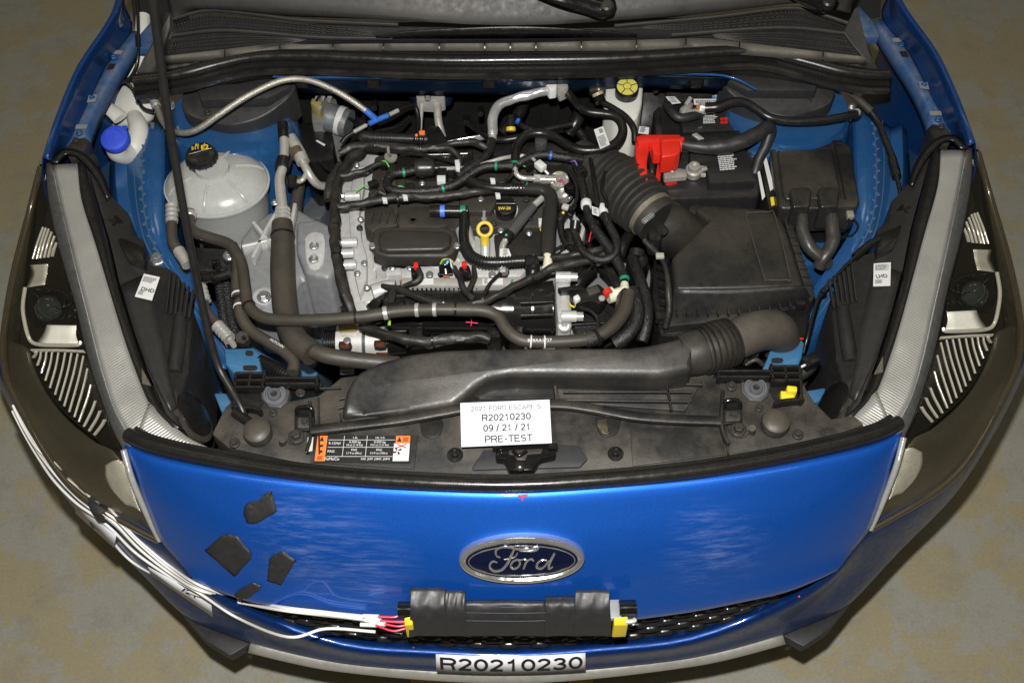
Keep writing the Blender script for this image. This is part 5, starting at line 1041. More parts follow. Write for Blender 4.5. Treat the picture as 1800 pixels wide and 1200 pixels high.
# bright head face with ports
prism('head_face', [(800, 405), (935, 400), (930, 470), (915, 486), (705, 488), (700, 470), (715, 455), (800, 450)], .805, .70, ALU, EN_, .006)
for x, y in ((768, 462), (800, 464), (850, 462), (905, 458)): lathe('port_tower', (x, y, .80), (0, -.35, 1), [(.019, -.02), (.018, .010), (.013, .014), (.012, .004)], ALU, EN_, 22)
for x, y in ((741, 458), (755, 482), (865, 482), (690, 470), (905, 412)): bolt((x, y, .815), 7, BOLT, EN_)
prism('coil_cover', [(868, 412), (900, 405), (962, 408), (968, 448), (960, 456), (872, 452)], .835, .82, mat('coil_black', (.012, .012, .012), .45, dust=.35), EN_, .004)
prism('rocker_pad', [(985, 380), (1015, 378), (1030, 400), (1020, 440), (985, 440)], .815, .70, ALU, EN_, .006)
for k in range(3): bar('rocker_rib', [(990+k*10, 382, .82), (990+k*9, 436, .82)], 4, .012, ALU, EN_, straight=True)
tube('port_pipe', [(815, 405, .82), (822, 430, .82)], 16, ALU, EN_); tube('dipstick_tube', [(853, 420, .84), (853, 446, .82), (853, 470, .80)], 9, ALU, EN_)
# oil filler
OF = lathe('oil_filler_cap', (889, 366, .845), (0, -.25, 1), [(.021, -.022), (.022, -.01), (.0225, .008), (.021, .013), (.016, .0145)], BLKC, EN_, 32)
lathe('filler_neck', (890, 374, .82), (0, -.2, 1), [(.024, -.02), (.024, .012)], ALU, EN_, 28)
bar('cap_bar', [(872, 358, .862), (906, 358, .862)], 7, .008, BLKC, OF, straight=True)
text('cap_print', '5W-20', (876, 369, .861), V((1, 0, 0)), V((0, 1, .25)), .006, YC, OF, .0008, .02)
# dipstick
DS = thing('dipstick', 'yellow dipstick ring in the middle of the engine', 'dipstick', (852, 430, .80))
dc = P(852, 403, .862); n_, m_ = 36, 10; vs, fs = [], []
dX, dY = V((1, 0, 0)), V((0, .75, .66)); dN = dX.cross(dY)
for i in range(n_):
    t = 2*math.pi*i/n_; o = dX*math.cos(t)+dY*math.sin(t)
    for j in range(m_): s = 2*math.pi*j/m_; vs.append(dc+o*(.0132+.0038*math.cos(s))+dN*.0030*math.sin(s))
for i in range(n_):
    for j in range(m_): fs.append((i*m_+j, ((i+1) % n_)*m_+j, ((i+1) % n_)*m_+(j+1) % m_, i*m_+(j+1) % m_))
mesh_obj('ring', vs, fs, YEL, DS); tube('stem', [P(852, 417, .852), P(852, 424, .845), P(852, 432, .838)], [8, 7, 6], YEL, DS, flat=.5, n=12)
tube('stud', [(851, 388, .85), (851, 372, .875)], 3.2, STEEL, DS, n=10); lathe('nut', (851, 386, .853), (0, -.3, 1), [(.006, 0), (.006, .005)], BOLT, DS, 6)
# fuel rail and injectors
FR = thing('fuel_rail', 'silver square fuel rail with white labels along the engine front', 'fuel rail', (810, 495, .80))
prism('rail', [(706, 488), (913, 487), (914, 502), (705, 502)], .852, .838, mat('rail_steel', (.40, .385, .355), .38, metal=.2, vary=.12), FR, .003)
for a, b in ((731, 762), (848, 884)): card('rail_label', [(a, 489.5, .8532), (b, 489, .8532), (b, 500, .8532), (a, 501, .8532)], WLAB, FR, .0006)
for a, b in ((733, 740), (851, 858)): print_on('print', [(a, 490, .8542), (b, 490, .8542), (b, 499, .8542), (a, 499, .8542)], fake_lines(5, 0, 1, 0, 1, a), INK, FR, .0002)
card('green_mark', [(899, 491, .8533), (903, 491, .8533), (900, 499, .8533), (896, 499, .8533)], GRN, FR, .0004)
for x, y in ((704, 494), (785, 487), (750, 503), (868, 503)): box('rust_edge', (x, y, .846), .012 if y != 494 else .003, .003, .008, mat('rust', (.35, .13, .05), .6), FR, .0005)
for x, y, lab in ((733, 470, 'left fuel injector plug with red latch above the fuel rail'), (818, 468, 'right fuel injector plug with red latch above the fuel rail')):
    j = thing('injector_plug', lab, 'injector plug', (x, y+8, .80))
    prism('plug', [(x-12, y), (x+6, y-4), (x+11, y+10), (x+4, y+17), (x-10, y+14)], .872, .83, BLKG, j, .004)
    prism('red_latch', [(x-7, y-10), (x+2, y-11), (x+3, y-2), (x-6, y-1)], .882, .862, RED, j, .003)
    tube('collar', [(x, y+12, .85), (x+1, y+20, .84)], 10, STEEL, j)
j = thing('wire_plug', 'glossy black plug with green and blue wires between the injector plugs', 'plug', (784, 475, .80))
tube('plug_body', [(782, 462, .868), (784, 482, .855)], 12, BLKG, j); ball('plug_dome', (783, 466, .868), .012, BLKG, j)
for k, (m, dx) in enumerate(((GRN, 0), (BLUT, 4), (mat('wire_yellow', (.5, .45, .05), .5), -4), (WLAB, 7))): tube('wire', [(778+dx, 464, .88), (784+dx, 456, .89), (794, 462+dx, .887), (800, 474, .87)], 1.4, m, j, n=6)
# intake manifold
IM = thing('intake_manifold', 'black plastic intake manifold barrel across the engine front', 'intake manifold', (830, 545, .68))
MANB = mat('manifold_black', (.008, .008, .008), .2, dust=.4, dcol=(.06, .053, .042), dscale=5)
tube('barrel', [(676, 546, .79), (684, 545, .79), (760, 544, .79), (900, 544, .79), (945, 544, .79)], [30, 40, 43, 44, 45], MANB, IM, n=32)
tube('barrel_rib', [(905, 544, .79), (913, 544, .79)], 47, MANB, IM, n=32)
tube('barrel_cone', [(912, 544, .795), (940, 544, .80), (975, 541, .805)], [45, 46, 50], MANB, IM, n=32)
for x, r in ((934, 47.5), (968, 51)): tube('barrel_rib', [(x, 544, .80), (x+4, 544, .80)], r, MANB, IM, n=32)
for dy, dz in ((-28, .835), (-10, .852), (12, .85)): bar('cone_rib', [(915, 544+dy, dz), (972, 542+dy, dz)], 3, .010, MANB, IM, straight=True)
prism('deck', [(690, 500), (900, 497), (905, 520), (690, 524)], .838, .79, MANB, IM, .004)
for k in range(26): box('deck_tooth', (694+k*8, 506-k*.1, .842), .004, .010, .006, MANB, IM, .0008)
for x in (731, 868, 908): prism('manifold_clip', [(x-12, 574), (x+12, 573), (x+12, 592), (x-12, 593)], .80, .76, BLKC, IM, .003)
for L in ([(819, 566), (840, 568)], [(829, 561), (828, 573)]): bar('red_cross', [(x, y, .838) for x, y in L], 1.6, .002, REDI, IM, straight=True)
tube('connector', [(700, 540, .846), (712, 536, .85)], 10, BLKC, IM)
# throttle body
TB = thing('throttle_body', 'bright alloy throttle body flange on the manifold end', 'throttle body', (990, 540, .70))
prism('flange', [(975, 494), (992, 486), (1003, 488), (1004, 520), (1006, 555), (1004, 566), (980, 566), (977, 530)], .862, .74, mat('throttle_alloy', (.6, .6, .59), .38, metal=.5, bump=.4, bscale=150, vary=.15), TB, .006)
for x, y, l in ((990, 487, 26), (1000, 556, 26)): tube('flange_boss', [(x-l/2, y, .868), (x+l/2, y, .868)], 10, ALU, TB, n=18); tube('boss_tip', [(x+l/2-2, y, .868), (x+l/2+12, y, .868)], 8, STEEL, TB, n=16)
lathe('eye', (992, 572, .85), (0, -.6, 1), [(.012, -.006), (.013, .002), (.010, .004), (.007, .004), (.006, -.004)], STEEL, TB, 20)
lathe('motor_cover', (1050, 570, .82), (0, -.25, 1), [(.048, -.03), (.049, 0), (.044, .006), (.030, .008), (.029, .004), (.008, .005)], BLKC, TB, 40)
bar('cover_rib', [(1000, 572, .828), (1100, 566, .828)], 5, .010, BLKC, TB, straight=True); bar('cover_rib', [(1050, 540, .828), (1052, 602, .828)], 5, .010, BLKC, TB, straight=True)
tube('orange_pin', [(1005, 559, .86), (1014, 559, .86)], 2.4, ORG, TB, n=8)
prism('throttle_web', [(1004, 540), (1040, 545), (1030, 590), (1000, 585)], .80, .72, BLKC, TB, .005)
# pressure sensor and cream elbow
MS = thing('pressure_sensor', 'black pressure sensor with white clip beside the throttle body', 'sensor', (1035, 515, .82))
prism('sensor_body', [(1000, 516), (1052, 498), (1064, 508), (1068, 520), (1055, 534), (1040, 528), (1012, 534)], .88, .85, BLKC, MS, .003)
prism('sensor_face', [(1030, 508), (1050, 501), (1056, 512), (1036, 519)], .8815, .875, mat('sensor_face', (.05, .045, .035), .5), MS, .001)
prism('white_clip', [(1007, 521), (1016, 516), (1021, 524), (1012, 529)], .888, .87, WLAB, MS, .002); lathe('screw', (1058, 525, .882), (0, 0, 1), [(.0062, 0), (.0062, .003), (.003, .004)], STEEL, MS, 14)
prism('sensor_arm', [(980, 505), (1020, 500), (1030, 508), (985, 512)], .876, .85, BLKC, MS, .002)
tube('yellow_wire', [(1000, 530, .876), (1002, 536, .88), (1010, 540, .88)], 1.6, YELT, MS, n=6)
CE = thing('cream_elbow', 'cream plastic elbow connector with a red collar', 'connector', (1080, 518, .85))
tube('collar', [(1068, 520, .892), (1078, 517, .892)], [14, 14], CREAM, CE, n=20); tube('red_collar', [(1066, 511, .906), (1071, 517, .906)], 8, RED, CE, n=12)
tube('elbow', [(1072, 519, .892), (1085, 515, .893), (1096, 510, .893), (1098, 498, .893)], [10, 9, 9, 7], CREAM, CE, n=16)
ring_on('green_ring', [(1098, 500, .893), (1098, 492, .895), (1096, 480, .897)], .5, 9, 6, GRN, CE)
# alternator
AT = thing('alternator', 'light grey alternator with copper windings under the hose', 'alternator', (640, 600, .55))
tube('front_housing', [(594, 600, .74), (640, 600, .74)], [31, 33], LGREY, AT, n=28); tube('core', [(634, 600, .74), (652, 600, .74)], 30, mat('stator_core', (.05, .05, .05), .5), AT, n=28)
tube('rear_housing', [(646, 600, .74), (684, 600, .74)], [33, 32], LGREY, AT, n=28); tube('rear_cap', [(682, 600, .74), (716, 600, .74)], [30, 26], BLKG, AT, n=28); tube('pulley', [(572, 602, .74), (592, 602, .74)], 24, BLKC, AT, n=24, corr=(4, .2))
for x, y in ((606, 606), (668, 604), (612, 622), (672, 622)):
    prism('window_recess', [(x-10, y-6), (x+10, y-6), (x+10, y+6), (x-10, y+6)], .7762-.0014*max(0, y-603), .768-.0014*max(0, y-603), PIT, AT, .0005, curve=2)
    prism('window', [(x-7, y-4), (x+7, y-4), (x+7, y+4), (x-7, y+4)], .7765-.0014*max(0, y-603), .765-.0014*max(0, y-603), COPPER, AT, .001, curve=2)
prism('lug', [(600, 565), (625, 563), (640, 575), (625, 590), (598, 590)], .775, .70, LGREY, AT, .004); prism('yellow_edge', [(594, 566), (624, 564), (624, 570), (594, 571)], .80, .77, mat('ochre', (.32, .22, .03), .5), AT, .002)
for k in range(3): bar('cooling_fin', [(598, 640+k*7, .70), (622, 640+k*7, .70)], 5, .012, LGREY, AT, straight=True)
bolt((610, 598, .776), 7, BOLT, AT); bolt((680, 578, .774), 6, BOLT, AT)
# high-pressure pump and steel pipes
HP = thing('fuel_pump', 'shiny round fuel pump with steel pipe at the engine rear', 'fuel pump', (982, 320, .80))
PST = mat('pump_steel', (.6, .58, .52), .2, metal=.7, vary=.15)
lathe('pump_dome', (983, 318, .875), (0, -.3, 1), [(.019, -.03), (.0205, -.004), (.0205, .004), (.018, .008), (.010, .010)], PST, HP, 36)
for k in range(6):
    a = k*math.pi/3+.3; c0 = P(983, 318, .8855); bar('dome_rib', [c0+V((.006*math.cos(a), .006*math.sin(a), .0015)), c0+V((.017*math.cos(a), .017*math.sin(a), -.001))], 3.5, .004, STEEL, HP, straight=True)
tube('pipe', [(905, 292, .90), (907, 304, .898), (916, 312, .893), (935, 314, .89), (962, 314, .886)], 5, STEEL, HP, n=14)
tube('pipe_nut', [(938, 314, .89), (950, 314, .888)], 8, STEEL, HP, n=6); tube('pump_neck', [(950, 315, .886), (976, 316, .885)], 9, PST, HP, n=16)
tube('pump_body', [(988, 335, .86), (992, 345, .84)], 17, PST, HP, n=18)
SP = tag(tube('steel_pipe', [(768, 296, .872), (800, 296, .876), (830, 294, .88), (860, 285, .885), (885, 278, .885), (912, 274, .88), (928, 276, .87)], 4, STEEL, None, n=12), 'thin bright steel pipe crossing behind the purge valve', 'pipe')
tg = prism('white_tag', [(912, 272), (920, 270), (922, 278), (914, 280)], .895, .88, WLAB, None, .001); tag(tg, 'tiny white tag on the steel pipe behind the engine', 'tag')
# white sensor cube by the pump
wc = thing('white_connector', 'white square connector beside the fuel pump', 'connector', (950, 295, .85))
box('body', (950, 292, .905), .016, .022, .014, WLAB, wc, .002, rz=.7); tube('pin', [(941, 283, .91), (936, 278, .912)], 3, STEEL, wc); tube('pin', [(958, 300, .90), (964, 306, .895)], 3, STEEL, wc)
# purge valve with loop hose
PV = thing('purge_valve', 'black cylindrical purge valve with green banded hose loop', 'valve', (745, 298, .84))
tube('valve_body', [(730, 296, .89), (738, 295.5, .89), (758, 295, .89), (764, 295, .89)], [16, 17.5, 16, 14], mat('valve_black', (.016, .016, .016), .33, dust=.3), PV, n=24)
tube('valve_nose', [(762, 295, .88), (772, 296, .878)], 8, BLKC, PV); prism('valve_plug', [(768, 294), (786, 294), (786, 316), (768, 314)], .888, .86, BLKC, PV, .003); prism('white_patch', [(768, 308), (783, 308), (783, 318), (768, 318)], .8915, .88, WLAB, PV, .001)
box('valve_clip', (750, 281, .895), .018, .012, .012, BLKC, PV, .002)
lo = [(728, 299, .88), (712, 303, .88), (694, 305, .881), (682, 315, .882), (682, 328, .883), (694, 335, .884), (720, 337, .884), (760, 335, .885), (790, 328, .887), (816, 314, .89), (840, 298, .895), (860, 292, .898), (885, 292, .90), (905, 290, .902), (930, 278, .905), (955, 272, .905), (985, 276, .90), (1012, 280, .895)]
tube('hose', lo, 8, BRAID, PV, n=16, res=8)
for t, m in ((.045, GRN), (.41, GRN), (.66, GRN), (.895, BLUT)): ring_on('band', lo, t, 9, 5, m, PV)
tube('end_plug', [(998, 277, .899), (1024, 281, .893)], 11, BLKC, PV, n=16)
# connectors and hoses over the valve cover
VH = thing('breather_hose', 'corrugated black breather hose with blue and green clips over the engine front', 'hose', (815, 420, .82))
tube('quick_connector', [(756, 371, .872), (775, 371, .873), (800, 371, .874), (822, 371, .874)], [10, 11, 10, 10], BLKC, VH, n=18)
for x, m, wd in ((778, mat('clip_blue', (.09, .19, .75), .4), 8), (814, GRN, 9)): tube('clip', [(x-wd/2, 371, .874), (x+wd/2, 371, .874)], 11.6, m, VH, n=18)
vh = [(816, 372, .874), (816, 392, .872), (815, 412, .87), (817, 432, .868), (828, 450, .868), (850, 460, .868), (880, 461, .868), (905, 459, .868), (928, 458, .868)]
tube('corrugated_hose', vh[3:], 10, mat('conduit_black', (.012, .012, .012), .35, dust=.2), VH, n=18, corr=(5.2, .2)); tube('upper_hose', vh[:4], 9.5, BLKC, VH, n=18)
tube('lower_connector', [(938, 448, .875), (937, 470, .86), (936, 494, .845)], [10, 11.5, 12], BLKC, VH, n=18); box('blue_clip', (936, 486, .868), .006, .010, .006, BLUT, VH, .001); box('green_clip', (936, 462, .882), .005, .008, .004, GRN, VH, .001)
prism('elbow_cap', [(922, 448), (945, 446), (948, 462), (924, 466)], .885, .85, BLKC, VH, .004)
# oil feed line, grey ribbed
OL = thing('oil_line', 'grey ribbed hose with steel ends slanting across the engine', 'hose', (920, 390, .84))
RIBG = mat('ribbed_grey', (.06, .062, .065), .5, dust=.4, dcol=(.12, .11, .1), wave=(260, 'X', .1, (0, 0, .8)), bump=.6)
tube('steel_end', [(958, 344, .882), (944, 356, .88), (936, 364, .878)], 6.5, STEEL, OL, n=14); tube('white_cap', [(957, 344, .883), (962, 340, .884)], 7, WLAB, OL, n=12)
tube('hose', [(938, 362, .878), (922, 380, .874), (906, 400, .87), (896, 414, .868)], [8, 9.5, 10, 9], RIBG, OL, n=18); tube('crimp', [(898, 410, .869), (888, 422, .866)], 10, RUBB, OL, n=16)
tube('steel_end', [(890, 420, .866), (884, 432, .862), (883, 450, .858), (884, 476, .85)], 6, STEEL, OL, n=14); ball('green_dot', (890, 413, .88), .003, mat('teal', (.05, .4, .32), .5), OL, n=8)
tube('steel_nut', [(884, 468, .852), (884, 482, .848)], 9, STEEL, OL, n=6)
q = [(879, 437, .872), (894, 437, .872), (900, 452, .872), (878, 452, .872)]; card('paper_tag', q, WLAB, OL, .001); print_on('print', q, fake_lines(5, .4, .95, .1, .9, 8), INK, OL)
# thick ribbed black hose standing over the head
RH = thing('ribbed_hose', 'thick ribbed black hose dropping to a cream connector right of the dipstick', 'hose', (963, 400, .84))
rh = [(905, 331, .888), (930, 332, .889), (955, 334, .89), (968, 346, .89), (967, 370, .888), (964, 400, .885), (963, 428, .88), (962, 448, .875)]
RHM = mat('ribbed_black', (.016, .0155, .015), .5, dust=.35, wave=(240, 'X', .1), bump=.5)
tube('hose', rh, [10, 11, 12, 13, 13.5, 13.5, 13.5, 13], RHM, RH, n=24); tube('cream_connector', [(962, 446, .876), (963, 458, .872), (963, 474, .866)], [7, 8, 10], CREAM, RH, n=16)
tube('cream_foot', [(963, 468, .868), (964, 482, .86)], 12, CREAM, RH, n=10)
th2 = [(815, 312, .885), (835, 322, .886), (858, 329, .887), (885, 331, .888), (908, 331, .888)]; tube('feed_hose', th2, 10.5, RUBB, RH, n=18); tube('coupling', [(898, 330, .888), (922, 331, .888)], 11.5, BLKC, RH, n=18, corr=(6, .12)); ring_on('green_band', [(910, 331, .888), (925, 331, .888), (940, 332, .888)], .55, 12, 4, GRN, RH)
# ---------------------------------------------------------------- rear centre and right side
# firewall pipes and block
FP = thing('heater_pipes', 'two pale heater pipes with a flange block on the firewall', 'pipes', (758, 200, .70))
prism('blue_recess', [(716, 160), (796, 158), (796, 170), (788, 178), (728, 179)], .865, .85, MATS['flange_dark_blue'], FP, .006)
prism('flange_block', [(730, 160), (782, 158), (782, 172), (766, 176), (732, 174)], .885, .85, PIPE, FP, .004)
tube('pipe', [(740, 168, .875), (741, 190, .865), (739, 215, .85), (738, 240, .83)], 4.5, PIPE, FP, n=12); tube('pipe', [(768, 168, .875), (769, 190, .865), (771, 215, .85), (778, 242, .83)], [8, 8, 8, 8], PIPE, FP, n=16)
lathe('flange_nut', (752, 172, .89), (0, -.5, 1), [(.008, -.004), (.008, .003), (.004, .006)], BOLT, FP, 6)
FO = thing('foil_pipe', 'crinkled silver foil wrapped pipe bending behind the engine', 'pipe', (900, 180, .8))
fo = [(866, 238, .885), (866, 215, .90), (870, 195, .91), (885, 181, .915), (910, 172, .92), (940, 165, .925), (965, 157, .93), (980, 150, .932)]
tube('foil_wrap', fo, 9.5, FOIL, FO, n=20, wrap=.14); tube('coupling', [(866, 232, .886), (866, 246, .88)], 8, STEEL, FO, n=16); ring_on('green_band', [(866, 226, .889), (866, 236, .886), (866, 246, .882)], .4, 10, 4, GRN, FO)
prism('white_bracket', [(958, 146), (972, 141), (980, 146), (978, 156), (966, 158)], .945, .92, WLAB, FO, .003); prism('metal_bracket', [(976, 144), (996, 140), (1000, 152), (984, 160)], .945, .915, PIPE, FO, .004)
tag(tube('braided_hose', [(865, 246, .88), (862, 262, .88), (850, 278, .882), (830, 292, .884), (812, 304, .884), (802, 310, .884)], 8.5, BRAID, None, n=16), 'black braided hose falling from the foil pipe to the purge valve', 'hose')
hs = tag(loft('heat_shield', [[(778, 250, .86), (800, 246, .865), (830, 240, .868), (852, 236, .868)], [(782, 258, .85), (800, 254, .852), (830, 250, .855), (852, 246, .855)]], FOIL, None, 4, 3, .002), 'thin silver heat shield edge behind the engine', 'heat shield')
LP = thing('vacuum_hose', 'black hose looping below the brake fluid reservoir with a white label', 'hose', (1050, 230, .85))
lp = [(984, 153, .925), (1000, 166, .925), (1015, 184, .925), (1032, 196, .925), (1060, 200, .925), (1080, 204, .925), (1092, 216, .922), (1094, 234, .918), (1082, 252, .915), (1058, 262, .912), (1025, 264, .91), (1000, 256, .91), (975, 241, .91), (950, 234, .91), (925, 238, .91), (910, 254, .908), (906, 275, .905), (905, 295, .90)]
tube('hose', lp, 8.8, RUBB, LP, n=18, res=8)
q = [(1044, 228, .928), (1060, 222, .928), (1072, 254, .926), (1055, 262, .926)]; card('label', q, WLAB, LP, .001); print_on('print', q, fake_lines(9, .12, .9, .42, .95, 21)+fake_lines(4, .45, .9, .08, .3, 22, .7), INK, LP)
ring_on('green_band', [(906, 280, .904), (905, 290, .902), (905, 298, .90)], .5, 10, 4, GRN, LP)
for L, lab in (([(820, 215, .86), (850, 236, .87), (880, 246, .875), (920, 240, .88), (960, 228, .88), (1005, 218, .88)], 'thin black hose crossing behind the foil pipe'), ([(905, 205, .86), (918, 222, .868), (945, 232, .87)], 'short black hose with blue tip behind the engine')):
    tag(tube('rubber_hose', L, 6.5, RUBB, None, n=14), lab, 'hose')
ts = thing('rear_sensor', 'black sensor with yellow band below the foil pipe', 'sensor', (900, 222, .84)); tube('body', [(898, 204, .885), (898, 228, .87)], [7, 9], BLKC, ts); tube('yellow_band', [(898, 224, .873), (898, 231, .868)], 9.6, YEL, ts); tube('blue_tip', [(912, 210, .88), (908, 216, .878)], 4, BLUT, ts)
tc_ = thing('hose_clip', 'dark hose clip with blue tip in the middle of the looped hose', 'clip', (950, 246, .86)); prism('body', [(940, 240), (962, 240), (962, 250), (952, 256), (940, 250)], .90, .87, mat('clip_grey', (.05, .05, .052), .4), tc_, .004); tube('pin', [(951, 240, .90), (951, 228, .91)], 3.5, BLKC, tc_); tube('blue_tip', [(951, 230, .911), (951, 227, .913)], 3.8, BLUT, tc_)
# clutter of dark pipes at the rear
for L, r, lab in (([(880, 235, .80), (900, 215, .81), (915, 195, .82), (922, 175, .83)], 13, 'dusty stub pipe standing behind the rear sensor'), ([(1000, 235, .82), (1012, 215, .84), (1020, 195, .85)], 14, 'dark stub pipe left of the vacuum hose loop'), ([(1030, 250, .80), (1018, 232, .82), (1000, 222, .83)], 10, 'dark rubber bend under the vacuum hose loop')):
    tag(tube('rear_pipe', L, r, RUBB, None, n=16), lab, 'pipe')
# brake fluid reservoir
BR = thing('brake_reservoir', 'white brake fluid reservoir with black and yellow cap', 'brake reservoir', (1095, 190, .80))
prism('tank', [(1064, 145), (1072, 138), (1126, 138), (1131, 146), (1129, 180), (1122, 204), (1110, 214), (1080, 205), (1062, 185)], .92, .80, RESW, BR, .010, 4); prism('tank_lower', [(1060, 192), (1122, 200), (1118, 220), (1100, 228), (1062, 212)], .86, .78, mat('reservoir_fluid', (.45, .40, .22), .4), BR, .006, 3)
cb = P(1102, 157, .938); lathe('cap', cb, (0, -.18, 1), [(.0235, -.022), (.0245, -.014), (.0245, .004), (.023, .008), (.0215, .008)], BLKC, BR, 36)
YD = lathe('cap_disc', cb, (0, -.18, 1), [(.0215, .007), (.0215, .0092), (.008, .0094)], YELC, BR, 36)
for k in range(5): a = k*1.257+.3; ax_ = V((0, -.18, 1)).normalized(); bar('disc_slot', [cb+ax_*.0096+V((.008*math.cos(a), .008*math.sin(a), .0014*math.sin(a))), cb+ax_*.0096+V((.0215*math.cos(a), .0215*math.sin(a), .0038*math.sin(a)))], 1.6, .0012, INK, YD, straight=True)
n_ = 28; vs, fs = [], []
ax_ = V((0, -.18, 1)).normalized(); a_ = ax_.orthogonal().normalized(); b_ = ax_.cross(a_)
for r in (.0075, .0088):
    for i in range(n_): vs.append(cb+ax_*.0101+(a_*math.cos(6.2832*i/n_)+b_*math.sin(6.2832*i/n_))*r)
for i in range(n_): fs.append((i, (i+1) % n_, n_+(i+1) % n_, n_+i))
mesh_obj('disc_ring', vs, fs, INK, YD)
VV = thing('vacuum_valve', 'black check valve left of the brake fluid reservoir', 'valve', (1052, 170, .85))
tube('valve_body', [(1035, 160, .925), (1050, 158, .925), (1064, 158, .925)], [9, 16, 14], BLKC, VV, n=20); tube('valve_knob', [(1052, 168, .93), (1056, 180, .925)], 11, BLKG, VV, n=18); tube('tan_ring', [(1050, 163, .936), (1052, 168, .932)], 11.5, mat('tan_plastic', (.35, .28, .18), .5), VV, n=18)
tube('outlet_hose', [(1062, 182, .925), (1080, 192, .925), (1100, 206, .922), (1114, 226, .915), (1116, 250, .90)], 6.5, RUBB, VV, n=14); tube('stub', [(1012, 146, .93), (1030, 150, .93)], 9, BLKC, VV)
BST = tag(lathe('brake_booster', (1130, 178, .79), (0, -.6, .8), [(.10, -.06), (.105, -.03), (.098, -.005), (.07, .012), (.03, .02)], mat('booster_black', (.012, .012, .012), .35, dust=.25), None, 44), 'round black brake booster behind the brake fluid reservoir', 'brake booster')
for x, y, s in ((1085, 225, .016), (1102, 236, .013)): pass
mc = thing('master_cylinder', 'pale alloy brake cylinder below the reservoir', 'cylinder', (1085, 235, .80)); tube('barrel', [(1070, 220, .84), (1085, 232, .835), (1096, 244, .83)], [14, 15, 12], mat('cyl_alu', (.45, .46, .47), .45, metal=.4), mc, n=20); ball('end_dome', (1100, 240, .84), .014, mat('cyl_alu', (.45, .46, .47), .45), mc)
pt_ = card('paper_tag', [(1124, 222, .89), (1141, 224, .89), (1140, 236, .89), (1122, 234, .89)], WLAB, None, .001); tag(pt_, 'small white code tag left of the red battery cover', 'tag'); print_on('print', [(1124, 222, .8905), (1141, 224, .8905), (1140, 236, .8905), (1122, 234, .8905)], fake_lines(5, .15, .7, .1, .9, 31, .6), INK, pt_)
# ---------------------------------------------------------------- battery
BT = thing('battery', 'black car battery with white warning prints', 'battery', (1250, 280, .62))
BATB = mat('battery_black', (.013, .013, .014), .38, dust=.25, dscale=14)
prism('case', [(1158, 190), (1168, 178), (1296, 172), (1306, 184), (1340, 330), (1332, 346), (1180, 350), (1166, 340)], .845, .62, BATB, BT, .006)
prism('lid_rear', [(1192, 186), (1294, 178), (1304, 228), (1200, 232)], .868, .84, BATB, BT, .005)
prism('lid_front', [(1212, 262), (1310, 260), (1330, 318), (1246, 322), (1242, 292), (1212, 292)], .868, .84, BATB, BT, .005)
prism('rim_step', [(1172, 336), (1336, 330), (1336, 342), (1174, 348)], .84, .80, BATB, BT, .004)
for k in range(5): bar('rim_groove', [(1208+k*9, 341, .8405), (1208+k*9, 346, .838)], 2, .004, BLK, BT, straight=True); bar('rim_groove', [(1270+k*9, 339, .8405), (1270+k*9, 344, .838)], 2, .004, BLK, BT, straight=True)
lathe('test_eye', (1272, 322, .858), (0, -.4, 1), [(.0052, 0), (.0052, .003), (.002, .004)], mat('eye_grey', (.5, .5, .5), .4), BT, 16)
q = [(1260, 268, .8692), (1293, 265, .8692), (1305, 301, .8692), (1266, 302, .8692)]; print_on('warning_print', q, fake_lines(10, .0, 1, .02, .98, 41, .62), WLAB, BT)
q = [(1236, 197, .8692), (1262, 196, .8692), (1264, 219, .8692), (1236, 219, .8692)]; print_on('spec_print', q, fake_lines(6, .0, 1, .3, .98, 42, .6)+fake_lines(2, 0, 1, .0, .25, 44, .7), WLAB, BT)
q = [(1266, 207, .8692), (1278, 206, .8692), (1280, 219, .8692), (1267, 219, .8692)]; print_on('red_print', q, [(0, .05, .42, .45), (.52, .05, 1, .45), (0, .55, .42, .95), (.52, .55, 1, .95)], RED, BT)
q = [(1219, 174, .876), (1267, 174, .876), (1268, 184, .876), (1220, 184, .876)]; st = card('barcode_label', q, WLAB, BT, .001); rr = random.Random(5); u = .08; mk = []
while u < .93: wd = .006+.022*rr.random(); mk.append((u, .28, u+wd, .85)); u += wd+.006+.018*rr.random()
print_on('barcode', q, mk, INK, st)
q = [(1170, 170, .884), (1186, 170, .884), (1197, 181, .884), (1180, 183, .884)]; st = card('white_label', q, WLAB, BT, .001); print_on('print', q, fake_lines(4, .2, .85, .15, .85, 45, .5), INK, st)
# clamps
CL = thing('battery_clamp', 'grey metal clamp on the front battery post', 'battery clamp', (1200, 305, .86))
CLM = mat('clamp_lead', (.50, .48, .43), .42, metal=.6, bump=.3, vary=.15)
lathe('post', (1219, 300, .862), (0, -.1, 1), [(.012, -.012), (.012, .012), (.0115, .016), (.008, .016), (.0075, .012)], CLM, CL, 24); lathe('collar', (1219, 302, .856), (0, -.1, 1), [(.0175, -.006), (.0175, .008), (.015, .011)], CLM, CL, 28)
prism('strap', [(1166, 302), (1176, 292), (1206, 297), (1208, 310), (1178, 312), (1168, 314)], .872, .86, CLM, CL, .003); lathe('nut', (1180, 296, .874), (0, -.1, 1), [(.0095, 0), (.0095, .003), (.007, .003), (.007, .012), (.005, .013)], STEEL, CL, 6)
tube('clamp_bolt', [(1232, 300, .868), (1241, 296, .868)], 5, CLM, CL, n=8); tube('clamp_bolt', [(1232, 308, .866), (1240, 308, .866)], 4.5, CLM, CL, n=8)
RCV = thing('terminal_cover', 'bright red battery terminal cover flipped open', 'terminal cover', (1160, 260, .84))
prism('hood', [(1160, 240), (1196, 238), (1197, 266), (1190, 272), (1163, 276)], .93, .885, RED, RCV, .004, 3); tube('hood_dome', [(1163, 256, .915), (1196, 254, .915)], 15, RED, RCV, n=20)
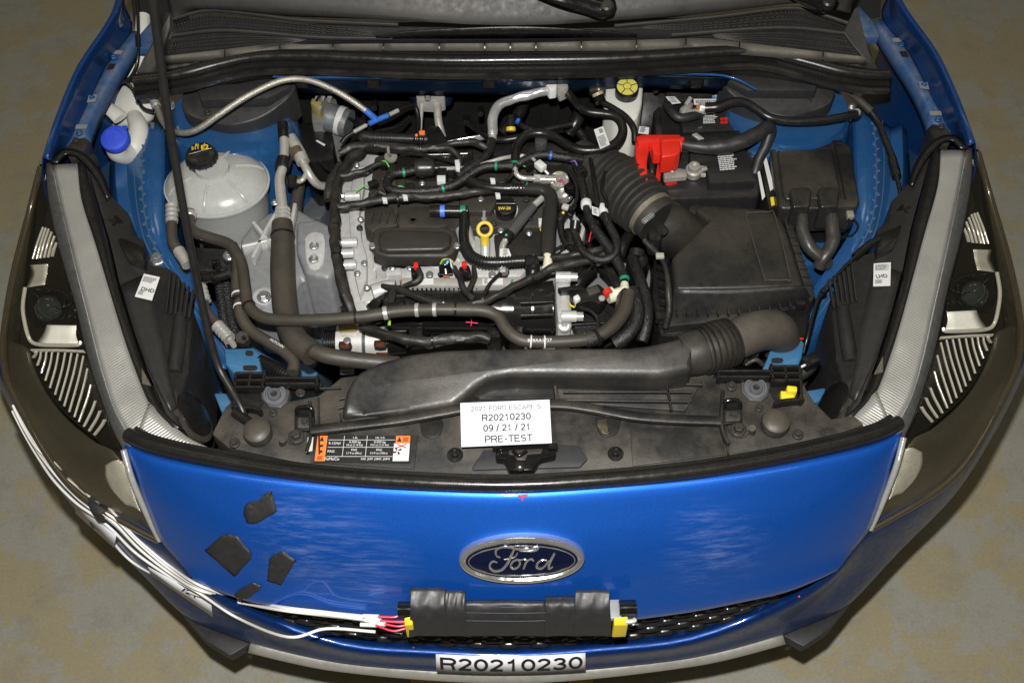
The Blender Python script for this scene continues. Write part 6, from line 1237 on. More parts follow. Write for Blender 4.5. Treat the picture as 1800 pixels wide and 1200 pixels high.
prism('bridge', [(1118, 240), (1128, 236), (1196, 236), (1198, 246), (1150, 250), (1122, 254)], .925, .90, RED, RCV, .003); prism('leg', [(1117, 248), (1130, 242), (1143, 252), (1137, 285), (1139, 316), (1124, 306), (1117, 275)], .918, .89, RED, RCV, .003)
prism('inner_leg', [(1144, 252), (1160, 250), (1162, 272), (1149, 272)], .915, .89, RED, RCV, .003); prism('tab', [(1196, 240), (1203, 240), (1203, 246), (1196, 248)], .92, .91, RED, RCV, .002)
prism('base_leg', [(1156, 284), (1165, 276), (1160, 325), (1154, 343), (1148, 336)], .87, .83, RED, RCV, .003); prism('base_pad', [(1168, 300), (1190, 298), (1192, 313), (1172, 316)], .862, .845, RED, RCV, .002)
prism('terminal_plate', [(1166, 275), (1185, 274), (1186, 290), (1168, 296)], .872, .85, CLM, RCV, .003); tube('terminal_stud', [(1176, 278, .874), (1176, 270, .888)], 4, STEEL, RCV, n=10); tube('gap_wires', [(1144, 275, .88), (1146, 300, .87), (1143, 325, .85)], 7, BLKC, RCV)
NC = thing('battery_clamp', 'silver clamp with cable lug on the rear battery post', 'battery clamp', (1215, 190, .87))
prism('clamp_arm', [(1194, 190), (1206, 180), (1214, 176), (1220, 182), (1212, 192), (1200, 200)], .90, .875, CLM, NC, .004); tube('clamp_bolt', [(1206, 184, .905), (1214, 172, .912)], 4.5, STEEL, NC, n=8)
prism('lug', [(1200, 196), (1215, 191), (1238, 187), (1240, 196), (1218, 199), (1202, 204)], .896, .88, STEEL, NC, .003); lathe('nut', (1236, 186, .90), (0, -.1, 1), [(.0105, -.004), (.0105, .003), (.008, .003), (.008, .010)], STEEL, NC, 6); tube('orange_mark', [(1224, 189, .9), (1231, 188, .9)], 4, mat('rust_orange', (.5, .15, .03), .5), NC, n=8)
CBL = mat('cable_black', (.010, .010, .010), .3, dust=.15)
tag(tube('battery_cable', [(1240, 190, .90), (1262, 188, .905), (1285, 180, .92), (1308, 180, .93), (1330, 192, .93), (1352, 206, .925), (1385, 213, .92), (1430, 213, .92), (1470, 208, .92), (1506, 200, .918)], [11, 10, 9.5, 8.5, 8, 8, 8, 8, 8, 8], CBL, None, n=16), 'glossy black earth cable from the rear battery post to the right wing', 'cable')
lg = thing('earth_lug', 'silver earth lug bolted to the right wing', 'lug', (1505, 195, .90)); ball('lug_end', (1506, 198, .918), .009, STEEL, lg, n=12); bolt((1497, 188, .915), 7, BOLT, lg)
tag(tube('battery_cable', [(1172, 184, .885), (1180, 196, .89), (1192, 206, .89), (1210, 206, .888), (1234, 198, .885)], 9, TAPE, None, n=14, wrap=.06), 'black taped cable curving round the rear battery clamp', 'cable')
TC = tag(tube('taped_cable', [(1196, 252, .905), (1225, 258, .905), (1262, 258, .905), (1300, 250, .91), (1330, 236, .915), (1348, 224, .915), (1354, 232, .90), (1346, 256, .88), (1334, 280, .86), (1326, 306, .84)], [10, 12, 15, 15, 14, 13, 12, 11, 10, 10], TAPE, None, n=18, wrap=.05), 'thick black taped cable lying across the battery', 'cable')
HO = thing('battery_holder', 'black hold-down bar across the middle of the battery', 'bracket', (1250, 238, .86)); prism('bar', [(1160, 236), (1212, 232), (1300, 228), (1308, 240), (1240, 248), (1165, 246)], .885, .85, BLKC, HO, .004); prism('tray_wall', [(1148, 196), (1160, 184), (1166, 236), (1154, 240)], .87, .70, BLK, HO, .004)
prism('slot_plate', [(1216, 236), (1224, 233), (1238, 243), (1228, 245)], .8875, .88, STEEL, HO, .001)
WSL = thing('tray_labels', 'pale strips on the battery tray wall beside the fuse box', 'battery tray', (1345, 330, .70))
prism('tray_wall', [(1332, 270), (1345, 262), (1368, 362), (1352, 368)], .845, .65, BLKC, WSL, .003)
card('pale_strip', [(1339, 270, .8465), (1345, 268, .8465), (1361, 330, .8465), (1354, 336, .8465)], WLAB, WSL, .001); card('pale_strip', [(1331, 300, .85), (1335, 298, .85), (1345, 345, .85), (1340, 352, .85)], WLAB, WSL, .001); card('yellow_dot', [(1354, 347, .8465), (1360, 346, .8465), (1362, 360, .8465), (1356, 362, .8465)], YELT, WSL, .001)
# rear right: grey-blue dome and dark shapes
ball('tower_dome', (1262, 162, .80), .03, BLUEB, CAR, (1.2, 1, .7)); prism('rear_box', [(1170, 150), (1240, 146), (1255, 165), (1200, 178), (1170, 172)], .84, .7, BLK, CAR, .008)
# ---------------------------------------------------------------- fuse box
FB = thing('fuse_box', 'black lidded fuse box with two cable snorkels by the right wing', 'fuse box', (1430, 320, .65))
FBM = mat('fuse_black', (.014, .0135, .013), .38, dust=1.1, dmin=.43, dmax=.64, dcol=(.075, .065, .05), dscale=7)
prism('lid', [(1354, 256), (1362, 250), (1488, 250), (1496, 258), (1512, 352), (1508, 362), (1440, 366), (1376, 366), (1368, 360)], .868, .80, FBM, FB, .006, 3); prism('lid_panel', [(1366, 262), (1464, 260), (1480, 340), (1478, 348), (1382, 350), (1376, 342)], .874, .85, FBM, FB, .006, 3)
bar('lid_edge', [(1468, 254, .871), (1486, 350, .871)], 2.5, .004, BLKC, FB, straight=True); text('emboss', 'NCE', (1419, 304, .8752), V((1, 0, 0)), V((0, 1, 0)), .008, FBM, FB, .0006, .02)
prism('box', [(1362, 362), (1510, 358), (1508, 380), (1372, 384)], .80, .6, BLKC, FB, .004)
for x in (1365, 1420, 1472): prism('hinge', [(x-9, 246), (x+9, 246), (x+9, 253), (x-9, 253)], .872, .84, BLKC, FB, .002)
for x in (1408, 1457):
    prism('snorkel', [(x-20, 334), (x-14, 328), (x+14, 328), (x+20, 334), (x+16, 362), (x-14, 364)], .885, .82, FBM, FB, .010, 4); tube('collar', [(x, 356, .86), (x+1, 368, .855)], [17, 15], FBM, FB, n=20); tube('collar_rib', [(x, 362, .857), (x+1, 368, .854)], 17.5, BLKC, FB, n=20)
FCM = mat('fuse_cable_tape', (.030, .029, .028), .38, dust=.5, dcol=(.10, .09, .075), bump=1., bscale=70)
tag(tube('fuse_cable', [(1409, 364, .855), (1410, 390, .85), (1413, 415, .84), (1424, 435, .83), (1440, 450, .82), (1455, 465, .80)], [11, 11.5, 12.5, 13, 12, 12], FCM, None, n=18, wrap=.10), 'left taped cable leaving the fuse box', 'cable')
tag(tube('fuse_cable', [(1458, 364, .855), (1462, 390, .85), (1464, 415, .84), (1460, 435, .83), (1448, 452, .82), (1440, 470, .80)], [11, 13, 13, 13, 12, 12], FCM, None, n=18, wrap=.10), 'right taped cable leaving the fuse box', 'cable')
fc = thing('small_plug', 'small grey plug with wires right of the fuse box cables', 'plug', (1495, 380, .80)); box('plug_body', (1494, 378, .85), .014, .018, .012, mat('plug_grey', (.22, .21, .18), .5), fc, .002); tube('wire', [(1500, 384, .85), (1508, 396, .84), (1500, 412, .82), (1478, 420, .80)], 2, RUBB, fc, n=8); tube('wire', [(1492, 384, .85), (1492, 400, .83), (1474, 408, .81)], 2, RUBB, fc, n=8)
prism('bay_shelf', [(1380, 400), (1500, 385), (1510, 420), (1460, 460), (1400, 470)], .72, .5, BLUEI, CAR, .01)
# ---------------------------------------------------------------- air filter box
AF = thing('air_filter_box', 'big black air filter box with ribbed lid edge', 'air filter box', (1300, 460, .55))
AFM = mat('filter_black', (.012, .012, .0118), .42, dust=1.1, dmin=.43, dmax=.64, dcol=(.068, .059, .046), dscale=5, bump=.2)
lid = [(1180, 452, .862), (1247, 386, .868), (1220, 368, .865), (1236, 358, .862), (1350, 366, .864), (1372, 380, .866), (1381, 396, .866), (1416, 505, .86), (1186, 510, .858)]
prism('lid_top', lid, 0, .80, AFM, AF, .010, 4)
loft('lid_front', [[(1186, 508, .858), (1300, 508, .859), (1416, 503, .86)], [(1180, 535, .83), (1300, 536, .83), (1424, 520, .835)], [(1174, 560, .805), (1300, 556, .806), (1428, 532, .808)]], AFM, AF, 4, 3, .004)
prism('flange', [(1168, 548), (1300, 538), (1426, 518), (1428, 536), (1300, 560), (1170, 574)], .812, .79, AFM, AF, .003)
for k in range(13):
    x = 1190+k*18; y = 551-k*.4-(max(0, k-6)**2)*.42; box('flange_tooth', (x, y, .819), .003, .016, .014, AFM, AF, .0008)
for k in range(8): box('flange_tooth', (1388+k*5, 404+k*14, .83), .014, .003, .012, AFM, AF, .0008)
prism('side_flange', [(1378, 385), (1392, 388), (1434, 520), (1424, 532), (1414, 505)], .83, .78, AFM, AF, .003)
loop = [(1314, 374), (1350, 373), (1362, 380), (1388, 484), (1382, 492), (1350, 492), (1342, 484), (1312, 382), (1314, 374)]
bar('lid_groove', [(x, y, .8665) for x, y in loop], 2.4, .004, RUB, AF)
prism('lower_box', [(1150, 440), (1178, 445), (1186, 512), (1172, 575), (1426, 536), (1418, 590), (1330, 600), (1160, 590), (1146, 520)], .79, .5, BLKC, AF, .006)
for k in range(7): bar('side_rib', [(1152+k*1.5, 455+k*16, .80), (1176+k*1.2, 462+k*15, .812)], 4, .012, BLKC, AF, straight=True)
for x, y in ((1406, 532), (1160, 556)): box('lid_clip', (x, y, .815), .020, .024, .020, BLKC, AF, .003)
prism('lid_step', [(1212, 362), (1232, 357), (1250, 384), (1238, 392), (1206, 390)], .845, .70, AFM, AF, .005)
# intake elbow and bellows from the filter to the engine
IB = thing('intake_bellows', 'dusty ribbed rubber intake bellows leading into the air filter box', 'intake hose', (1100, 340, .75))
BEL = mat('bellows_rubber', (.026, .025, .023), .52, dust=.75, dcol=(.088, .078, .062), bump=.15)
tube('neck', [(1016, 276, .85), (1034, 290, .855), (1052, 302, .86), (1066, 312, .86)], [36, 40, 43, 45], BEL, IB, n=36); tube('neck_band', [(1046, 298, .858), (1054, 304, .86)], 46, BEL, IB, n=36)
tube('bellows', [(1060, 308, .86), (1082, 322, .862), (1104, 340, .865), (1126, 360, .865), (1138, 372, .865)], [47, 51, 52, 49, 47], BEL, IB, n=40, corr=(14.5, .26))
tube('cuff', [(1134, 366, .865), (1148, 380, .862), (1158, 390, .86)], [45, 46, 45], BEL, IB, n=36)
tube('clamp_band', [(1140, 373, .865), (1146, 379, .864)], 47.5, mat('band_steel', (.38, .34, .27), .4, metal=.7, dust=.4), IB, n=36)
cs = box('clamp_screw', P(1139, 384, .905), .030, .010, .008, STEEL, IB, .002, rz=.75)
for k in range(6): box('screw_tooth', P(1131+k*3.2, 389-k*2.4, .911), .002, .008, .003, BOLT, IB, .0004, rz=.75)
tube('meter_tube', [(1154, 386, .86), (1176, 400, .843), (1198, 416, .815), (1216, 430, .79)], [46, 47, 47, 46], AFM, IB, n=32)
MF = thing('air_meter', 'black air flow sensor plug on the intake tube', 'sensor', (1152, 400, .85)); prism('body', [(1138, 402), (1150, 394), (1166, 404), (1160, 424), (1142, 420)], .905, .86, BLKC, MF, .004); tube('knob', [(1160, 400, .91), (1168, 408, .90)], 9, AFM, MF)
tag(tube('sensor_lead', [(1132, 422, .89), (1150, 440, .885), (1164, 456, .882), (1172, 480, .878), (1175, 510, .87), (1176, 545, .85), (1170, 575, .82)], [5, 6, 5, 5, 6, 6, 6], LOOM, None, n=12, wrap=.08), 'black lead running down the left edge of the filter box', 'cable')
wcl = box('lead_clip', (1160, 450, .90), .016, .012, .008, mat('clip_tan', (.35, .34, .3), .5), None, .002); tag(wcl, 'pale clip holding the lead at the filter box corner', 'clip')
tag(tube('thin_cable', [(1036, 270, .895), (1042, 300, .91), (1046, 330, .915), (1052, 360, .91), (1060, 385, .90)], 4.5, RUBB, None, n=10), 'thin black cable hanging over the intake neck', 'cable')
# right wing: hose with joints, release cable, connectors
rt = thing('wing_hose', 'thin hose with thick joints running down inside the right wing', 'hose', (1550, 240, .85))
tube('upper', [(1494, 166, .92), (1512, 178, .92), (1532, 196, .915)], [5, 7, 8], RUB, rt, n=12); tube('middle', [(1528, 192, .916), (1544, 216, .905), (1556, 246, .895), (1568, 276, .885), (1574, 300, .88)], [6, 6, 6, 7, 9], RUBB, rt, n=12); tube('joint', [(1568, 280, .884), (1576, 310, .876)], 9, RUBB, rt, n=12); tube('lower', [(1574, 302, .88), (1582, 335, .87), (1586, 365, .86)], 4.5, RUBB, rt, n=10)
rc_ = thing('release_cable', 'thin black hood release cable beside the right headlight housing', 'cable', (1470, 500, .80)); tube('sleeve', [(1545, 419, .90), (1525, 432, .895), (1502, 452, .89)], [6, 7, 7], RUBB, rc_, n=12, corr=(20, .04)); tube('cable', [(1503, 451, .89), (1480, 474, .88), (1455, 500, .87), (1440, 520, .86), (1430, 550, .85), (1420, 590, .84), (1412, 620, .82)], 3, RUBB, rc_, n=10); lathe('grommet', (1446, 512, .868), (0, -.3, 1), [(.005, 0), (.005, .008)], BLKC, rc_, 12)
cn = thing('dusty_connectors', 'cluster of dusty wiring plugs between the duct elbow and the right bracket', 'connectors', (1310, 625, .80))
tube('loom', [(1284, 640, .86), (1300, 628, .865), (1320, 618, .87), (1345, 610, .865)], [7, 9, 8, 6], LOOM, cn, n=14, wrap=.14); box('plug', (1302, 632, .88), .024, .016, .018, RUB, cn, .003, rz=.6); box('plug', (1322, 622, .885), .022, .014, .016, BLKC, cn, .003, rz=.4); tube('wire', [(1310, 640, .86), (1328, 632, .87), (1340, 640, .85)], 4, RUB, cn)
cp = thing('side_plug', 'black wiring plug right of the right blue bracket', 'plug', (1425, 640, .78)); tube('loom', [(1396, 668, .80), (1412, 656, .82), (1424, 644, .83), (1432, 630, .83)], [8, 10, 11, 8], LOOM, cp, n=14, wrap=.12); box('plug_body', (1424, 636, .85), .030, .022, .022, BLKC, cp, .003, rz=.5); box('white_mark', (1412, 643, .862), .010, .004, .003, WLAB, cp, .0005, rz=.5)
# ---------------------------------------------------------------- wiring looms over the engine (each a thing of its own)
def loom(L, r, lab, wrap=.2, m=None, n=14): return tag(tube('wiring_loom', L, [a*.84 for a in r], m or LOOM, None, n=n, wrap=wrap), lab, 'wiring loom', 'wiring looms over the engine')
loom([(654, 238, .86), (636, 262, .868), (612, 285, .872), (596, 312, .876), (590, 345, .88), (588, 380, .882), (588, 420, .882), (594, 465, .88), (602, 500, .875), (612, 530, .865), (622, 552, .85)], [12, 13, 12, 11, 11, 12, 11, 11, 12, 11, 9], 'thick main loom running down the left end of the engine')
loom([(600, 290, .872), (586, 312, .87), (578, 335, .868), (576, 352, .864)], [10, 11, 11, 8], 'short stub loom left of the main loom')
loom([(590, 362, .884), (610, 362, .884), (640, 357, .886), (668, 352, .888), (700, 346, .89), (760, 346, .892), (800, 342, .892), (840, 337, .89), (870, 336, .882)], [9, 9, 9, 9, 10, 10, 9, 8, 6], 'taped loom crossing the valve cover from the main loom')
loom([(596, 310, .878), (622, 306, .88), (645, 298, .882), (668, 287, .882), (680, 288, .878)], [8, 8, 7, 6, 4], 'loom branch to the upper left ignition coil')
loom([(640, 355, .888), (655, 345, .888), (664, 338, .886), (678, 342, .882)], [6, 6, 6, 4], 'loom branch to the lower left ignition coil')
loom([(596, 270, .87), (622, 258, .876), (660, 256, .88), (700, 260, .882), (740, 262, .884), (780, 260, .884), (800, 268, .882), (808, 280, .878), (808, 292, .872)], [7, 9, 10, 10, 10, 10, 8, 7, 6], 'taped loom across the rear of the engine above the purge valve')
loom([(768, 260, .885), (800, 252, .888), (822, 249, .888), (845, 254, .886), (860, 264, .882)], [7, 7, 8, 8, 6], 'curved loom end above the steel pipe')
loom([(672, 502, .86), (700, 508, .87), (724, 517, .875), (750, 527, .878), (782, 536, .88), (815, 536, .88), (850, 530, .882), (880, 516, .884), (910, 500, .886), (940, 486, .888), (975, 470, .888), (1010, 462, .886), (1040, 458, .882), (1062, 448, .88)], [5, 7, 8, 8, 9, 9, 9, 8, 8, 8, 9, 9, 8, 8], 'long taped loom sagging across the intake manifold top')
loom([(735, 474, .886), (740, 484, .886), (732, 494, .882), (718, 500, .876), (708, 503, .872)], [6, 6, 6, 5, 4], 'short loom dropping from the left injector plug')
loom([(798, 470, .878), (806, 484, .88), (812, 500, .882), (820, 515, .882), (834, 526, .882)], [5, 6, 7, 7, 7], 'short loom dropping from the wire plug')
loom([(832, 468, .878), (834, 482, .88), (830, 498, .882), (822, 514, .882)], [4, 6, 6, 5], 'short loom dropping from the right injector plug')
loom([(634, 574, .83), (660, 582, .835), (690, 590, .838), (715, 596, .838), (745, 600, .836), (790, 596, .832), (840, 592, .83), (862, 596, .828)], [8, 9, 10, 11, 11, 12, 11, 9], 'loom hanging under the intake manifold')
loom([(692, 505, .862), (690, 520, .866), (686, 540, .864)], [6, 7, 7], 'short lead at the manifold left end')
loom([(1010, 290, .89), (1020, 310, .892), (1026, 335, .892), (1030, 358, .89)], [8, 9, 9, 9], 'loom falling beside the fuel pump', .05, BRAID)
loom([(944, 454, .872), (985, 452, .876), (1020, 446, .878), (1050, 440, .878), (1062, 432, .876)], [7, 7, 8, 8, 6], 'loom under the looped braided hose')
loom([(1005, 380, .876), (990, 372, .878), (985, 396, .872), (992, 424, .868), (1010, 440, .868)], [5, 8, 8, 6, 6], 'bent rubber lead with yellow dot on the rocker pad', .04, RUBB)
loom([(1085, 300, .86), (1100, 288, .865), (1115, 280, .868)], [7, 8, 7], 'dark lead with green end behind the bellows', .04, RUBB)
# braided looped hoses with white labels
def lhose(L, r, lab, name='braided_hose', bands=()):
    t = thing(name, lab, 'hose', L[0]); tube('hose', L, r, BRAID, t, n=16)
    for tt, m, wd in bands: ring_on('band', L, tt, (r if isinstance(r, (int, float)) else max(r))+1.2, wd, m, t)
    return t
l1 = [(1030, 352, .90), (1032, 372, .902), (1042, 396, .902), (1056, 416, .90), (1070, 434, .898), (1082, 455, .895), (1094, 478, .894), (1097, 494, .894)]
t = lhose(l1, [7, 7, 8, 9, 9, 9, 8, 7], 'braided hose from the left white label down to the cream elbow', bands=((.06, WLAB, 16),))
l2 = [(1057, 362, .905), (1064, 382, .907), (1074, 402, .907), (1083, 422, .905), (1082, 444, .903), (1066, 456, .90), (1044, 454, .898), (1024, 440, .897), (1014, 420, .896), (1008, 402, .896)]
t = lhose(l2, 7.5, 'braided hose looping from the right white label back to the rocker pad', bands=((.05, WLAB, 22),))
cp2 = thing('hose_plug', 'black angled plug at the end of the looped braided hose', 'plug', (1008, 398, .86)); tube('plug_cap', [(1012, 388, .905), (1010, 404, .895)], [10, 9], BLKC, cp2, n=18); tube('plug_base', [(1005, 404, .875), (1004, 420, .86)], 14, BLKC, cp2, n=18)
q = [(1040, 362, .912), (1052, 366, .912), (1053, 380, .912), (1041, 376, .912)]; pc = card('paper_tag', q, WLAB, None, .001); tag(pc, 'white paper tag between the two braided hoses', 'tag'); print_on('print', q, fake_lines(5, .2, .9, .2, .9, 51, .5), INK, pc)
t = lhose([(1097, 515, .89), (1092, 545, .90), (1076, 572, .906), (1050, 592, .91), (1030, 600, .91)], 12, 'speckled braided hose bending from the cream elbow to the long coolant hose')
t = lhose([(1112, 510, .885), (1120, 540, .885), (1116, 568, .88), (1100, 590, .875), (1080, 604, .865)], 13, 'outer speckled braided hose beside the filter box')
t = lhose([(1112, 455, .84), (1124, 490, .85), (1136, 530, .85), (1136, 570, .845), (1128, 600, .83)], 11, 'plain dark hose next to the filter box side', )
# strap round the two hoses
ring_on('hose_strap', [(1060, 588, .909), (1048, 594, .91), (1036, 599, .91)], .5, 15, 6, BLKC, None)
o = bpy.data.objects['hose_strap']; tag(o, 'black strap round the coolant hose by the throttle body', 'strap')
# earth bolt, grey tank etc. around the right of the head
ms = thing('vent_canister', 'small black canister left of the filter box', 'canister', (1118, 470, .75)); lathe('body', (1118, 472, .80), (0, -.15, 1), [(.020, -.05), (.021, .02), (.0205, .036), (.016, .040)], BLKC, ms, 24); tube('neck', [(1120, 440, .85), (1118, 452, .845)], 14, BLK, ms); box('red_dot', (1123, 461, .845), .004, .004, .003, RED, ms, .0005)
for L, r, lab in (([(1040, 470, .80), (1020, 490, .80), (1010, 510, .79)], 12, 'dark rubber bend above the throttle body'), ([(1062, 470, .78), (1080, 490, .78), (1090, 520, .77)], 14, 'dark hose below the looped braided hoses'), ([(930, 600, .74), (960, 580, .74), (985, 570, .74)], 16, 'dark hose under the manifold right end'), ([(1110, 405, .80), (1096, 430, .80), (1090, 450, .79)], 11, 'dark hose under the bellows clamp')):
    tag(tube('rubber_hose', L, r, RUBB, None, n=16), lab, 'hose')
wb = thing('wing_bolt', 'bright bare metal bracket between the braided hoses and filter box', 'bracket', (1130, 500, .75)); prism('plate', [(1120, 492), (1134, 484), (1140, 520), (1130, 540), (1116, 528)], .80, .70, mat('bare_alloy', (.42, .41, .38), .45, metal=.5, dust=.3), wb, .005); bolt((1130, 502, .81), 7, BOLT, wb)
gp = thing('gearbox', 'grey alloy gearbox casting visible below the throttle body', 'gearbox', (1060, 620, .5)); prism('casing', [(900, 585), (1000, 580), (1100, 600), (1150, 560), (1145, 470), (1080, 440), (1020, 470), (1000, 560)], .66, .45, ALUD, gp, .01, 2)
tube('bright_pipe', [(935, 590, .73), (965, 585, .73), (985, 578, .73)], 10, STEEL, gp); lathe('clamp_end', (1020, 592, .80), (.5, -.6, .6), [(.012, -.01), (.013, .004), (.009, .008)], STEEL, gp, 16); ring_on('hose_clamp', [(1004, 572, .79), (1012, 590, .79), (1030, 602, .79)], .5, 20, 8, STEEL, gp)
# rear corrugated breather with orange tag
rb = thing('rear_breather', 'corrugated black pipe with an orange tag at the rear of the engine', 'pipe', (690, 245, .83))
tube('pipe', [(632, 246, .875), (640, 240, .88), (660, 242, .88), (690, 243, .88), (720, 244, .88), (748, 245, .88)], [10, 12, 11, 10, 10, 10], mat('conduit_black', (.012, .012, .012), .35), rb, n=18); tube('ribs', [(652, 242, .88), (690, 243, .88)], 11.5, mat('conduit_black', (.012, .012, .012), .35), rb, n=18, corr=(5, .16)); tube('plug', [(722, 244, .88), (752, 245, .88)], 11.5, BLKC, rb, n=16, corr=(9, .1))
box('orange_tag', (742, 234, .895), .012, .008, .008, ORG, rb, .001); ball('orange_dot', (732, 238, .896), .0035, ORG, rb, n=8); tube('cap', [(634, 242, .88), (636, 241, .882)], 12, BLKC, rb); lathe('cap_face', (687, 276, .872), (0, -.25, 1), [(.013, -.004), (.014, 0), (.013, .003)], mat('grey_disc', (.18, .17, .15), .6), rb, 22); tube('disc_strap', [(682, 258, .896), (683, 268, .89), (686, 274, .878)], 3, mat('grey_disc', (.18, .17, .15), .6), rb, n=8)
for k, (x, y) in enumerate(((676, 290), (668, 342))):
    t = thing('coil_plug', ['upper', 'lower'][k]+' ignition coil plug with green wire', 'plug', (x, y, .84)); box('plug_body', (x, y, .872), .016, .014, .014, BLKG, t, .003); tube('green_wire', [(x-6, y-6, .884), (x+2, y-6, .886), (x+8, y+4, .88)], 1.4, mat('wire_green', (.1, .5, .05), .5), t, n=6)
for x, y, lab in ((804, 290, 'white tab on the loom end right of the purge valve'), (866, 316, 'white tab on the hose left of the oil cap'), (875, 342, 'small white tab above the oil cap'), (676, 350, 'small white tab beside the lower coil plug'), (712, 345, 'tiny white tab on the taped loom')):
    t = prism('white_tab', [(x-5, y-9), (x+3, y-10), (x+5, y), (x+4, y+9), (x-3, y+7)] if x == 804 else [(x-5, y-4), (x+4, y-3), (x+5, y+4), (x-3, y+4)], .905, .898, WLAB, None, .001); tag(t, lab, 'tab')
pp_ = thing('plug_lead', 'white striped plug on the valve cover right of the oil cap', 'plug', (952, 395, .82)); box('body', (951, 392, .85), .010, .016, .012, WLAB, pp_, .001); tube('wire', [(950, 402, .85), (954, 412, .845)], 1.6, YELT, pp_, n=6)
sc_ = thing('dotted_sensor', 'black sensor with yellow dot on the rocker pad', 'sensor', (990, 368, .84)); tube('body', [(996, 362, .885), (988, 378, .88), (982, 390, .875)], [9, 9, 8], BLKC, sc_, n=16); box('metal_top', (994, 364, .894), .014, .012, .008, ALU, sc_, .002, rz=-.4); ball('yellow_dot', (990, 374, .891), .0032, YELT, sc_, n=8)
# ---------------------------------------------------------------- small fittings on the engine
for x, y, z in ((672, 312, .85), (700, 410, .866), (712, 352, .845), (742, 322, .835), (792, 318, .835), (845, 350, .848), (868, 392, .838), (925, 350, .845), (932, 382, .84), (940, 302, .85), (905, 302, .85), (1008, 362, .85), (1000, 345, .85), (962, 430, .842), (880, 405, .842), (930, 410, .842), (632, 400, .838), (628, 480, .838), (676, 470, .818), (720, 470, .815), (775, 482, .815), (890, 478, .815)):
    bolt((x, y, z), 6, BOLT if (x*7+y) % 3 else BOLTB, EN_)
CLP = mat('tie_black', (.010, .010, .010), .35)
TL = ['on the loom crossing the valve cover', 'highest on the main loom at the engine left end', 'lower on the main loom at the engine left end', 'on the rear loom above the purge valve', 'on the rear loom near its left end', 'where the manifold loom starts to rise', 'on the manifold loom below the cream connector', 'at the lowest sag of the manifold loom', 'on the manifold loom below the looped hoses', 'on the loom under the intake manifold']
for ti, (x, y, z, a) in enumerate(((700, 350, .889, 0), (588, 398, .882, 1.57), (592, 450, .881, 1.57), (740, 262, .884, 0), (660, 256, .88, 0), (850, 526, .882, .2), (940, 486, .888, .5), (780, 532, .88, 0), (1040, 458, .882, 0), (760, 598, .835, 0))):
    d = V((math.cos(a), -math.sin(a), 0)); c0 = P(x, y, z); t = tag(lathe('cable_tie', c0-d*.002, d, [(.0105, 0), (.0118, .0005), (.0118, .0035), (.0105, .004)], CLP, None, 14), 'black cable tie '+TL[ti], 'cable tie', 'cable ties on the looms')
def conn(x, y, z, w_, d_, rz, m, lab, wires=()):
    t = thing('wiring_plug', lab, 'plug', (x, y, z-.02)); box('shell', (x, y, z), w_, d_, .016, m, t, .002, rz=rz); box('latch', P(x, y, z+.009), w_*.45, d_*.5, .005, m, t, .001, rz=rz); box('shroud', P(x, y, z-.004)+V((math.cos(rz), math.sin(rz), 0))*w_*.55, w_*.3, d_*.8, .011, BLKC, t, .002, rz=rz)
    for k, wm in enumerate(wires): s_ = P(x, y, z)-V((math.cos(rz), math.sin(rz), 0))*w_*.5; e = V((-math.cos(rz), -math.sin(rz), 0)); tube('wire', [s_+V((0, .002*k-.002, 0)), s_+e*.012+V((0, .003*k, .006)), s_+e*.026+V((.003*k, -.006, .0))], 1.3, wm, t, n=6)
WG, WB, WY, WR = mat('wire_green', (.1, .5, .05), .5), BLUT, mat('wire_yellow', (.5, .45, .05), .5), mat('wire_red', (.6, .02, .05), .4)
conn(1022, 300, .90, .022, .014, -1.0, BLKC, 'black plug at the right of the fuel pump', (WB, WR))
conn(1000, 332, .895, .018, .013, -.9, BLKG, 'glossy plug with red and blue wires below the fuel pump', (WR, WB))
conn(930, 290, .895, .016, .012, .3, BLKC, 'small black plug under the white square connector', (WG,))
conn(1095, 298, .88, .024, .016, .5, BLKC, 'black plug with green end left of the red battery cover', (GRN,))
conn(1045, 398, .89, .020, .014, 1.2, BLKC, 'black plug between the two labelled braided hoses', (WR,))
conn(690, 542, .87, .016, .020, 1.4, BLKC, 'black plug standing at the left end of the manifold', (WG, WY))
conn(655, 325, .87, .018, .013, .4, BLKC, 'black coil plug left of the purge hose loop', (WG,))
conn(720, 330, .872, .018, .013, .2, BLKC, 'black plug inside the purge hose loop', (WB, WG))
conn(606, 545, .85, .014, .012, .3, BLKC, 'small black plug at the foot of the main loom', ())
for L, lab in (([(640, 262, .885), (700, 268, .888), (760, 276, .888), (800, 286, .886)], 'thin black wire over the rear cover'), ([(905, 300, .90), (890, 318, .898), (870, 322, .894), (846, 316, .89)], 'thin black wire left of the fuel pump'), ([(1000, 300, .905), (1012, 322, .905), (1014, 348, .9), (1002, 370, .895)], 'thin black wire curling below the fuel pump'), ([(1064, 300, .912), (1058, 330, .915), (1066, 352, .913), (1062, 372, .91)], 'thin black wire hanging in front of the bellows'), ([(975, 440, .885), (1000, 428, .885), (1030, 426, .885), (1050, 410, .885)], 'thin black wire above the cream connector'), ([(1020, 540, .885), (1040, 548, .885), (1052, 566, .88), (1050, 592, .875)], 'black lead falling from the pressure sensor'), ([(720, 205, .86), (700, 222, .865), (660, 232, .87), (640, 246, .872)], 'thin black pipe left of the heater pipes'), ([(560, 285, .80), (580, 300, .81), (600, 296, .82)], 'thin black wire below the brake unit'), ([(880, 480, .87), (860, 500, .868), (850, 520, .866)], 'thin lead dropping behind the fuel rail')):
    tag(tube('thin_wire', L, 3.4, RUBB, None, n=8), lab, 'wire')
# stud bolts and hose stubs on the rear wall
for x, y in ((640, 205), (660, 180), (845, 190), (1150, 150), (820, 205)):
    tube('wall_clip', [P(x, y, .86), P(x, y, .86)+V((0, -.03, .01))], 6, BLKC, CAR, n=10)
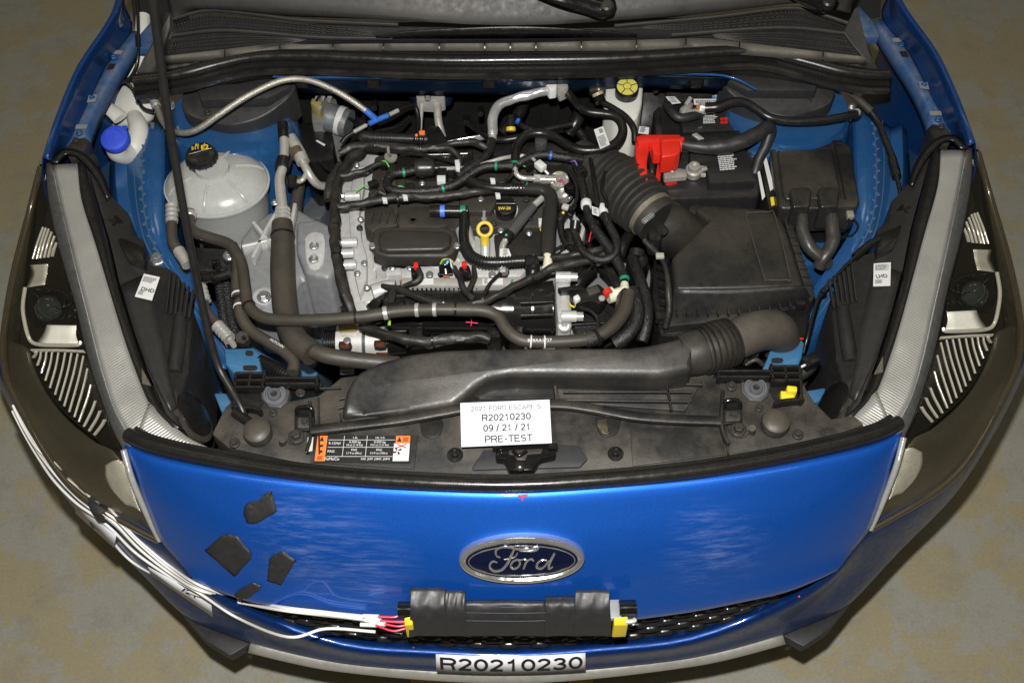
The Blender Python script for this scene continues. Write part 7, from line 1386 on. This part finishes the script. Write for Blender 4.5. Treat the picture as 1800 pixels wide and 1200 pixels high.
# ---------------------------------------------------------------- test equipment on the bumper
def onf(px, py, lift=.0):                       # a point on the bumper skin under a pixel
    h_ = on_surf(TREES, px, py, lift); return h_ if h_ is not None else P(px, py, .70)
# black tape patches (each cut piece is a thing)
PA_ = [('crumpled black tape patch, topmost of the four on the bumper', [(431, 887), (440, 880), (458, 878), (462, 870), (474, 862), (478, 862), (488, 898), (456, 917), (446, 920), (434, 918), (428, 900)]),
       ('largest black tape patch, square and set on its corner', [(360, 966), (392, 938), (402, 937), (418, 941), (443, 972), (442, 980), (413, 1013)]),
       ('black tape patch right of the largest one', [(474, 980), (482, 973), (498, 967), (521, 984), (494, 1027), (470, 1020), (472, 1000)]),
       ('small black tape patch holding the white cables', [(412, 1043), (428, 1030), (446, 1022), (460, 1028), (458, 1034), (424, 1060)])]
for lab, ol in PA_:
    c = (sum(a for a, _ in ol)/len(ol), sum(b for _, b in ol)/len(ol)); vs = []; fs = []
    ring = [(ol[i][0]+(ol[(i+1) % len(ol)][0]-ol[i][0])*k/5+.7*math.sin(i*7+k*3), ol[i][1]+(ol[(i+1) % len(ol)][1]-ol[i][1])*k/5+.6*math.sin(i*5+k*2)) for i in range(len(ol)) for k in range(5)]; n0 = len(ring); cc_ = onf(*c); N_ = V((0, -.55, .83))
    for k, f in enumerate((1, .8, .55, .3)):
        for a, b in ring: q_ = (c[0]+(a-c[0])*f, c[1]+(b-c[1])*f); p_ = onf(*q_); vs.append(onf(*q_, .0014+(.0016*(1+noise.noise(V((q_[0]*.05, q_[1]*.16, 3))))+.0006*noise.noise(p_*220) if k else 0)))
    vs.append(cc_+N_*.0035)
    for k in range(3):
        for i in range(n0): fs.append((k*n0+i, k*n0+(i+1) % n0, (k+1)*n0+(i+1) % n0, (k+1)*n0+i))
    for i in range(n0): fs.append((3*n0+i, 3*n0+(i+1) % n0, len(vs)-1))
    o = mesh_obj('tape_patch', vs, fs, mat('patch_tape', (.020, .020, .021), .58, bump=.35, bscale=120, vary=.25), None, 60); tag(o, lab, 'tape patch', 'tape patches on the bumper')
    md = o.modifiers.new('thick', 'SOLIDIFY'); md.thickness = .0008; md.offset = -1
# sensor bundle
SB = thing('sensor_bundle', 'black taped sensor bundle fixed across the grille below the emblem', 'sensor bundle', (900, 1080, .70))
BUN = mat('bundle_tape', (.022, .022, .024), .48, bump=.5, bscale=60, vary=.25)
def P2(px, py, z, o=.0): return toward(P(px, py, z), o*.6)
secs = [(1052, .755), (1060, .762), (1075, .752), (1092, .732), (1106, .71), (1117, .69)]
def sheet(name, x0, x1, y0, lift, m=BUN, y1=1117):
    rows_ = []
    for k, (y, z) in enumerate([(y0, .758 if y0 > 1040 else .77)]+secs[1:-1]+[(y1, .69)]):
        rows_.append([P2(x0+(x1-x0)*i/8+1.2*math.sin(i*2.1+k), y+(4*(i/8-.5)**2), z, lift+.0015*math.sin(i*1.7+k*2)) for i in range(9)])
    return loft(name, rows_, m, SB, 3, 4, .0015)
tube('core', [P2(712, 1078, .722, .012), P2(800, 1080, .722, .013), P2(900, 1081, .722, .014), P2(1000, 1081, .722, .013), P2(1085, 1076, .722, .012)], [16, 18, 18, 18, 16], BUN, SB, n=24)
for y, z in ((1066, .757), (1076, .75), (1090, .735)): bar('tape_crease', [P2(818, y, z, .03), P2(900, y+1, z, .031), P2(960, y, z, .03)], 1.5, .0015, BUN, SB)
sheet('tape_wrap', 720, 783, 1032, .034); sheet('tape_wrap', 782, 818, 1037, .031); sheet('tape_wrap', 816, 960, 1053, .029); sheet('tape_wrap', 958, 1012, 1046, .031); sheet('tape_wrap', 1010, 1073, 1036, .034)
tube('tube_end', [P2(700, 1070, .742, .03), P2(726, 1070, .742, .03)], 12, BLKG, SB, n=14); tube('tube_end', [P2(1088, 1068, .745, .03), P2(1118, 1067, .745, .03)], 12, BLKG, SB, n=14)
box('grey_block', P2(1080, 1072, .74, .02), .022, .034, .014, mat('block_grey', (.28, .29, .30), .5), SB, .003)
for x in (717, 1092): prism('yellow_tape', [P2(x-(7 if x < 800 else 13), 1085, .742, .032), P2(x+(8 if x < 800 else 12), 1082, .742, .032), P2(x+(9 if x < 800 else 12), 1098, .732, .032), P2(x-(6 if x < 800 else 13), 1099, .732, .032)], 0, .70, YELT, SB, .002)
tube('silver_wire', [P2(1100, 1092, .735, .03), P2(1112, 1091, .735, .03), P2(1117, 1088, .735, .03)], 4, LGREY, SB, n=8)
# white cables: along the left corner to the bundle, one thing each
def cz(px): return 0
base = [(30, 712, .705), (50, 752, .70), (74, 788, .70), (104, 825, .70), (143, 861, .70), (180, 893, .70), (210, 918, .705), (250, 958, .71), (305, 1000, .712), (355, 1030, .71), (420, 1058, .705), (500, 1070, .70), (580, 1080, .70), (660, 1090, .70)]
names = ['topmost white cable running along the bumper corner to the bundle', 'second white cable from the top along the bumper corner', 'middle white cable of the run along the bumper corner', 'lower white cable of the run along the bumper corner', 'white cable that dips below the others at the number plate strip', 'loose white cable sagging across the left grille end']
for k in range(6):
    pth = []
    for i, (x, y, z) in enumerate(base):
        s = i/(len(base)-1); sp = (k-2)*3.2*math.sin(math.pi*min(1, max(0, s*1.5-.15)))+(k-2.5)*2.0*(1 if s > .75 else .3); wob = 3*math.sin(k*1.9+i*1.3)
        off = .030+.004*(k % 3); yy = y+sp*.85+wob*.5; xx = x+(-sp*.55 if i < 8 else 0)
        if k == 4 and 5 <= i <= 9: yy += (0, 14, 22, 16, 8)[i-5]; xx -= (0, 10, 8, 0, 0)[i-5]
        if k == 5 and i >= 10: yy += (16, 46, 20, 14)[i-10] if i < 14 else 0; xx += (0, 6, -6, 0)[i-10]
        if k >= 3 and i < 5: yy += 3*(k-3)
        h_ = on_surf(TREES, xx, yy, .004+.002*(k % 3)); h_ = None if i >= 11 else h_; pth.append(h_ if h_ is not None else toward(P(xx, yy, .692), .022+.003*(k % 3)))
    tag(tube('white_cable', pth, 2.4, WCAB, None, n=10, res=8), names[k], 'cable', 'white cables taped along the bumper')
rw = [((664, 1083), (690, 1084), (700, 1082)), ((668, 1090), (692, 1092), (712, 1092)), ((676, 1096), (698, 1100), (714, 1098)), ((660, 1098), (690, 1108), (712, 1104))]
for k, L in enumerate(rw):
    t = thing('wire_end', ['uppermost', 'second', 'third', 'lowest'][k]+' red wire end entering the left of the sensor bundle', 'wire', P2(L[0][0], L[0][1], .71, .03)); t['group'] = 'red wire ends at the sensor bundle'
    tube('red_wire', [P2(x, y, .722, .036) for x, y in L], 1.8, mat('wire_red', (.6, .02, .05), .4), t, n=8); tube('white_sleeve', [P2(L[0][0]-26, L[0][1]-1, .715, .034), P2(L[0][0]+2, L[0][1], .72, .036)], 3.4, WCAB, t, n=8)
# tape holding the cables on the corner
ct = prism('cable_tape', [P(149, 877, .735), P(158, 870, .738), P(184, 895, .735), P(174, 905, .732), P(162, 902, .73)], 0, .70, TAPE, None, .003); tag(ct, 'black tape patch holding the white cables on the left corner', 'tape patch')
# white number strips
def bum(px, py, z, lift): return toward(P(px, py, z), lift)
qs = [bum(766, 1149, .53, .012), bum(1029, 1147, .53, .012), bum(1029, 1176, .495, .012), bum(767, 1178, .495, .012)]
FSN = thing('number_strip', 'white strip with bold black number below the grille', 'number strip', bum(897, 1165, .46, .01))
cols = [(0, 0), (.25, .006), (.5, .008), (.75, .006), (1, 0)]
fr0 = [qs[0].lerp(qs[1], u)+V((0, -b*.6, 0)) for u, b in cols]; fr1 = [qs[3].lerp(qs[2], u)+V((0, -b*.6, 0)) for u, b in cols]
loft('strip', [fr0, fr1], WHITE, FSN, 4, 1, .001)
XS = (qs[1]-qs[0]).normalized(); YS = (qs[0]-qs[3]); NS = XS.cross(YS).normalized()
# bold sans lettering drawn as strokes (for the number strip and the cards)
G = {}
def arc(cx, cy, rx, ry, a0, a1, n=10): return [(cx+rx*math.cos(math.radians(a0+(a1-a0)*i/n)), cy+ry*math.sin(math.radians(a0+(a1-a0)*i/n))) for i in range(n+1)]
# each glyph: (advance, [polylines]) in a unit cap height; stroke centre lines
_t = .075
G['0'] = (.62, [arc(.29, .5, .22, .42, 0, 360, 24)])
G['1'] = (.62, [[(.10, .70), (.24, .76), (.32, .92), (.32, 0)]])
G['2'] = (.62, [arc(.28, .68, .2, .24, 170, -35, 12)+[(.08, .08), (.08, .075), (.52, .075)]])
G['3'] = (.62, [arc(.27, .71, .19, .21, 165, -80, 10)+arc(.27, .28, .22, .21, 85, -165, 12)])
G['9'] = (.62, [arc(.29, .65, .2, .26, 0, 360, 20), [(.49, .65)]+arc(.29, .36, .2, .28, 0, -150, 8)])
G['R'] = (.72, [[(.08, 0), (.08, .925), (.40, .925)]+arc(.40, .7, .2, .225, 90, -90, 8)+[(.08, .475)], [(.40, .475), (.50, .42), (.56, 0)]])
G['P'] = (.66, [[(.08, 0), (.08, .925), (.38, .925)]+arc(.38, .69, .2, .235, 90, -90, 8)+[(.08, .455)]])
G['E'] = (.66, [[(.58, .075), (.08, .075), (.08, .925), (.56, .925)], [(.08, .51), (.52, .51)]])
G['F'] = (.60, [[(.08, 0), (.08, .925), (.55, .925)], [(.08, .49), (.48, .49)]])
G['T'] = (.62, [[(.0, .925), (.60, .925)], [(.30, .925), (.30, 0)]])
G['S'] = (.66, [arc(.31, .71, .21, .215, 20, 270, 12)+arc(.31, .285, .23, .21, 90, -160, 12)])
G['O'] = (.78, [arc(.37, .5, .3, .42, 0, 360, 24)])
G['D'] = (.72, [[(.08, .075), (.08, .925), (.30, .925)]+arc(.30, .5, .28, .425, 90, -90, 12)+[(.08, .075)]])
G['C'] = (.72, [arc(.36, .5, .29, .42, 42, 318, 18)])
G['A'] = (.70, [[(.04, 0), (.33, .96), (.62, 0)], [(.13, .30), (.53, .30)]])
G['-'] = (.42, [[(.06, .40), (.32, .40)]]); G['/'] = (.36, [[(.04, 0), (.28, .95)]]); G[' '] = (.32, [])
def stroke_text(name, s, org, xd, yd, h, wtot, m, parent, wt=.075, lift=.0006, surf=None, proj=None):
    adv = sum(G[c][0] for c in s)-.08; kx = wtot/adv; X = V(xd).normalized(); Y = V(yd); Y = (Y-X*Y.dot(X)).normalized(); N_ = X.cross(Y); x0 = 0.
    for ch in s:
        vs, fs = [], []
        for pl in G[ch][1]:
            cl = (abs(pl[0][0]-pl[-1][0])+abs(pl[0][1]-pl[-1][1])) < 1e-6 and len(pl) > 6; n = len(pl); b = len(vs)
            q = [((x+x0)*kx, y*h) for x, y in pl]; w_ = wt*h
            for i in range(n):
                a = q[i-1] if i else (q[-2] if cl else None); c = q[i+1] if i < n-1 else (q[1] if cl else None); p = q[i]
                d1 = V((p[0]-a[0], p[1]-a[1])).normalized() if a else None; d2 = V((c[0]-p[0], c[1]-p[1])).normalized() if c else None
                d1 = d1 or d2; d2 = d2 or d1; t = d1+d2
                t = t.normalized() if t.length > .2 else d1
                nn = V((-t.y, t.x)); k = w_/max(.5, abs(nn.dot(V((-d1.y, d1.x)))))
                for sg in (1, -1):
                    u, v = p[0]+nn.x*k*sg, p[1]+nn.y*k*sg
                    vs.append(V(org)+X*u+Y*v+N_*lift+(surf(u/wtot) if surf else V()))
            for i in range(n-1): fs.append((b+2*i, b+2*i+1, b+2*i+3, b+2*i+2))
        x0 += G[ch][0]
        if proj: vs = [proj(v) for v in vs]
        if vs: mesh_obj(name, vs, fs, m, parent, smooth=False)
W_ = (qs[1]-qs[0]).length; H_ = YS.length
stroke_text('character', 'R20210230', qs[3]+XS*(.025*W_)+YS*.12, XS, YS, H_*.72, W_*.955, INK, FSN, .102, .0016, lambda u: V((0, -.0048*(1-(2*u-1)**2), 0)))
cN = V((0, 0, .0006))
for s, u0, u1, v, h, wt in (('2021 FORD ESCAPE S', .115, .895, .205, .0092, .052), ('R20210230', .235, .775, .445, .0135, .072), ('09 / 21 / 21', .245, .765, .685, .0135, .072), ('PRE-TEST', .255, .775, .935, .0135, .072)):
    stroke_text('character', s, P(*q_card[0])+XC*u0-YC_*v, XC, YC_, h, XC.length*(u1-u0), INKB, WC, wt)
# side number strips behind the white cables
def side_strip(lab, c, txt, tu):
    t = thing('number_strip', lab, 'number strip', P(*c[0]))
    a = [toward(P(*k_), .016) for k_ in c]
    loft('strip', [[a[0], a[1]], [a[3], a[2]]], WHITE, t, 3, 2, .001); Xd = a[1]-a[0]; Yd = a[0]-a[3]
    stroke_text('character', txt, a[3]+Xd*tu[0]+Yd*tu[2], Xd, Yd, tu[3], Xd.length*(tu[1]-tu[0]), INK, t, .09, .002)
    return t
side_strip('white number strip tucked behind the cables at the left bumper corner', [(128, 872, .66), (204, 940, .66), (200, 962, .60), (133, 902, .58)], 'RE', (.42, .72, .12, .022))
side_strip('white number strip with black digits below the cables left of the grille', [(260, 996, .62), (370, 1055, .58), (374, 1084, .52), (268, 1012, .59)], '/21', (.50, .74, .30, .019))
